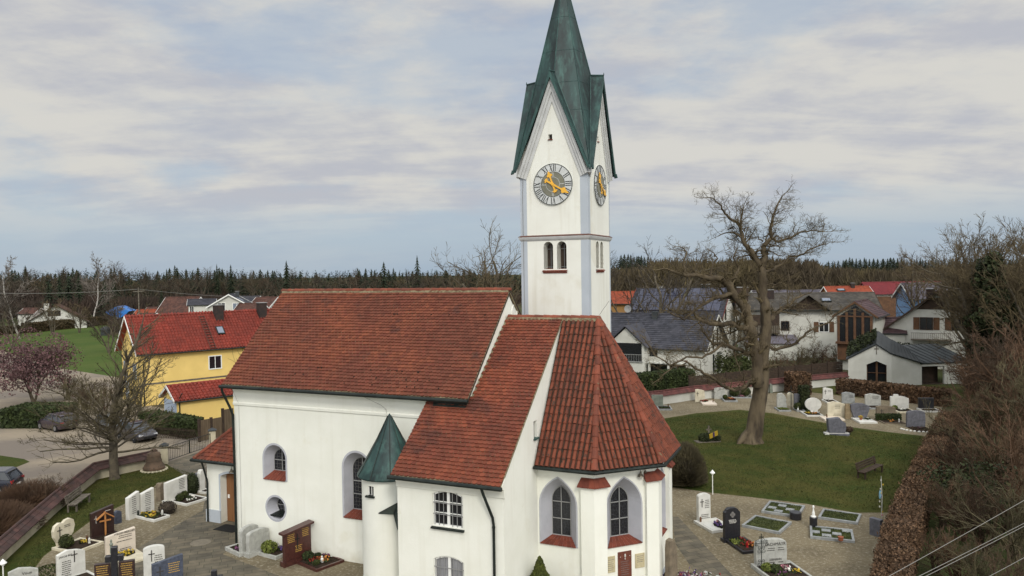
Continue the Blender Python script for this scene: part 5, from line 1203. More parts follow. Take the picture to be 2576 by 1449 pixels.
vb_ = MB(); vb_.M = FF; vb_.add([Vector(v) for v in vine.v], vine.f); vb_.build('climbing_plant', M['twig'], yh)
# its garage
ga, GF, GE, GW, _ = house('yellow_garage', 'low yellow garage with a red roof in front of the yellow house', AY(418, 972, 61.5), 0, 48, 12.5, 1.9, AY(418, 972, 61.5).z-1.05, 'wall_yellow', 'r_red', 'L', .3, barrel=True, tile=(.30, .36), cat='garage')
q = MB(); q.M = GW; q.box((-1.5, -.03, 0), (1.5, 0, 1.9)); q.build('side_wall_panel', M['garage_lt'], ga)
q = MB(); q.M = GF; q.tube([(.6, -.3, 2.6), (.45, -.1, 2.2), (.45, -.08, 0)], .05, 6); q.build('downpipe', M['darkmetal'], ga)
# large white house right of the tower
a1, F_, E1_, W1_, on1 = house('white_house', 'white house with a dark slate roof and narrow gable windows behind the old tree', (1808, 792), 84, 118, 17, 5.4, 3.3, 'wall_white', 'r_slate', 'R', .5, barrel=False, tile=(.36, .36), gable='wall_white',
    wins=[('E', -2.6, 3.0, .42, 2.2, None, 'darkmetal'), ('E', -.6, 3.0, .42, 2.2, None, 'darkmetal'), ('E', 1.4, 3.0, .42, 2.2, None, 'darkmetal'), ('E', -.6, .5, .45, 1.9, None, 'darkmetal'), ('E', 1.9, .2, 1.6, 2.2, None, 'darkmetal'), ('F', 14.2, .1, 1.1, 2.0, None, 'timber'), ('F', 11.7, .1, 3.2, 1.7, None, 'darkmetal'), ('F', 10.7, 2.5, 1.5, .6, None, 'darkmetal')])
q = MB(); q.M = Matrix.Translation((6.4, -3.2, 0)); s_ = .75
q.loft([[(0, -3.6, 0), (4.2, -3.6, 0), (4.2, -3.6, 3.7), (2.1, -3.6, 5.6), (0, -3.6, 3.7)], [(0, 3.0, 0), (4.2, 3.0, 0), (4.2, 3.0, 3.7), (2.1, 3.0, 5.6), (0, 3.0, 3.7)]]); q.build('dormer_wing', M['wall_white'], a1)
q = MB(); roofslab(q, [(2.1+6.4, -7.1, 5.8), (-.4+6.4, -7.1, 3.5), (-.4+6.4, 0, 3.5), (2.1+6.4, 0, 5.8)], .12, 0); roofslab(q, [(4.6+6.4, -7.1, 3.5), (2.1+6.4, -7.1, 5.8), (2.1+6.4, 0, 5.8), (4.6+6.4, 0, 3.5)], .12, 0); q.build('wing_roof', M['r_slate'], a1)
q = MB(); q.M = Matrix.Translation((6.4, -6.82, 0))
q.box((.7, 0, 2.0), (3.9, .04, 4.0)); o = q.build('balcony_glazing', M['glass'], a1)
q = MB(); q.M = Matrix.Translation((6.4, -6.95, 0)); q.box((.6, 0, 1.95), (4.0, .1, 2.05)); q.box((.6, 0, 2.75), (4.0, .04, 2.8))
for k in range(18): q.box((.7+k*.19, .0, 2.0), (.72+k*.19, .02, 2.78))
q.build('railing', M['lead'], a1)
q = MB(); q.box((10.8, -6.6, 1.85), (15.2, -4.6, 1.97))
for k in range(8): q.box((11.0+k*.55, -6.9, 1.98), (11.12+k*.55, -4.8, 2.08))
for x in (10.9, 13.0, 15.0): q.box((x, -6.5, 0), (x+.22, -6.3, 1.85))
q.build('pergola', M['wall_white'], a1)
q = MB(); q.tube([(6.5, 0, 6.6), (6.5, 0, 7.3)], .03, 5); q.M = Matrix.Translation((6.5, -.15, 7.35))@Matrix.Rotation(1.5, 4, 'X'); q.lathe([(.05, 0), (.42, .1), (.44, .13), (.05, .04)], 16); q.build('satellite_dish', M['lead'], a1)
q = MB(); q.box((9.6, -.9, 5.2), (10.2, -.3, 7.1)); q.build('chimney', M['zinc'], a1)
house('solar_house', 'white house with blue solar panels covering its roof', (1838, 726), 100, 118, 13, 5.2, 5.4, 'wall_white', 'r_slate', 'R', .4, wins=[('E', -1.5, 5.2, .6, 1.4, None, 'darkmetal'), ('E', 1.4, 3.0, .8, 1.4, None, 'darkmetal')], chim=[(9.6, .4, .9, .55, 'darkmetal'), (3.2, .4, .7, .3, 'wall_white')], solar=(1.2, .9, 11, 3, 1.0, 1.5), gable='r_red')
house('orange_roof_house', 'small ochre house with a bright orange roof right of the tower', (1655, 733), 130, 100, 12, 3.8, 6.2, 'wall_ochre', 'r_orange', 'R', .5, gable='r_orange')
lh, F_, E2, W2, on2 = house('long_house', 'long white house with a grey brown roof and dark balcony behind the old tree', (2199, 736), 101, 103, 18, 4.6, 6.3, 'wall_white', 'r_grey', 'R', .7, gable='darkwood',
    wins=[('F', 6.2, 3.6, 1.0, 1.2, None, 'darkwood'), ('F', 11.0, 3.4, 1.2, 1.3, 'timber'), ('F', 14.8, 3.4, 1.2, 1.3, 'timber')], chim=[(4.6, -1.2, 1.0, .5), (1.0, -1.5, 1.4, .9, 'darkwood')], sky=[(11.6, 2.4, 1.3, .9)])
q = MB(); q.M = F_; q.box((.9, -.9, 3.2), (5.4, -.02, 5.7)); q.build('balcony_recess', M['darkwood'], lh)
q = MB(); q.M = F_
for k in range(16): q.box((1.0+k*.28, -1.2, 3.3), (1.2+k*.28, -1.17, 4.3))
q.build('balcony_railing', M['greywood'], lh)
q = MB(); q.loft([[(6.6, -4.5, 6.3), (9.0, -4.5, 8.1), (11.4, -4.5, 6.3)], [(6.6, -1, 6.3), (9.0, -1, 8.1), (11.4, -1, 6.3)]]); q.build('dormer', M['darkwood'], lh)
q = MB(); roofslab(q, [(9.0, -5.2, 8.25), (6.3, -5.2, 6.2), (6.3, -.3, 6.2), (9.0, -.3, 8.25)], .1, 0); roofslab(q, [(11.7, -5.2, 6.2), (9.0, -5.2, 8.25), (9.0, -.3, 8.25), (11.7, -.3, 6.2)], .1, 0); q.build('dormer_roof', M['r_grey'], lh)
q = MB(); roofslab(q, [(1.0, -7.6, 2.2), (7.5, -7.6, 2.2), (7.5, -3.8, 3.1), (1.0, -3.8, 3.1)], .1, 0); q.box((1.3, -7.3, 0), (7.2, -3.9, 2.1)); lt = q.build('lean_to', M['r_lilac'], lh)
q = MB(); q.box((1.28, -7.32, 0), (7.22, -7.3, 2.05)); q.build('lean_to_wall', M['wall_white'], lh)
# timber glazed gable house
wg, F_, E_2, W_2, on_ = house('timber_gable_house', 'house with a glazed brown timber gable above the wooden fence', (2149.5, 760), 86, 36, 7, 2.45, 6.15, 'wall_white', 'r_purple', 'L', .5, gable='timber', tile=(.3, .3))
q = MB(); q.M = W_2
q.box((-1.75, -.35, 3.3), (1.75, -.04, 6.2)); q.loft([[(-1.75, -.35, 6.2), (1.75, -.35, 6.2), (0, -.35, 7.45)], [(-1.75, -.04, 6.2), (1.75, -.04, 6.2), (0, -.04, 7.45)]]); q.build('glazed_gable', M['glass'], wg)
q = MB(); q.M = W_2
for x in (-1.75, -.85, .0, .85, 1.75): q.box((x-.13, -.46, 3.3), (x+.13, -.352, 6.2+(1-abs(x)/1.75)*.9)); q.nxt()
q.box((-1.9, -.48, 6.15), (1.9, -.36, 6.3)); q.nxt(); q.box((-2.0, -.8, 3.05), (2.0, -.3, 3.3)); q.nxt(); q.box((-1.9, -.40, 1.2), (1.9, -.05, 3.04)); q.build('timber_frame', M['timber'], wg)
house('link_building', 'low purple brown roof between the timber gable and the big gable house', (2274, 800), 90, 110, 4.2, 2.4, 4.0, 'wall_white', 'r_purple', 'R', .2, gable='darkwood', cat='building')
gh, F_, E3_, W3, on_ = house('gable_house', 'big white gable house with brown shutters behind the small chapel', (2354, 736), 86, 33, 12, 6.1, 3.9, 'wall_white', 'r_brown', 'L', .6, gable='darkwood', wins=[('W', -1.0, 4.5, 1.3, 1.4, 'timber', 'darkwood'), ('W', 2.2, 4.5, 1.3, 1.4, 'timber', 'darkwood')], chim=[(1.6, .6, .9, .35)])
q = MB(); q.M = W3; q.loft([[(-2.0, -.06, 6.85), (2.0, -.06, 6.85), (.6, -.06, 8.2), (-.6, -.06, 8.2)], [(-2.0, .0, 6.85), (2.0, 0, 6.85), (.6, 0, 8.2), (-.6, 0, 8.2)]]); q.build('attic_cladding', M['darkwood'], gh)
q = MB(); q.M = W3; q.box((-2.5, -1.1, 3.3), (1.6, 0, 3.42)); q.box((-2.5, -1.1, 4.15), (1.6, -1.05, 4.2))
for k in range(21): q.box((-2.45+k*.195, -1.1, 3.4), (-2.42+k*.195, -1.07, 4.16))
q.build('balcony', M['greywood'], gh)
q = MB(); q.tube([(1.0, -6.2, 3.8), (.9, -5.7, 3.2), (.9, -5.6, 0)], .05, 5); q.build('downpipe', M['darkmetal'], gh)
house('blue_house', 'light blue house with a lilac grey roof beyond the chapel', (2266, 713), 114, 98, 13, 3.9, 7.0, 'wall_blue', 'r_lilac', 'L', .5)
bn, F_, _a, _b, _c = house('red_barn', 'barn with a bright crimson roof beyond the blue house', (2168, 711), 150, 95, 17, 4.6, 6.4, 'wall_white', 'r_crimson', 'L', .4, gable='r_crimson', cat='barn')
q = MB(); q.M = F_; q.box((1.2, -.06, 0), (7.2, .0, 6.0)); q.build('timber_wall', M['timber'], bn)
house('red_roof_house', 'small house with an orange red roof left of the crimson barn', (2186, 720), 138, 96, 8, 2.8, 6.9, 'wall_ochre', 'r_orange', 'R', .3, sky=[(2.6, 1.6, 1.4, .8)], chim=[(5, -.4, .6, .6)])
house('far_house', 'far house with a lilac brown roof above the long grey roof', (2105, 729), 145, 96, 16, 3.2, 6.2, 'wall_white', 'r_lilac', 'R', .3)
house('far_house', 'far house with a brown roof right of the solar roof', (1885, 739), 120, 110, 6, 3.0, 6.2, 'wall_white', 'r_brown', 'R', .4, chim=[(2, 0, 1.2, .3, 'wall_white')])
# village on the left
cot, F_, _e, W5, _c = house('white_cottage', 'small white cottage with a dark roof behind the long meadow hedge', (140, 768), 178, -27, 12, 6.6, 1.5, 'wall_white', 'r_brown', 'L', .5, gable='darkwood', wins=[('W', -.4, 3.1, 2.6, 1.2, None, 'darkwood'), ('W', -.4, .9, 2.6, 1.2, None, 'darkwood')], chim=[(2, 2.0, 1.0, .4, 'wall_white')])
house('far_house', 'low house with a brown roof left of the white cottage', (104, 775), 186, 100, 5, 2.4, 3.4, 'wall_white', 'r_brown', 'R', .3)
vh, F_, E6, W6, on6 = house('village_house', 'white village house with a blue black roof above the yellow house', (574.5, 741), 150, -14, 10, 4.3, 5.7, 'wall_white', 'r_slate', 'L', .5, wins=[('W', -1.4, 5.0, 1.4, 1.6, None, 'whiteframe', 'glass'), ('W', 1.4, 5.0, 1.4, 1.5, None, 'whiteframe', 'skyglass')], chim=[(4.5, -1.2, .7, .5, 'zinc')])
FNW = on6(2.4, 2.2, 1.0, 1.5, .1, 'skyglass', 'solar_panel')
house('village_house', 'white dormer wing with a slate roof left of the white village house', (545, 752), 155, 70, 5.5, 3.0, 6.2, 'wall_white', 'r_slate', 'R', .3, wins=[('F', .9, 4.6, .8, 1.4)])
for (x, y, Y, az, L, hw, ze, roof, lab) in ((505, 747, 170, 98, 8.5, 4.5, 3.6, 'r_brown', 'house with an old red brown roof left of the white village house'), (452, 772, 200, 95, 9, 3.5, 2.2, 'r_brown', 'low brown roofed house at the edge of the village'), (412, 778, 190, 95, 7, 3, 2.2, 'r_orange', 'low house with a pale red roof beside the power pole'),
        (655, 745, 185, 96, 6, 3.8, 5.2, 'r_slate', 'house with a bluish slate roof right of the white village house'), (700, 747, 165, 100, 5.2, 4.2, 5.0, 'r_brown', 'house with a brown roof behind the left end of the nave ridge'), (665, 763, 150, 100, 5.5, 2.6, 4.8, 'r_brown', 'low brown roofed annexe above the yellow house ridge'), (395, 788, 160, 95, 4, 2, 3.6, 'r_brown', 'small shed with a brown roof behind the blue hut')):
    house('village_house', lab, (x, y), Y, az, L, hw, ze, 'wall_white', roof, 'R', .3, cat='house')
# blue tarpaulin hut
tp_ = M['tarp'] = mat('blue_tarpaulin', (.03, .17, .50), (.02, .12, .38), .8, .5, .3, 3, spot=((.10, .09, .08), .6, .54, 1))
hp = AY(305, 769, 160); hut = thing('tarpaulin_hut', 'hut covered with a bright blue tarpaulin at the end of the meadow', 'hut', (hp.x, hp.y, 0), .1)
q = MB(); q.add([(0, -2, hp.z), (-2.4, -2, hp.z-1.2), (-2.1, -2, hp.z-1.5), (0, -2, hp.z-2.7), (1.4, -2, hp.z-2.0), (2.3, -2, hp.z-1.1), (0, 2, hp.z), (-2.4, 2, hp.z-1.2), (2.3, 2, hp.z-1.1)], [(0, 1, 2, 3, 4, 5), (0, 6, 7, 1), (0, 5, 8, 6)]); o = q.build('tarpaulin', tp_, hut); o.modifiers.new('s', 'SOLIDIFY').thickness = .06
q = MB(); q.box((-2.0, -1.8, 0), (2.0, 1.8, hp.z-1.8)); q.build('wall', M['darkwood'], hut)
q = MB(); q.M = Matrix.Translation((-1.6, -3.4, 0)); q.lathe([(.95, 0), (1.0, 1.3), (.7, 1.75), (.1, 1.85)], 16); q = q.build('water_tank', M['zinc']); q.location = (hp.x, hp.y, 0); tag(q, 'dark round tank standing in front of the blue tarpaulin hut', 'tank')
# power pole and its line
pp_ = AY(350, 800, 140); pp_.z = 0; zt2 = hfor(350, 727, 140)
pole = thing('power_pole', 'wooden power pole with a crossarm behind the yellow house roof', 'pole', pp_)
q = MB(); q.tube([(0, 0, 0), (0, 0, zt2+.3)], [.16, .11], 6); q.build('post', M['greywood'], pole)
q = MB(); q.tube([(-1.0, 0, zt2-.5), (1.0, 0, zt2-.4)], .09, 4); q.build('crossarm', M['greywood'], pole)
def wire(lab, a, b, sag, r=.02, name='overhead_wire'):
    q = MB(); a, b = Vector(a), Vector(b); q.tube([a.lerp(b, k/16)+Vector((0, 0, -sag*4*(k/16)*(1-k/16))) for k in range(17)], r, 4); o = q.build(name, M['wire']); tag(o, lab, 'wire'); return o
wire('long overhead wire from the left edge to the power pole', AY(-40, 737, 120), pp_+Vector((0, 0, zt2)), .35, .035)
wire('overhead wire running from the power pole behind the village roofs', pp_+Vector((0, 0, zt2)), AY(700, 747, 170), .5, .03)
# four lines passing close by at lower right
for k, (p0, p1, lab) in enumerate((((2620, 1230), (2190, 1470), 'topmost overhead wire crossing the lower right corner'), ((2620, 1290), (2260, 1470), 'upper wire of the close pair at lower right'), ((2620, 1297), (2268, 1475), 'lower wire of the close pair at lower right'), ((2620, 1375), (2430, 1475), 'lowest overhead wire in the lower right corner'))):
    a = AY(*p0, 15); b = AY(*p1, 12); d = b-a; wire(lab, a-d*.5, b+d*.6, .04, .006)
# ================================================================== small chapel
cc = G(2140, 971); cP = [G(2134, 968), G(2243, 973.5), G(2319, 968)]
ax = (cP[1]-cP[0]); Lc = ax.length; ax.normalize(); hC = lambda p, y: pxh(p, y)
mort = thing('cemetery_chapel', 'small white gabled chapel with a dark metal roof and a dark pointed doorway', 'chapel', cP[0], math.atan2(ax.y, ax.x))
z_l, z_p, z_r = hC(cP[0], 903), hC(cP[0]+ax*Lc*.66, 866), hC(cP[1], 890)
inv = mort.matrix_world  # identity until update; build in local frame by hand
yd = Vector((-ax.y, ax.x, 0)); lc = lambda p: Vector(((p-cP[0]).dot(ax), (p-cP[0]).dot(yd), 0)); c2 = lc(cP[2]); z_2 = hC(cP[2], 914.5)
xp = Lc*.66
q = MB(); q.loft([[(0, y, 0), (Lc, y, 0), (Lc, y, z_r), (xp, y, z_p), (0, y, z_l)] for y in (0, 5.0)]); wl = q.build('wall', M['wall_white'], mort)
dpz = hC(cP[0]+ax*Lc*.66, 908); dp1 = hC(cP[0]+ax*Lc*.66, 918); x0d, x1d = Lc*.43, Lc*.89
pen = [(x0d, -.1), (x1d, -.1), (x1d, dp1), ((x0d+x1d)/2, dpz), (x0d, dp1)]
cut(wl, [[[(x, y, z) for x, z in pen] for y in (-.3, .55)]])
q = MB(); q.add([(x, .54, z) for x, z in pen], [(0, 1, 2, 3, 4)]); dg_ = q.build('door', M['glass'], mort)
q = MB(); cxm = (x0d+x1d)/2; q.box((cxm-.09, .40, 0), (cxm+.09, .52, dp1+.25)); q.box((x0d, .44, 0), (x0d+.07, .52, dp1)); q.box((x1d-.07, .44, 0), (x1d, .52, dp1)); q.box((x0d, .46, 1.25), (x1d, .50, 1.31)); q.build('door_frame', M['timber'], dg_)
q = MB(); s0 = Vector((Lc, 0, 0)); q.loft([[s0+Vector((0, .03, 0)), c2, c2+Vector((-.3, 3, 0)), s0+Vector((-.3, 3.5, 0))], [s0+Vector((0, .03, z_r)), c2+Vector((0, 0, z_2)), c2+Vector((-.3, 3, z_2)), s0+Vector((-.3, 3.5, z_r))]]); q.build('side_wall', M['wall_white'], mort)
q = MB(); ov = .2
def seam_roof(q, pts, n=9):
    roofslab(q, pts, .12, 0); a, b, c, d = [Vector(p) for p in pts]
    for k in range(n+1): q.tube([a.lerp(b, k/n)+Vector((0, 0, .03)), d.lerp(c, k/n)+Vector((0, 0, .03))], .03, 3)
seam_roof(q, [(xp, -.15, z_p+.06), (Lc, -.15, z_r+.06), (Lc, 5.2, z_r+.9), (xp, 5.2, z_p+.95)], 3)
seam_roof(q, [(Lc, -.15, z_r+.07), c2+Vector((.2, -.15, z_2+.06)), c2+Vector((-.6, 3.4, z_2+.8)), (Lc, 5.2, z_r+.95)], 8)
q.build('roof', M['zinc'], mort)
q = MB(); roofslab(q, [(-.2, -.12, z_l-.0), (xp, -.12, z_p+.07), (xp, 5.2, z_p+.9), (-.2, 5.2, z_l+.9)], .12, 0); o = q.build('roof', M['zinc'], mort); 
q = MB()
for k in range(1500):
    f = R.random(); y = R.uniform(.3, 5); q.leaf((-.2+(xp+.1)*f, y, z_l+(z_p-z_l)*f+.25+y*.16+R.uniform(-.15, .35)), .16, None, Vector((0, 0, .6)))
q.build('ivy', M['ivy'], mort)
q = MB(); cr_ = hC(cP[0]+ax*xp, 880); q.box((xp-.03, -.06, cr_-.45), (xp+.03, 0, cr_+.35)); q.box((xp-.22, -.06, cr_+.08), (xp+.22, 0, cr_+.14)); q.build('wall_cross', M['greywood'], mort)
# open shelter to the right of it
dv = (cP[2]-cP[1]).normalized(); shp = cP[2]+Vector((0, .0, 0)); sx = Vector((1, .12, 0)).normalized()
she = thing('open_shelter', 'dark open shelter with a grey metal roof right of the small chapel', 'shelter', shp, math.atan2(sx.y, sx.x)); Hh = hC(shp, 922)
q = MB(); q.box((.02, 1.2, 0), (2.6, 1.3, Hh)); q.box((0, .1, 0), (.08, 1.3, Hh)); q.box((.02, .05, .0), (2.45, 1.2, .03)); q.box((.02, .2, Hh-.1), (2.5, 1.3, Hh)); q.build('shade_lining', M['darkwood'], she)  # back, side, floor and ceiling in dark colour, standing in for the opening's shade
q = MB(); q.box((2.45, 0, 0), (5.2, .25, Hh)); q.box((0.0, -.02, Hh), (5.2, .2, Hh+.32)); q.build('wall', M['wall_white'], she)
q = MB(); seam_roof(q, [(-.2, -.15, Hh+.36), (5.4, -.15, Hh+.36), (4.6, 4.2, Hh+1.75), (-1.6, 4.2, Hh+1.75)], 9); q.build('roof', M['zinc'], she)
# ================================================================== boundary walls, gate, fences
M['coping'] = mat('purplish_coping_tile', (.082, .043, .037), (.055, .035, .031), 2, .85, .3, 30, tint=.3)
M['coping_red'] = mat('red_coping_tile', (.12, .042, .036), (.085, .034, .03), 2, .85, tint=.25)
M['wall_old'] = mat('old_churchyard_plaster', (.52, .47, .34), (.40, .36, .26), .9, .95, .3, 20, spot=((.25, .22, .14), 1.3, .64, .6))
def wallrun(name, label, pts, th, h, cw_, ch_, wm, cm, tw=.3):
    root = thing(name, label, 'wall', pts[0]); o = MB(); c = MB(); P = [Vector((p.x, p.y, 0))-Vector((pts[0].x, pts[0].y, 0)) for p in pts]
    def off(i, d):
        a = (P[i]-P[i-1]).normalized() if i else (P[1]-P[0]).normalized(); b = (P[i+1]-P[i]).normalized() if i < len(P)-1 else a
        n = Vector((-(a+b).y, (a+b).x, 0)).normalized(); return P[i]+n*d/max(.5, n.dot(Vector((-a.y, a.x, 0))))
    o.loft([[off(i, 0), off(i, th), off(i, th)+Vector((0, 0, h)), off(i, 0)+Vector((0, 0, h))] for i in range(len(P))])
    e = (cw_-th)/2; zc = h-.04
    for i in range(len(P)-1):
        for sg in (0, 1):
            A0, A1 = (off(i, -e), off(i+1, -e)) if not sg else (off(i+1, th+e), off(i, th+e)); m0, m1 = (off(i, th/2), off(i+1, th/2)) if not sg else (off(i+1, th/2), off(i, th/2))
            p4 = [A0+Vector((0, 0, zc)), A1+Vector((0, 0, zc)), m1+Vector((0, 0, zc+ch_)), m0+Vector((0, 0, zc+ch_))]
            n = max(1, int((A1-A0).length/tw)); rows = 2
            for r_ in range(rows):
                for k in range(n):
                    f0, f1 = k/n, (k+.97)/n; g0, g1 = r_/rows, (r_+1.1)/rows; j = R.uniform(-.008, .008)+.03*(1)
                    L = lambda f, g: (p4[0].lerp(p4[1], f)).lerp(p4[3].lerp(p4[2], f), min(g, 1))
                    up = Vector((0, 0, j)); a, b, cc_, d = L(f0, g0)+up, L(f1, g0)+up, L(f1, g1)+up*.3, L(f0, g1)+up*.3
                    c.add([a, b, cc_, d, a-up*1.6, b-up*1.6], [(0, 1, 2, 3), (4, 5, 1, 0)])
        c.loft([[off(i, -e)+Vector((0, 0, zc)), off(i, th+e)+Vector((0, 0, zc)), off(i, th/2)+Vector((0, 0, zc+ch_))], [off(i+1, -e)+Vector((0, 0, zc)), off(i+1, th+e)+Vector((0, 0, zc)), off(i+1, th/2)+Vector((0, 0, zc+ch_))]])
        c.tube([off(i, th/2)+Vector((0, 0, zc+ch_+.01)), off(i+1, th/2)+Vector((0, 0, zc+ch_+.01))], .07, 6)
    o.build('wall_body', M[wm], root); c.build('coping', M[cm], root); return root
wallrun('churchyard_wall', 'low plastered churchyard wall with a purple brown tile coping at lower left', [G(-260, 1680), G(0, 1424), G(147, 1286), G(243, 1207), G(400, 1172)], .35, .66, .86, .34, 'wall_old', 'coping')
wallrun('churchyard_wall', 'white churchyard wall with a red tile coping at the back of the graves', [G(1560, 1029), G(1669, 1018), G(1747, 1006), G(1893, 992), G(2031, 977), G(2133, 967.5)], .3, .85, .7, .40, 'wall_white', 'coping_red')
# gate and pillars
def pillar(lab, p, h, w=.42):
    o = thing('gate_pillar', lab, 'pillar', p, .35); q = MB(); q.box((-w/2, -w/2, 0), (w/2, w/2, h)); q.build('shaft', M['wall_old'], o); q = MB(); q.box((-w/2-.07, -w/2-.07, h), (w/2+.07, w/2+.07, h+.05)); q.loft([[(-w/2-.05, -w/2-.05, h+.05), (w/2+.05, -w/2-.05, h+.05), (w/2+.05, w/2+.05, h+.05), (-w/2-.05, w/2+.05, h+.05)], [(-.02, -.02, h+.2), (.02, -.02, h+.2), (.02, .02, h+.2), (-.02, .02, h+.2)]]); q.build('cap', M['zinc'], o)
g0, g1 = G(414, 1166), G(535, 1124)
pillar('plastered gate pillar beside the old bell', g0, 1.15); pillar('plastered gate pillar at the far end of the iron gate', g1, 1.15)
gd = (g1-g0); gl = gd.length-.5; gate = thing('iron_gate', 'dark iron double gate between two plastered pillars', 'gate', g0+gd.normalized()*.25, math.atan2(gd.y, gd.x))
for s_, (a, b) in enumerate(((0, gl/2-.03), (gl/2+.03, gl))):
    q = MB()
    for z in (.12, .98): q.tube([(a, 0, z), (b, 0, z)], .022, 6)
    n = 13
    for k in range(n+1): x = a+(b-a)*k/n; q.tube([(x, 0, .1), (x, 0, 1.0)], .011 if 0 < k < n else .03, 5)
    q.build('gate_leaf', M['darkmetal'], gate)
# the bell
bl = thing('old_bell', 'big old cast iron bell set on the ground beside the gate', 'bell', G(388, 1183)); q = MB()
q.lathe([(.62, .08), (.64, .16), (.58, .30), (.47, .48), (.41, .75), (.39, .98), (.36, 1.08), (.22, 1.16), (.05, 1.18)], 28); o = q.build('bell_body', mat('bell_iron', (.085, .062, .042), (.13, .085, .055), 2.2, .8, .3, 12, spot=((.04, .035, .03), 1.7, .6, .7)), bl, smooth=True)
for z, r in ((.20, .635), (.62, .445), (.92, .405)):
    q = MB(); q.lathe([(r, z), (r+.02, z+.015), (r, z+.03)], 28); q.build('bell_band', o.data.materials[0], bl)
q = MB()
for k in range(5): a = k*1.26; q.tube([(.14*math.cos(a), .14*math.sin(a), 1.14), (.16*math.cos(a), .16*math.sin(a), 1.28), (0, 0, 1.33)], .035, 6)
q.build('bell_crown', o.data.materials[0], bl)
q = MB()
for k in range(20): a = k*.314; q.blob((.72*math.cos(a), .72*math.sin(a), .04), (.09, .09, .07), 6, 4, .01)
q.lathe([(.66, 0), (.64, .08)], 20); q.build('stone_base', M['wall_old'], bl)
# benches
def bench(lab, a, b, mm, L=None, face=1):
    d = b-a; L = L or d.length; o = thing('park_bench', lab, 'bench', a, math.atan2(d.y, d.x)); w = .42
    for nm, parts in (('seat', [((0, -.05-k*.14, .40), (L, .07-k*.14, .44)) for k in range(3)]), ('backrest', [((0, .10+k*.03, .50+k*.13), (L, .14+k*.03, .60+k*.13)) for k in range(3)])):
        q = MB()
        for p in parts: q.box(*p)
        q.build(nm, M[mm], o)
    for x in (.12, L-.2):
        q = MB(); q.box((x, -.34, 0), (x+.08, -.26, .40)); q.box((x, .06, 0), (x+.08, .14, .45)); q.box((x, -.34, .32), (x+.08, .1, .395)); q.add([(x, .06, .4), (x+.08, .06, .4), (x+.08, .14, .4), (x, .14, .4), (x, .18, .88), (x+.08, .18, .88), (x+.08, .22, .88), (x, .22, .88)], [(0, 1, 5, 4), (1, 2, 6, 5), (2, 3, 7, 6), (3, 0, 4, 7), (4, 5, 6, 7)]); q.build('leg_frame', M[mm], o)
    return o
bench('weathered grey wooden bench against the churchyard wall on the left', G(168, 1295)+Vector((0, .2, 0)), G(222, 1255), 'greywood', 2.0)
bench('dark brown wooden bench on the lawn near the beech hedge', G(2160, 1206), G(2234, 1174), 'darkwood', 2.5)
# wooden fence behind the back wall
f0, f1 = G(1739, 1000)+Vector((0, .8, 0)), G(2131, 962)+Vector((0, .9, 0)); fd = f1-f0; n = 9; fx = thing('wooden_fence', 'long dark wooden panel fence behind the red coped wall', 'fence', f0, math.atan2(fd.y, fd.x)); Lf = fd.length/n
for k in range(n):
    q = MB(); hh = 1.75+.28*k/n
    for r_ in range(11): q.box((k*Lf+.08, -.02+(r_ % 2)*.015, .12+r_*hh/11), ((k+1)*Lf-.08, .01+(r_ % 2)*.015, .12+(r_+.93)*hh/11))
    q.build('fence_panel', M['darkwood'], fx); q = MB(); q.box((k*Lf-.06, -.06, 0), (k*Lf+.06, .06, hh+.2)); q.build('fence_post', M['darkwood'], fx)
# reed fence and lattice fence on the left
M['reed'] = mat('reed_mat', (.13, .095, .06), (.09, .065, .04), 8, .9, .4, 30, zs=.1)
f0, f1 = G(502, 1112), G(590, 1092); fd = f1-f0; fx = thing('reed_fence', 'brown reed panel fence with dark posts beside the yellow garage', 'fence', f0, math.atan2(fd.y, fd.x)); n = 3; Lf = fd.length/n; ht = [1.55, 1.5, 2.0]
for k in range(n):
    q = MB(); q.box((k*Lf+.08, -.02, .05), ((k+1)*Lf-.06, .02, ht[k])); q.build('fence_panel', M['reed'], fx); q = MB(); q.box((k*Lf-.08, -.08, 0), (k*Lf+.08, .08, ht[k]+.12)); q.build('fence_post', M['darkwood'], fx)
f0, f1 = G(392, 1101), G(490, 1108); fd = f1-f0; Lf = fd.length; fx = thing('lattice_fence', 'dark criss-cross lattice fence in front of the ivy hedge', 'fence', f0, math.atan2(fd.y, fd.x)); q = MB()
for k in range(int(Lf/.16)+3):
    x = k*.16-.3
    for s_ in (-1, 1):
        xa, xb = (x, x+.42) if s_ > 0 else (x+.42, x); q.obox(((xa+xb)/2, s_*.012, .42), ((xb-xa)/2, 0, .40), (.014, 0, 0), (0, .008, 0))
q.build('lattice', M['darkwood'], fx); q = MB()
for z in (.25, .65): q.box((0, .03, z), (Lf, .06, z+.05))
q.build('rail', M['darkwood'], fx)
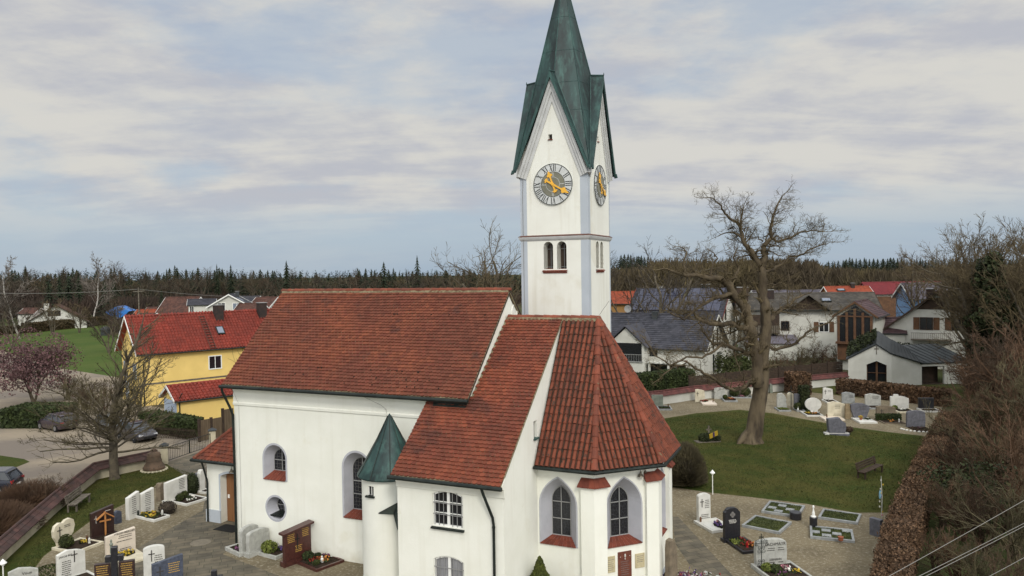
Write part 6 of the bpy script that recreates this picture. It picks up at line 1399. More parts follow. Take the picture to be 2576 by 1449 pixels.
# ================================================================== cars
M['tyre'] = mat('tyre', (.012, .012, .012), rough=.9); M['rim'] = mat('rim', (.30, .30, .31), rough=.35, metal=.7); M['tail'] = mat('tail_light', (.28, .012, .012), rough=.3); M['headl'] = mat('head_light', (.55, .56, .58), rough=.2); M['carglass'] = mat('car_glass', (.03, .035, .042), rough=.06, spec=.8)
def car(lab, p, az, paint, kind='suv', s=.87):
    o = thing('parked_car', lab, 'car', p, math.pi/2-rad(az)); o.scale = (s, s, s); pm = paint
    st = [(-2.10, .70, .42, .80), (-2.02, .82, .30, .95), (-1.5, .88, .22, 1.0), (-.5, .90, .20, .98), (.6, .90, .20, .96), (1.1, .89, .21, .93), (1.7, .85, .24, .82), (2.02, .74, .30, .70), (2.12, .60, .38, .58)]
    def ring(x, w, z0, z1, k=1): return [(x, -w*.92, z0), (x, w*.92, z0), (x, w, z0+.12), (x, w, z0+(z1-z0)*.6), (x, w*.95, z1-.04), (x, w*.80, z1), (x, -w*.80, z1), (x, -w*.95, z1-.04), (x, -w, z0+(z1-z0)*.6), (x, -w, z0+.12)]
    q = MB(); q.loft([ring(*a) for a in st]); b = q.build('body', pm, o, smooth=True); b.modifiers.new('e', 'EDGE_SPLIT').split_angle = rad(40)
    H = 1.52; q = MB()
    gl = [(-1.95, .74, .98), (-1.62, .66, H-.07), (-.2, .68, H), (.25, .66, H-.04), (1.05, .76, .94)]
    q.loft([[(-1.95, -.76, .95), (1.08, -.78, .92), (.22, -.64, H-.05), (-.2, -.66, H-.02), (-1.6, -.63, H-.07)], [(-1.95, .76, .95), (1.08, .78, .92), (.22, .64, H-.05), (-.2, .66, H-.02), (-1.6, .63, H-.07)]]); q.build('window', M['carglass'], o)
    q = MB(); q.loft([[(x, -w, z), (x, -w*.9, z+.045), (x, w*.9, z+.045), (x, w, z)] for x, w, z in ((-1.75, .62, H-.14), (-1.55, .66, H-.05), (-.2, .68, H), (.22, .66, H-.04), (.36, .63, H-.10))])
    for y in (-1, 1):
        for pts in (((-2.0, .76, .93), (-1.62, .65, H-.06)), ((-.55, .775, .95), (-.5, .675, H-.02)), ((1.1, .785, .92), (.25, .66, H-.04)), ((-1.35, .775, .95), (-1.2, .67, H-.04))): q.tube([(x, y*w, z) for x, w, z in pts], .035, 4)
    q.build('roof', pm, o)
    for x in (-1.28, 1.30):
        for y in (-1, 1):
            wh = MB(); wh.M = Matrix.Translation((x, y*.80, .33))@Matrix.Rotation(math.pi/2, 4, 'X'); wh.lathe([(.20, -.11), (.33, -.10), (.345, 0), (.33, .10), (.20, .11)], 20); w_ = wh.build('wheel', M['tyre'], o)
            wh = MB(); wh.M = Matrix.Translation((x, y*.89, .33))@Matrix.Rotation(math.pi/2, 4, 'X'); wh.lathe([(.21, -.03), (.19, .0), (.05, .02), (.02, .03)], 10); wh.build('rim', M['rim'], w_)
    for y in (-1, 1):
        q = MB(); q.box((-2.09, y*.66-.14, .72), (-1.98, y*.66+.14, .90)); q.build('tail_light', M['tail'], o)
        q = MB(); q.box((1.90, y*.60-.16, .58), (2.07, y*.60+.14, .70)); q.build('headlight', M['headl'], o)
        q = MB(); q.box((.72, y*.95-.08, .95), (.86, y*.95+.08, 1.07)); q.build('mirror', pm, o)
    q = MB(); q.box((2.06, -.42, .34), (2.13, .42, .52)); q.build('grille', M['tyre'], o); q = MB(); q.box((-2.13, -.25, .50), (-2.09, .25, .61)); q.build('number_plate', M['whiteframe'], o)
    return o
def paintm(n, c): 
    m_ = mat(n, c, rough=.25, spec=.6, metal=.3); m_.node_tree.nodes['Principled BSDF'].inputs['Coat Weight'].default_value = .6; return m_
a = G(98, 1080); b = G(136, 1087); d = a-b; az = math.degrees(math.atan2(d.x, d.y))
car('dark purple hatchback parked beside the clipped hedge, seen from behind', (a+b)/2+Vector((.55, .55, 0)), az, paintm('purple_paint', (.045, .030, .042)))
car('dark grey car parked nose towards the iron gate', Vector((-27.9, 55.6, 0)), 128, paintm('charcoal_paint', (.030, .028, .036)))
car('grey car half hidden behind the bushy tree, beside the charcoal car', Vector((-31.2, 58.6, 0)), 128, paintm('silvergrey_paint', (.10, .11, .12)))
car('dark blue car cut off by the left picture edge', G(-22, 1246)+Vector((-.7, .4, 0)), 262, paintm('navy_paint', (.008, .010, .022)))
# ================================================================== graves
M['st_white'] = mat('white_marble', (.62, .61, .56), (.54, .53, .48), 2.5, .6, .1, 20, spot=((.44, .43, .38), 3, .62, .4))
M['st_cream'] = mat('cream_limestone', (.60, .55, .42), (.50, .45, .33), 2.5, .8, .25, 20, spot=((.33, .31, .22), 3, .62, .5))
M['st_blush'] = mat('pale_limestone', (.64, .56, .46), (.56, .49, .40), 2, .8, .2, 20)
M['st_grey'] = mat('grey_granite', (.30, .31, .30), (.22, .23, .23), 4, .6, .1, 30, spot=((.15, .16, .15), 5, .6, .5))
M['st_lgrey'] = mat('light_grey_stone', (.42, .42, .38), (.33, .33, .30), 4, .75, .2, 30, spot=((.24, .25, .21), 3, .58, .6))
M['st_green'] = mat('mossy_grey_stone', (.20, .22, .18), (.14, .16, .13), 3, .85, .3, 20)
M['st_blue'] = mat('blue_grey_granite', (.075, .085, .115), (.05, .058, .08), 7, .4, spot=((.12, .13, .17), 9, .6, .6))
M['st_slate'] = mat('violet_grey_slate', (.130, .130, .148), (.088, .089, .102), 5, .6, .3, 15)
M['st_red'] = mat('dark_red_granite', (.075, .026, .020), (.05, .018, .015), 9, .3, spec=.5)
M['st_brown'] = mat('dark_brown_granite', (.040, .020, .017), (.026, .014, .012), 8, .35, spec=.5)
M['st_black'] = mat('black_granite', (.014, .014, .017), (.022, .022, .026), 9, .3, spec=.5)
M['st_sand'] = mat('rough_sandstone', (.26, .20, .12), (.19, .145, .085), 3, .9, .5, 14, spot=((.11, .10, .06), 2.5, .58, .6))
M['st_taupe'] = mat('brown_rough_stone', (.20, .16, .11), (.13, .105, .075), 3, .9, .5, 12)
M['clay'] = mat('clay_pot', (.24, .08, .04), rough=.8)
def outline(kind, w, h):
    hw = w/2
    if kind == 'rect': P = [(-hw, 0), (hw, 0), (hw, h), (-hw, h)]
    elif kind == 'round': P = [(-hw, 0), (hw, 0), (hw, h*.9)]+[(hw*math.cos(rad(a)), h*.9+h*.1*math.sin(rad(a))) for a in range(15, 180, 15)]+[(-hw, h*.9)]
    elif kind == 'slant': P = [(-hw, 0), (hw, 0), (hw, h), (-hw, h*.86)]
    elif kind == 'slantr': P = [(-hw, 0), (hw, 0), (hw, h*.84), (hw*.5, h*.93), (-hw*.3, h), (-hw, h*.9)]
    elif kind == 'heart': P = [(-hw*.55, 0), (hw*.35, 0), (hw*.45, h*.25), (hw*.85, h*.45), (hw, h*.7), (hw*.9, h*.9), (hw*.55, h), (hw*.15, h*.98), (-hw*.1, h*.90), (-hw*.45, h*.94), (-hw*.85, h*.86), (-hw, h*.68), (-hw*.95, h*.45), (-hw*.65, h*.22)]
    elif kind == 'disc': r = min(hw, h*.42); P = [(-hw*.62, 0), (hw*.62, 0), (hw*.5, h*.2)]+[(r*math.cos(rad(a))*hw/r, h-r*1.0+r*math.sin(rad(a))) for a in range(-50, 231, 14)]+[(-hw*.5, h*.2)]
    elif kind == 'gothic': P = [(-hw, 0), (hw, 0), (hw, h*.86), (hw*.8, h*.90), (hw*.72, h*.95), (hw*.4, h), (-hw*.4, h), (-hw*.72, h*.95), (-hw*.8, h*.90), (-hw, h*.86)]
    elif kind == 'trap': P = [(-hw*.9, 0), (hw*.95, 0), (hw, h*.25), (hw*.9, h*.88), (hw*.5, h*.93), (-hw*.4, h), (-hw*.85, h*.97)]
    elif kind == 'notch': P = [(-hw, 0), (hw, 0), (hw, h*.74), (hw*.7, h*.82), (hw*.2, h*.88), (-hw*.1, h*.88), (-hw*.15, h), (-hw*.62, h), (-hw*.68, h*.85), (-hw*.85, h*.88), (-hw, h*.84)]
    elif kind == 'shield': P = [(-hw*.6, 0), (hw*.55, 0), (hw*.75, h*.2), (hw, h*.6), (hw*.97, h*.82), (hw*.4, h*.97), (-hw*.3, h), (-hw, h*.92), (-hw*.98, h*.6), (-hw*.8, h*.3)]
    elif kind == 'gable': P = [(-hw, 0), (hw, 0), (hw, h*.82), (-hw*.2, h), (-hw*.35, h*1.0), (-hw, h*.88)]
    elif kind == 'boulder': P = [(-hw*.8, 0), (hw*.85, 0), (hw, h*.35), (hw*.95, h*.7), (hw*.5, h*.85), (hw*.3, h), (-hw*.5, h*.95), (-hw, h*.93), (-hw*.95, h*.5)]
    elif kind == 'arch': P = [(-hw, 0), (hw, 0), (hw*1.04, h*.5), (hw*1.0, h*.86)]+[(hw*math.cos(rad(a)), h*.86+h*.14*math.sin(rad(a))) for a in range(20, 180, 20)]+[(-hw*1.0, h*.86), (-hw*1.03, h*.5)]
    elif kind == 'rough':
        P = [(-hw, 0), (hw, 0), (hw*.95, h*.3), (hw*.85, h*.45), (hw*.95, h*.6), (hw*.6, h*.85), (hw*.1, h), (-hw*.8, h*.97), (-hw, h*.8)]
    return P
M['ply'] = {}
def cross(mb, x, z, h, w=.02, y=-.012, arm=.5): mb.box((x-w, y, z), (x+w, .0, z+h)); mb.box((x-h*arm*.5, y, z+h*.62), (x-w, .0, z+h*.62+2*w)); mb.box((x+w, y, z+h*.62), (x+h*arm*.5, .0, z+h*.62+2*w))
def grave(label, kind, a, b, top, col, t=.15, kerb=None, kcol='st_white', fill='soil', kh=.13, ins='ins', plants=(), txt=None, crs=None, rows=None, ex=.12, klen=None, base=.0, kpx=None, cat='grave', kerbside=0):
    """a, b: pixels of the foot of the stone; klen: length of the kerbed bed in front; kpx: pixels of back left, back right, front right"""
    A, B = G(*a), G(*b); d = B-A; w = d.length; ang = math.atan2(d.y, d.x); mid = (A+B)/2
    h = pxh(mid, top)
    o = thing('grave', label, cat, mid, ang)
    if kind:
        P = outline(kind, w, h-base); q = MB(); q.M = Matrix.Translation((0, 0, base)); q.prism(P, 0, t); st = q.build('headstone', M[col], o, bevel=.012)
        if base: q = MB(); q.box((-w/2-.08, -.06, 0), (w/2+.08, t+.06, base)); q.build('stone_base', M[col], o)
        if rows or txt:
            q = MB(); q.M = Matrix.Translation((0, 0, base))
            for r_ in (rows or ()): lines(q, r_[0]*w, r_[1]*w, r_[2]*(h-base), r_[3], r_[4] if len(r_) > 4 else .085, .032, -.008)
            if q.f: q.build('inscription', M[ins], st)
            for tx in (txt or ()): text(tx[0], tx[1], M[ins], st, Matrix.Translation((tx[2]*w, -.012, base+tx[3]*(h-base))))
        if crs:
            q = MB(); q.M = Matrix.Translation((0, 0, base)); cross(q, crs[0]*w, crs[1]*h, crs[2]*h, .016 if len(crs) < 4 else crs[3], -.02); q.build('cross', M['ins'] if ins != 'ltins' else M['ltins'], st)
    if klen:
        x0, x1 = -w/2-ex, w/2+ex
        if kerbside: x0, x1 = x0+kerbside, x1+kerbside
        y1, y0 = (.0, -klen); kb = MB(); e = .10
        kb.box((x0, y0, 0), (x1, y0+e, kh)); kb.box((x0, y0+e, 0), (x0+e, y1+t, kh)); kb.box((x1-e, y0+e, 0), (x1, y1+t, kh)); kb.box((x0+e, y1-.02, 0), (x1-e, y1+t-.01, kh-.003))
        kb.build('kerb', M[kcol], o, bevel=.008)
        f = MB(); nx, ny = 8, 8
        gv = [(x0+e+(x1-x0-2*e)*i/nx, y0+e+(y1-y0-e-.02)*j/ny, kh-.03+(R.uniform(0, .04) if 0 < i < nx and 0 < j < ny else 0)) for j in range(ny+1) for i in range(nx+1)]
        f.add(gv, [(j*(nx+1)+i, j*(nx+1)+i+1, (j+1)*(nx+1)+i+1, (j+1)*(nx+1)+i) for j in range(ny) for i in range(nx)]); f.build('bed', M[fill], o)
        for p in plants:
            k, fx, fy, s = p[:4]; x = x0+e+(x1-x0-2*e)*fx; y = y0+e+(y1-y0-e)*fy; c = p[4] if len(p) > 4 else None; q = MB()
            if k == 'ball': leaves_blob(q, (x, y, kh+s*.85), s, int(900*s/.3), .045); q.build('box_ball', M['box'], o)
            elif k == 'cube': q.M = Matrix.Translation((x, y, kh-.02)); leaves_box(q, (-s, -s*.35, 0), (s, s*.35, s*.8), 900, .07); q.build('clipped_block', M['green'], o)
            elif k == 'bush': leaves_blob(q, (x, y, kh+s*.6), (s, s, s*.8), int(500*s/.3), .07, False); q.build('plant', M[c or 'yellowgreen'], o)
            elif k == 'fl':
                for i in range(int(26*s/.2)):
                    a_ = R.uniform(0, 6.28); r_ = s*R.random()**.5; q.leaf((x+r_*math.cos(a_), y+r_*math.sin(a_), kh+R.uniform(.02, .12)), .075, None, Vector((0, -.3, .8)))
                q.build('flowers', FL[c], o)
                q = MB()
                for i in range(int(34*s/.2)):
                    a_ = R.uniform(0, 6.28); r_ = s*1.1*R.random()**.5; q.leaf((x+r_*math.cos(a_), y+r_*math.sin(a_), kh+R.uniform(.0, .08)), .08)
                q.build('leaves', M['green'], o)
            elif k == 'cover':
                for i in range(int(260*s/.3)):
                    q.leaf((min(x1-e, max(x0+e, x+R.gauss(0, s*.5))), min(y1, max(y0+e, y+R.gauss(0, s*.5))), kh+R.uniform(-.02, .05)), .06)
                q.build('ground_cover', M[c or 'moss'], o)
            elif k == 'lamp': q.M = Matrix.Translation((x, y, kh-.02)); q.lathe([(.055, 0), (.055, .03), (.045, .05), (.05, .20), (.03, .25), (.008, .27)], 10); q.build('grave_lantern', M[c or 'timber'], o)
            elif k == 'pot': q.M = Matrix.Translation((x, y, kh-.02)); q.lathe([(.08, 0), (.12, .16), (.13, .18), (.10, .17)], 12); q.build('bowl', M['clay'], o); q = MB(); leaves_blob(q, (x, y, kh+.22), (.14, .14, .09), 60, .07, False); q.build('flowers', FL[c or 'yellow'], o)
            elif k == 'slab': q.M = Matrix.Translation((0, 0, 0)); q.slab([(x0+e+(x1-x0-2*e)*u, y0+e+(y1-y0-e-.02)*v) for u, v in p[5]], kh-.03, kh+.012); q.build('cover_slab', M[c], o)
            elif k == 'fig': q.M = Matrix.Translation((x, y, kh-.02)); q.lathe([(.06, 0), (.05, .1), (.06, .16), (.02, .2), (.035, .24), (.01, .29)], 8); q.build('figurine', M['whiteframe'], o)
    return o
# --- left-hand side, beside the lawn
def gst(a, b): return a, b
DRK = 'soil'
grave('cream heart shaped gravestone with a thin cross and a clipped box ball', 'heart', (136, 1386), (190, 1366), 1308, 'st_cream', .16, klen=1.35, ex=.18, kerbside=.18, kcol='st_cream', crs=(-.22, .42, .38), rows=[(-.02, .32, .80, 2, .07)], plants=[('ball', .18, .72, .28), ('bush', .40, .80, .13), ('fl', .7, .5, .15, 'yellow'), ('lamp', .9, .55, 1), ('lamp', .75, .25, 1, 'st_white')])
grave('dark brown gravestone in two pieces with a small roofed wooden cross before it', 'slant', (231, 1357), (288, 1341), 1276, 'st_brown', .18, klen=1.0, ex=.08, kcol='st_brown', kh=.08, ins='ltins', crs=(-.30, .5, .25, .006), rows=[(.10, .38, .86, 1, .07)], plants=[('cover', .6, .4, .3, 'twig_brown')])
wc = thing('grave_cross', 'orange wooden grave cross with a little roof in front of the dark brown stone', 'cross', G(266, 1350)); wc.rotation_euler = (0, 0, .75)
mw = mat('larch_wood', (.42, .19, .06), (.36, .15, .045), 3, .6)
q = MB(); q.box((-.035, -.02, 0), (.035, .02, 1.08)); q.build('post', mw, wc); q = MB(); q.box((-.24, -.015, .72), (.24, .015, .79)); q.build('crossbar', mw, wc)
q = MB(); q.obox((-.17, 0, 1.0), (.20, 0, .15), (0, .08, 0), (.012, 0, -.014)); q.obox((.17, 0, 1.0), (.20, 0, -.15), (0, .08, 0), (.012, 0, .014)); q.build('little_roof', mw, wc)
# white open book pair
g_ = grave('white gravestone shaped like an open book with a flowering white kerbed bed', 'slant', (325, 1310), (352, 1299), 1240, 'st_white', .22, rows=[(-.22, .22, .86, 9, .10)])
grave('right page of the white book shaped gravestone, with the yellow flowering bed', 'slant', (357, 1298), (389, 1288), 1231, 'st_white', .22, klen=1.5, ex=.10, kerbside=-.28, rows=[(-.25, .25, .88, 8, .09), (-.2, .2, .28, 3, .08)], plants=[('cover', .5, .5, .5, 'green'), ('fl', .2, .35, .22, 'yellow'), ('fl', .35, .8, .2, 'yellow'), ('fl', .6, .45, .1, 'orange'), ('fl', .8, .65, .14, 'yellow'), ('lamp', .05, .95, 1, 'darkmetal'), ('lamp', .9, .2, 1, 'st_white')])
grave('white gravestone with a round relief medallion beside two box balls', 'slant', (419, 1268), (472, 1252), 1202, 'st_white', .22, base=.16, klen=1.35, ex=.05, kerbside=.25, rows=[(.08, .38, .90, 7, .085), (.0, .38, .22, 2, .08)], plants=[('ball', .1, .60, .19), ('ball', .52, .8, .19), ('fl', .35, .3, .12, 'white'), ('fl', .7, .55, .14, 'white'), ('fl', .55, .2, .12, 'white'), ('bush', .5, .5, .12, 'green')])
q = MB(); gm = S.objects['grave.004'] if 'grave.004' in S.objects else None
grave('tall thin rough brown stone at the back, left of the medallion stone', 'rough', (404, 1262), (416, 1257), 1215, 'st_taupe', .30)
grave('violet grey gravestone half hidden by the porch', 'slant', (487, 1236), (502, 1231), 1190, 'st_slate', .14, rows=None)
grave('white pillar shaped gravestone close to the porch corner', 'gothic', (505, 1240), (517, 1236), 1182, 'st_white', .25, klen=.5, ex=.15)
grave('low dark blue stone with a pale top between the brown stone and the book stone', 'slantr', (291, 1320), (307, 1315), 1284, 'st_blue', .16)
grave('cream gravestone with engraved rows and a small dark figure, yellow flowers at its foot', 'slant', (268, 1406), (342, 1386), 1335, 'st_blush', .18, klen=1.5, ex=.02, kcol='st_cream', kh=.10, rows=[(-.1, .42, .80, 2, .085), (-.2, .42, .58, 1, .07), (-.1, .40, .26, 3, .07)], txt=[('WEISENBERGER', .125, .12, .86)], plants=[('slab', .5, .3, 1, 'st_cream', [(0, 0), (1, 0), (1, .95), (.85, .6), (.5, .5), (.2, .75), (0, .6)]), ('fl', .6, .75, .28, 'yellow'), ('fl', .35, .8, .2, 'yellow')])
q = MB(); q.lathe([(.05, 0), (.06, .15), (.05, .32), (.075, .40), (.03, .47), (.045, .54), (.01, .6)], 10); q = q.build('figurine', M['st_green']); q.location = G(281, 1409, .02)+Vector((0.05, -.1, .32)); tag(q, 'small dark bronze figure standing against the cream gravestone', 'statue')
grave('white marble gravestone with a slim cross and a long inscription', 'slantr', (146, 1468), (216, 1446), 1382, 'st_white', .16, klen=1.2, ex=.12, crs=(.10, .55, .38), rows=[(-.38, -.02, .66, 9, .08)], txt=[('JAKOB BEIL', .10, -.20, .80)])
grave('grey gravestone with dove relief, cut off by the bottom edge', 'slantr', (22, 1507), (98, 1490), 1428, 'st_lgrey', .16, klen=.8, rows=[(.0, .4, .62, 4, .08)], txt=[('Voue', .15, .12, .74)])
grave('white rounded gravestone with an ornate dark cross on it', 'round', (362, 1462), (416, 1452), 1374, 'st_white', .22, klen=1.2, crs=(-.12, .55, .34), rows=[(.0, .40, .72, 4, .085)])
grave('slate blue gravestone with a gilt cross at the bottom edge', 'slant', (384, 1492), (462, 1474), 1402, 'st_blue', .16, klen=.8, ins='goldins', rows=[(.0, .4, .8, 5, .085)], crs=(-.25, .35, .4))
bc = thing('grave', 'black stone cross rising between two dark brown inscription slabs', 'grave', G(290, 1478), .33)
for s_ in (-1, 1):
    q = MB(); q.box((s_*.42-.28, -.05, 0), (s_*.42+.28, .10, 1.0)); o = q.build('slab', M['st_brown'], bc, bevel=.01); q = MB(); lines(q, s_*.42-.22, s_*.42+.22, .92, 7, .085, .03, -.055); q.build('inscription', M['goldins'], o)
q = MB(); q.box((-.11, -.10, 0), (.11, .12, 1.60)); q.box((-.32, -.098, 1.05), (-.11, .118, 1.27)); q.box((.11, -.098, 1.05), (.32, .118, 1.27)); q.build('stone_cross', M['st_black'], bc, bevel=.015)
q = MB(); q.box((-.9, -.25, 0), (.9, .2, .14)); q.build('stone_base', M['st_brown'], bc, bevel=.01)
bc = thing('grave', 'low black stone cross at the bottom edge on the paving', 'grave', G(540, 1490), .2); q = MB(); q.box((-.10, -.08, 0), (.10, .08, .85)); q.box((-.30, -.078, .48), (-.10, .078, .64)); q.box((.10, -.078, .48), (.30, .078, .64)); q.build('stone_cross', M['st_black'], bc, bevel=.015); q = MB(); q.box((-.55, -.1, 0), (.55, .12, .45)); q.build('slab', M['st_black'], bc, bevel=.01)
# --- in front of the nave wall
grave('tall grey gravestone at the nave wall, left of a pair', 'arch', (610, 1400), (652, 1383), 1322, 'st_lgrey', .22, klen=.0)
grave('plant bed of violet flowers beside the left grey gravestone', None, (575, 1385), (618, 1372), 1350, 'st_lgrey', .1, klen=1.15, kcol='st_lgrey', kh=.18, plants=[('fl', .3, .4, .3, 'purple'), ('fl', .7, .6, .3, 'purple'), ('fl', .6, .3, .25, 'pink'), ('bush', .8, .8, .16, 'green')])
grave('broad grey gravestone at the nave wall with a yellow green shrub', 'arch', (628, 1404), (678, 1384), 1332, 'st_lgrey', .22, klen=1.2, ex=.08, kerbside=.45, kcol='st_lgrey', kh=.16, base=.2, plants=[('bush', .18, .55, .30), ('bush', .3, .8, .25), ('fl', .6, .6, .25, 'violet'), ('fl', .8, .5, .2, 'white'), ('fl', .6, .25, .2, 'violet'), ('lamp', .75, .2, 1, 'st_white'), ('bush', .9, .3, .14, 'green')])
gr = grave('polished dark red granite gravestone with gilt panels and a flat cap', 'slant', (718, 1428), (784, 1405), 1327, 'st_red', .20, base=.22, klen=1.45, ex=.06, kerbside=.55, kcol='st_red', kh=.12, ins='goldins', rows=[(-.42, -.12, .90, 6, .075), (.14, .42, .92, 5, .075), (-.12, .14, .42, 4, .075)], plants=[('fl', .3, .5, .3, 'red'), ('fl', .6, .4, .3, 'orange'), ('bush', .3, .85, .22, 'green'), ('fig', .45, .3, 1), ('fl', .8, .6, .2, 'purple'), ('bush', .6, .7, .13, 'green'), ('bush', .2, .3, .12, 'box')])
A_, B_ = G(718, 1428), G(784, 1405); w_ = (B_-A_).length; h_ = pxh((A_+B_)/2, 1327)
q = MB(); q.add([(-w_/2-.1, -.10, h_*.885), (w_/2+.1, -.10, h_*1.0+.01), (w_/2+.1, .30, h_*1.0+.01), (-w_/2-.1, .30, h_*.885), (-w_/2-.1, -.10, h_*.885+.08), (w_/2+.1, -.10, h_+.09), (w_/2+.1, .30, h_+.09), (-w_/2-.1, .30, h_*.885+.08)], [(0, 3, 2, 1), (4, 5, 6, 7), (0, 1, 5, 4), (1, 2, 6, 5), (2, 3, 7, 6), (3, 0, 4, 7)]); q.build('cap_stone', M['st_red'], gr)
q = MB(); q.box((-.06, -.03, .62), (-.03, 0, 1.25)); q.box((-.16, -.03, 1.02), (.06, 0, 1.06)); q.build('crucifix', M['blacknum'], gr)
# --- right-hand churchyard, near
grave('tall narrow white gravestone with a cross and rows of letters beside the gravel', 'round', (1758, 1318), (1788, 1314), 1242, 'st_white', .20, klen=1.35, ex=.28, kerbside=.12, rows=[(.02, .40, .78, 5, .085), (-.35, .42, .30, 3, .08)], crs=(-.22, .55, .28), plants=[('slab', 0, 0, 1, 'st_white', [(0, 0), (.45, 0), (.35, .35), (.5, .6), (.9, .8), (1, 1), (0, 1)]), ('slab', 0, 0, 1, 'st_white', [(.7, 0), (1, 0), (1, .75), (.8, .55), (.65, .3)]), ('fl', .6, .45, .18, 'violet'), ('fl', .52, .2, .14, 'violet'), ('lamp', .08, .9, 1, 'timber'), ('fl', .75, .6, .1, 'pink')])
grave('black granite gravestone with a quatrefoil cross and red flowers in its bed', 'gothic', (1824, 1365), (1863, 1361), 1278, 'st_black', .20, base=.14, klen=1.45, ex=.12, kerbside=.15, kcol='st_black', kh=.12, ins='ltins', rows=[(-.25, .25, .62, 3, .06)], plants=[('cover', .25, .75, .3, 'yellowgreen'), ('fl', .6, .5, .26, 'red'), ('fl', .8, .35, .22, 'orange'), ('lamp', .45, .25, 1, 'tail'), ('fl', .7, .8, .12, 'red')])
q = MB(); a_, b_ = G(1824, 1365), G(1863, 1361); mm_ = (a_+b_)/2; q.M = Matrix.Translation((0, -.012, 1.2))
for dx, dz in ((0, .07), (0, -.07), (.06, 0), (-.06, 0)): q.loft([[(dx+.065*math.cos(k*.5236), y, dz+.065*math.sin(k*.5236)) for k in range(12)] for y in (0, .01)])
q.build('quatrefoil', M['greyins'], [o for o in S.objects if o.get('label', '').startswith('black granite gravestone with a quatrefoil')][0])
grave('broad rough white gravestone with the family name and a flowering bed, at the bottom edge', 'arch', (1904, 1432), (1979, 1425), 1357, 'st_lgrey', .22, base=.0, klen=1.5, ex=.20, kerbside=.05, kcol='st_lgrey', kh=.16, txt=[('LACHMAYR', .17, .12, .78), ('SEEMANN', .12, .12, .26)], rows=[(-.15, .12, .70, 2, .08), (.2, .42, .70, 2, .08), (-.1, .1, .2, 2, .07), (.2, .4, .2, 2, .07)], plants=[('bush', .12, .6, .2), ('bush', .3, .45, .2, 'green'), ('fl', .35, .3, .22, 'purple'), ('fl', .6, .5, .25, 'white'), ('fl', .62, .6, .2, 'pink'), ('fl', .8, .3, .15, 'yellow')])
ic = thing('iron_cross', 'black wrought iron scroll cross in front of the broad white gravestone', 'cross', G(1916, 1437), .1); q = MB(); H_ = 1.50
q.tube([(0, 0, 0), (0, 0, H_)], .016, 6); q.tube([(-.27, 0, 1.12), (.27, 0, 1.12)], .014, 6)
def spiral(cx, cz, r, a0, dr, n=14, t=1.6):
    q.tube([(cx+(r*(1-k/n*.75))*math.cos(a0+dr*k/n*t*6.28), 0, cz+(r*(1-k/n*.75))*math.sin(a0+dr*k/n*t*6.28)) for k in range(n+1)], .009, 4, False)
for s_ in (-1, 1):
    for z, r in ((.10, .10), (.26, .09), (.42, .07), (.80, .09), (.95, .08), (1.24, .08), (1.36, .05)): spiral(s_*r*1.05, z, r, math.pi if s_ > 0 else 0, s_)
    spiral(s_*.2, 1.19, .06, -1.57, s_); spiral(s_*.2, 1.05, .06, 1.57, -s_)
q.build('scrollwork', M['darkmetal'], ic)
# four low framed plots
def plot(lab, c, fill, slabs, extra=None):
    P = [G(*p) for p in c]; A, B, D = P[0], P[1], P[3]; d = B-A; w = d.length; e = D-A; y = e.dot(Vector((-d.y, d.x, 0)).normalized()); L = abs(y)
    o = thing('grave_plot', lab, 'grave', A, math.atan2(d.y, d.x)); kb = MB(); t = .10; h = .12
    kb.box((0, -t, 0), (w, 0, h)); kb.box((0, -L, 0), (w, -L+t, h)); kb.box((0, -L+t, 0), (t, -t, h)); kb.box((w-t, -L+t, 0), (w, -t, h)); kb.build('kerb', M['st_grey'], o, bevel=.006)
    f = MB(); f.box((t, -L+t, .0), (w-t, -t, .07)); f.build('bed', M['moss'], o)
    g = MB()
    for k in range(900): g.leaf((R.uniform(t, w-t), R.uniform(-L+t, -t), .08+R.uniform(-.01, .02)), .04)
    g.build('ground_cover', M['moss'], o)
    if slabs:
        for (u, v) in ((.38, .72), (.62, .5), (.38, .28), (.12, .5), (.86, .14)) if slabs == 1 else ((.42, .78), (.2, .55), (.42, .25), (.68, .5)):
            s = MB(); s.box((u*w-.19, -v*L-.16, .05), (u*w+.19, -v*L+.16, .105)); s.build('stepping_slab', M['st_grey'], o)
    return o, w, L
def zq(x, y): return (x*.25+1674.4, y*.25+1094.8)
plot('grey framed grave plot with stepping slabs and a black stump, far left of four', [zq(1045, 680), zq(1405, 730), zq(1320, 832), zq(950, 780)], 'moss', 2)
plot('grey framed plain green grave plot, near left of four', [zq(900, 825), zq(1270, 895), zq(1190, 1003), zq(797, 932)], 'moss', 0)
plot('grey framed plain green grave plot, far right of four', [zq(1585, 760), zq(1972, 815), zq(1910, 932), zq(1515, 842)], 'moss', 0)
plot('grey framed grave plot with stepping slabs and a lantern, near right of four', [zq(1450, 930), zq(1880, 972), zq(1812, 1112), zq(1378, 1035)], 'moss', 1)
def stump(lab, p, w, h, fig=False):
    o = thing('grave_stele', lab, 'gravestone', p); q = MB(); q.lathe([(w*.9, 0), (w, .03), (w, h-.03), (w*.9, h)], 16); q.build('block', M['st_black'], o)
    if fig: q = MB(); q.M = Matrix.Translation((0, 0, h)); q.lathe([(.12, 0), (.12, .04), (.07, .06), (.065, .2), (.045, .26), (.03, .38), (.05, .44), (.045, .50), (.01, .53)], 10); q.build('figure', M['whiteframe'], o)
stump('low round black stone block on the corner of the far left framed plot', G(*zq(1308, 845)), .27, .36); stump('square black stone block carrying a small white figure', G(*zq(1488, 930)), .17, .50, True)
for x, y, lab in ((1763, 1028, 'copper coloured lantern bowl on the near right framed plot'),):
    q = MB(); q.lathe([(.08, 0), (.10, .02), (.11, .16), (.13, .18), (.10, .17)], 12); q = q.build('grave_bowl', M['clay']); q.location = G(*zq(x, y+35), .11); tag(q, lab, 'bowl')
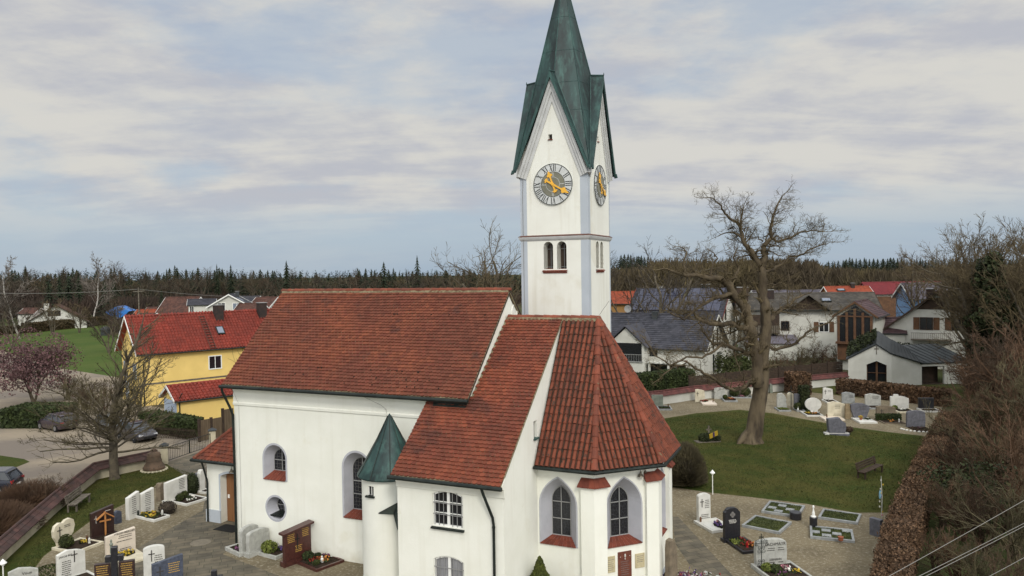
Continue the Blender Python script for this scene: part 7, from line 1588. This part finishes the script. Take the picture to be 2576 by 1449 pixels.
# small cone topped path lamps
def plamp(lab, p, h=1.0):
    o = thing('path_lamp', lab, 'lamp', p); q = MB(); q.tube([(0, 0, 0), (0, 0, h)], .025, 8); q.build('post', M['whiteframe'], o); q = MB(); q.lathe([(.06, h-.08), (.06, h), (.14, h), (.13, h+.02), (.02, h+.16), (.005, h+.17)], 16); q.build('lamp_shade', M['whiteframe'], o)
plamp('slim white path lamp with a cone hood beside the round bush', G(1859*0+1858.4-65.6, 1244), 1.15)
plamp('white path lamp with a cone hood at the lower left corner', G(9, 1478), .95)
# decorated stake with a dark stone behind
ps = thing('decorated_stake', 'thin stake hung with coloured ornaments at the edge of the lawn', 'stake', G(2218, 1303)); q = MB(); q.tube([(0, 0, 0), (.02, 0, 1.0), (-.02, 0, 2.0)], [.03, .025, .012], 6); q.build('stake', M['st_lgrey'], ps)
for k, (z, c) in enumerate(((.3, 'yellow'), (.55, 'white'), (.8, 'white'), (1.05, 'violet'), (1.2, 'yellow'), (1.4, 'white'), (1.6, 'yellow'), (1.8, 'white'), (.15, 'pink'))):
    q = MB(); q.blob((R.uniform(-.12, .12), -.03, z), (.035, .035, .05), 6, 5); q.build('ornament', FL[c], ps)
q = MB(); q.blob((-.08, -.02, 1.12), (.06, .05, .22), 6, 5, .01); q.build('bird_ornament', mat('pale_blue_paint', (.16, .30, .38)), ps)
grave('narrow dark stone turned edge on beside the beech hedge', 'rect', (2214, 1353), (2222, 1350), 1308, 'st_slate', .5)
# rock edging along the hedge
for i, (x, y) in enumerate(((2232, 1352), (2238, 1368), (2236, 1392), (2233, 1410), (2230, 1425), (2224, 1440))):
    q = MB(); q.blob((0, 0, .08), (.22, .16, .13), 8, 5, .03); q = q.build('edging_rock', M['st_lgrey']); q.location = G(x, y); tag(q, 'pale rock in the row at the foot of the beech hedge', 'rock', 'rocks along the foot of the beech hedge')
# rough stone with flowers at the choir corner
grave('tall jagged brown stone slab standing at the choir corner', 'rough', (1686, 1478), (1706, 1470), 1357, 'st_taupe', .25)
fb = thing('flower_bed', 'pebbled flower bed beside the jagged brown stone at the choir corner', 'flower bed', G(1728, 1462)); q = MB()
for k in range(60): q.blob((R.gauss(0, .55), R.gauss(0, .28), .05), R.uniform(.06, .12), 7, 4, .01)
q.build('pebbles', M['st_lgrey'], fb)
for c in ('red', 'purple', 'pink', 'white', 'violet'):
    q = MB()
    for k in range(40): q.leaf((R.gauss(0, .5), R.gauss(0, .25), R.uniform(.1, .25)), .08)
    q.build('flowers', FL[c], fb)
q = MB()
for k in range(120): q.leaf((R.gauss(0, .5), R.gauss(0, .25), R.uniform(.03, .2)), .09)
q.build('leaves', M['green'], fb)
# grave on the lawn with the ribbon wreath
wg_ = thing('wreath_grave', 'grave on the lawn with fir wreaths and a yellow and purple ribbon', 'grave', G(1783, 1111), .15); q = MB(); q.box((-.95, -.35, 0), (.75, .35, .06)); q.build('bed', M['greywood'], wg_)
q = MB(); 
for c, s_ in (((-.25, 0, .28), .45), ((.05, .1, .3), .35), ((.55, .05, .25), .3)): leaves_blob(q, c, (s_, .35, s_*.7), 420, .1)
q.build('fir_wreath', M['ivy'], wg_)
q = MB(); q.obox((.20, -.36, .55), (.30, 0, .12), (0, .02, .0), (-.04, -.05, .17)); q.build('ribbon', FL['yellow'], wg_); q = MB(); q.obox((.20, -.39, .56), (.06, 0, .02), (0, .01, 0), (-.03, -.05, .17)); q.build('ribbon_band', FL['violet'], wg_)
q = MB(); q.box((.05, .2, 0), (.15, .28, 1.05)); q.box((-.1, .2, .75), (.05, .26, .83)); q.box((.15, .2, .75), (.3, .26, .83)); q.build('wooden_cross', M['greywood'], wg_)
# --- back rows (pixels in the enlarged survey picture)
def zr(x, y): return (x*.275+1610, y*.275+901.6)
def bg(label, kind, x0, x1, yb, yt, col, t=.16, tilt=0, **k):
    a = zr(x0, yb); b = zr(x1, yb+tilt); tt = yt*.275+901.6
    return grave(label, kind, a, b, tt, col, t, **k)
bg('greenish grey gravestone by the back wall, farthest left', 'rect', 108, 212, 448, 335, 'st_green', klen=1.5, ex=.1, kerbside=.5, kcol='st_grey', plants=[('cover', .5, .5, .4, 'green'), ('lamp', .9, .8, 1)])
bg('beige gravestone with a dark cross and a pale sand covered bed', 'trap', 500, 595, 400, 282, 'st_cream', klen=1.7, ex=.15, kerbside=.6, kcol='st_blush', fill='st_blush', crs=(-.2, .45, .35), plants=[('fl', .15, .8, .3, 'red'), ('fl', .4, .85, .2, 'red'), ('lamp', .95, .6, 1)])
bg('off white gravestone touching the back wall between beige and round topped stones', 'round', 680, 780, 372, 268, 'st_lgrey', klen=1.6, ex=.1, kerbside=.7, kcol='st_grey', plants=[('ball', .15, .6, .2), ('fl', .4, .7, .25, 'orange'), ('fl', .7, .6, .25, 'orange'), ('fl', .8, .3, .2, 'red')])
bg('round topped brown gravestone between two dark box balls', 'round', 885, 955, 350, 255, 'st_taupe', klen=1.0, ex=.6, kcol='st_grey', plants=[('ball', .12, .6, .42), ('ball', .75, .6, .42), ('fl', .5, .3, .2, 'pink'), ('fl', .8, .2, .2, 'white')])
bg('small weathered obelisk in front of the back wall right of the old tree', 'trap', 1188, 1215, 318, 232, 'st_green', .3)
bg('broad mottled grey gravestone just right of the old tree', 'rough', 1255, 1345, 462, 318, 'st_lgrey', .2, klen=1.3, ex=.1, kcol='st_grey', kerbside=-.1, plants=[('cover', .5, .5, .5, 'yellowgreen')])
bg('pale brown gravestone behind the black iron cross', 'slantr', 1350, 1410, 440, 310, 'st_cream', .2)
bg('dark grey gravestone left of the clipped dark yew', 'rect', 1412, 1474, 470, 325, 'st_slate', .2, klen=1.0, ex=.05, kcol='st_grey', plants=[('ball', .2, .5, .3), ('fig', .1, .2, 1)])
o = thing('iron_cross', 'small black iron cross among the back row right of the old tree', 'cross', G(*zr(1383, 475))); q = MB(); q.tube([(0, 0, 0), (0, 0, 2.1)], .03, 5); q.tube([(-.28, 0, 1.55), (.28, 0, 1.55)], .03, 5); q.build('shaft', M['darkmetal'], o)
bg('white disc shaped gravestone on a foot with a white kerbed bed', 'disc', 1512, 1662, 500, 362, 'st_white', .2, klen=1.6, ex=.0, kerbside=-.35, plants=[('fl', .2, .5, .25, 'yellow'), ('fl', .6, .4, .25, 'orange'), ('fl', .8, .5, .25, 'white'), ('bush', .3, .7, .16, 'green'), ('fig', .5, .5, 1)])
bg('white tapered gravestone at the back left of the low beech hedge', 'trap', 1670, 1768, 388, 268, 'st_white', .2, klen=1.4, ex=.05, kcol='st_white', crs=(-.22, .5, .35), rows=[(.0, .3, .8, 2, .1)], plants=[('fl', .2, .7, .2, 'white')])
bg('grey gravestone in front of the left part of the low beech hedge', 'slantr', 1850, 1965, 412, 308, 'st_grey', .2, rows=[(.0, .4, .75, 3, .1)])
bg('pale grey gravestone in front of the middle of the low beech hedge', 'slantr', 2062, 2205, 442, 322, 'st_lgrey', .2, klen=1.3, ex=.05, kcol='st_grey', rows=[(-.1, .4, .82, 3, .1)], plants=[('fl', .8, .5, .2, 'white')])
bg('white gravestone with a raised knob on its left shoulder', 'notch', 2293, 2460, 470, 330, 'st_white', .2, klen=1.5, ex=.0, kcol='st_cream', plants=[('bush', .1, .8, .2), ('fl', .4, .5, .3, 'white'), ('fl', .6, .6, .2, 'white')])
bg('wide low black gravestone at the right end of the beech hedge', 'rect', 2550, 2690, 470, 362, 'st_black', .2, klen=1.2)
bg('cream marble gravestone with stepped slabs before it', 'slantr', 1716, 1876, 545, 395, 'st_cream', .2, rows=[(-.1, .25, .80, 3, .12), (-.2, .3, .25, 2, .1)], klen=1.2, ex=.1, kerbside=-.5, kcol='st_blush', fill='st_blush', plants=[('lamp', .25, .7, 1)])
bg('tan rough half of a two part gravestone beside its grey heart', 'rough', 1880, 1935, 555, 418, 'st_sand', .2)
bg('light blue grey shield shaped gravestone with a red flower basket', 'shield', 1930, 2100, 558, 410, 'st_slate', .22, rows=[(-.05, .35, .80, 3, .1)], klen=1.7, ex=-.05, kcol='st_white', fill='st_white', plants=[('pot', .3, .55, 1, 'yellow'), ('cover', .8, .7, .25, 'green')])
bg('brown gravestone with a dark rosette behind two clipped yew blocks', 'slantr', 2165, 2340, 560, 430, 'st_taupe', .22, ins='greyins', crs=(-.25, .4, .35), rows=[(.0, .38, .5, 3, .1)], klen=1.7, ex=.1, kcol='st_taupe', kh=.08, plants=[('cube', .25, .75, .52), ('cube', .75, .75, .52), ('fl', .5, .4, .2, 'orange'), ('fl', .4, .2, .15, 'orange'), ('lamp', .8, .2, 1, 'st_white')])
sg = bg('dark violet rounded gravestone with a ring of white stones round its bed', 'arch', 2445, 2610, 632, 478, 'st_slate', .22, klen=1.6, ex=.0, kcol='soil', kh=.05, plants=[('cover', .5, .5, .6, 'twig_brown'), ('fl', .5, .6, .2, 'purple')])
for k in range(15):
    a = math.pi+.1+k*.21; q = MB(); q.blob((1.35*math.cos(a), -.55+1.25*math.sin(a), .05), (.11, .09, .07), 7, 4, .008); q.build('white_stone', M['st_white'], sg)
bg('rough violet grey boulder gravestone standing on the lawn on a flat slab', 'boulder', 1722, 1888, 700, 545, 'st_slate', .45, klen=.01, ex=.2)
q = MB(); A_ = G(*zr(1695, 695)); B_ = G(*zr(1915, 712)); d_ = B_-A_; q.box((0, -.1, 0), (d_.length, .9, .10)); q = q.build('stone_slab', M['st_slate']); q.location = A_; q.rotation_euler = (0, 0, math.atan2(d_.y, d_.x)); tag(q, 'flat grey slab under the violet grey boulder gravestone', 'slab')
q = MB(); leaves_blob(q, (0, 0, .22), (.25, .2, .2), 300, .07); q = q.build('heather_bowl', M['twig_brown']); q.location = G(*zr(1915, 678), .1); tag(q, 'bowl of brown heather beside the boulder gravestone', 'plant bowl')
q = MB(); leaves_box(q, (-.35, -.4, 0), (.35, .4, 2.0), 1500, .08); q = q.build('clipped_yew', M['ivy']); q.location = G(*zr(1500, 470)); tag(q, 'tall dark clipped yew behind the white disc gravestone', 'shrub')
q = MB(); leaves_blob(q, (0, 0, .3), (.42, .36, .32), 500, .06); q = q.build('heather_bush', M['twig_dark']); q.location = G(422, 1292); tag(q, 'round grey brown heather cushion beside the box ball bed', 'bush')
q = MB(); leaves_blob(q, (0, 0, .55), (.32, .3, .6), 700, .07); q = q.build('yew_bush', M['ivy']); q.location = G(484, 1243); tag(q, 'dark round yew behind the medallion gravestone', 'bush')
q = MB(); leaves_blob(q, (0, 0, .05), (.8, .5, .22), 900, .06, False); q = q.build('juniper', M['box']); q.location = G(135, 1440); tag(q, 'flat spreading green juniper behind the white marble gravestone', 'shrub')
# loose turf detail: grass blades over both lawns
gb = MB()
def turf(pts, n, sz):
    P = [G(*p) for p in pts]; xs = [p.x for p in P]; ys = [p.y for p in P]; poly = [(p.x, p.y) for p in P]; k = 0
    while k < n:
        x, y = R.uniform(min(xs), max(xs)), R.uniform(min(ys), max(ys))
        if in_poly(x, y, poly):
            a = R.uniform(0, 6.28); s = sz*R.uniform(.5, 1.3); gb.add([(x-s*.35*math.cos(a), y-s*.35*math.sin(a), .0), (x+s*.35*math.cos(a), y+s*.35*math.sin(a), .0), (x+R.gauss(0, .04), y+R.gauss(0, .04), s)], [(0, 1, 2)]); k += 1
turf([(1640, 1062), (1750, 1044), (1860, 1035), (1945, 1044), (2120, 1076), (2240, 1092), (2345, 1103), (2305, 1200), (2268, 1284), (2150, 1284), (2030, 1262), (1790, 1234), (1695, 1220)], 42000, .07)
turf([(0, 1480), (147, 1292), (247, 1212), (415, 1172), (480, 1190), (330, 1256), (230, 1306), (110, 1396), (20, 1510)], 16000, .06)
M['blade'] = mat('grass_blade', (.034, .050, .009), (.085, .078, .021), .5, .9, tint=.5, lo=.35, hi=.65)
gb = gb.build('grass', M['blade']); gb['kind'] = 'stuff'; gb['label'] = 'short rough grass of the churchyard lawns'; gb['category'] = 'grass'
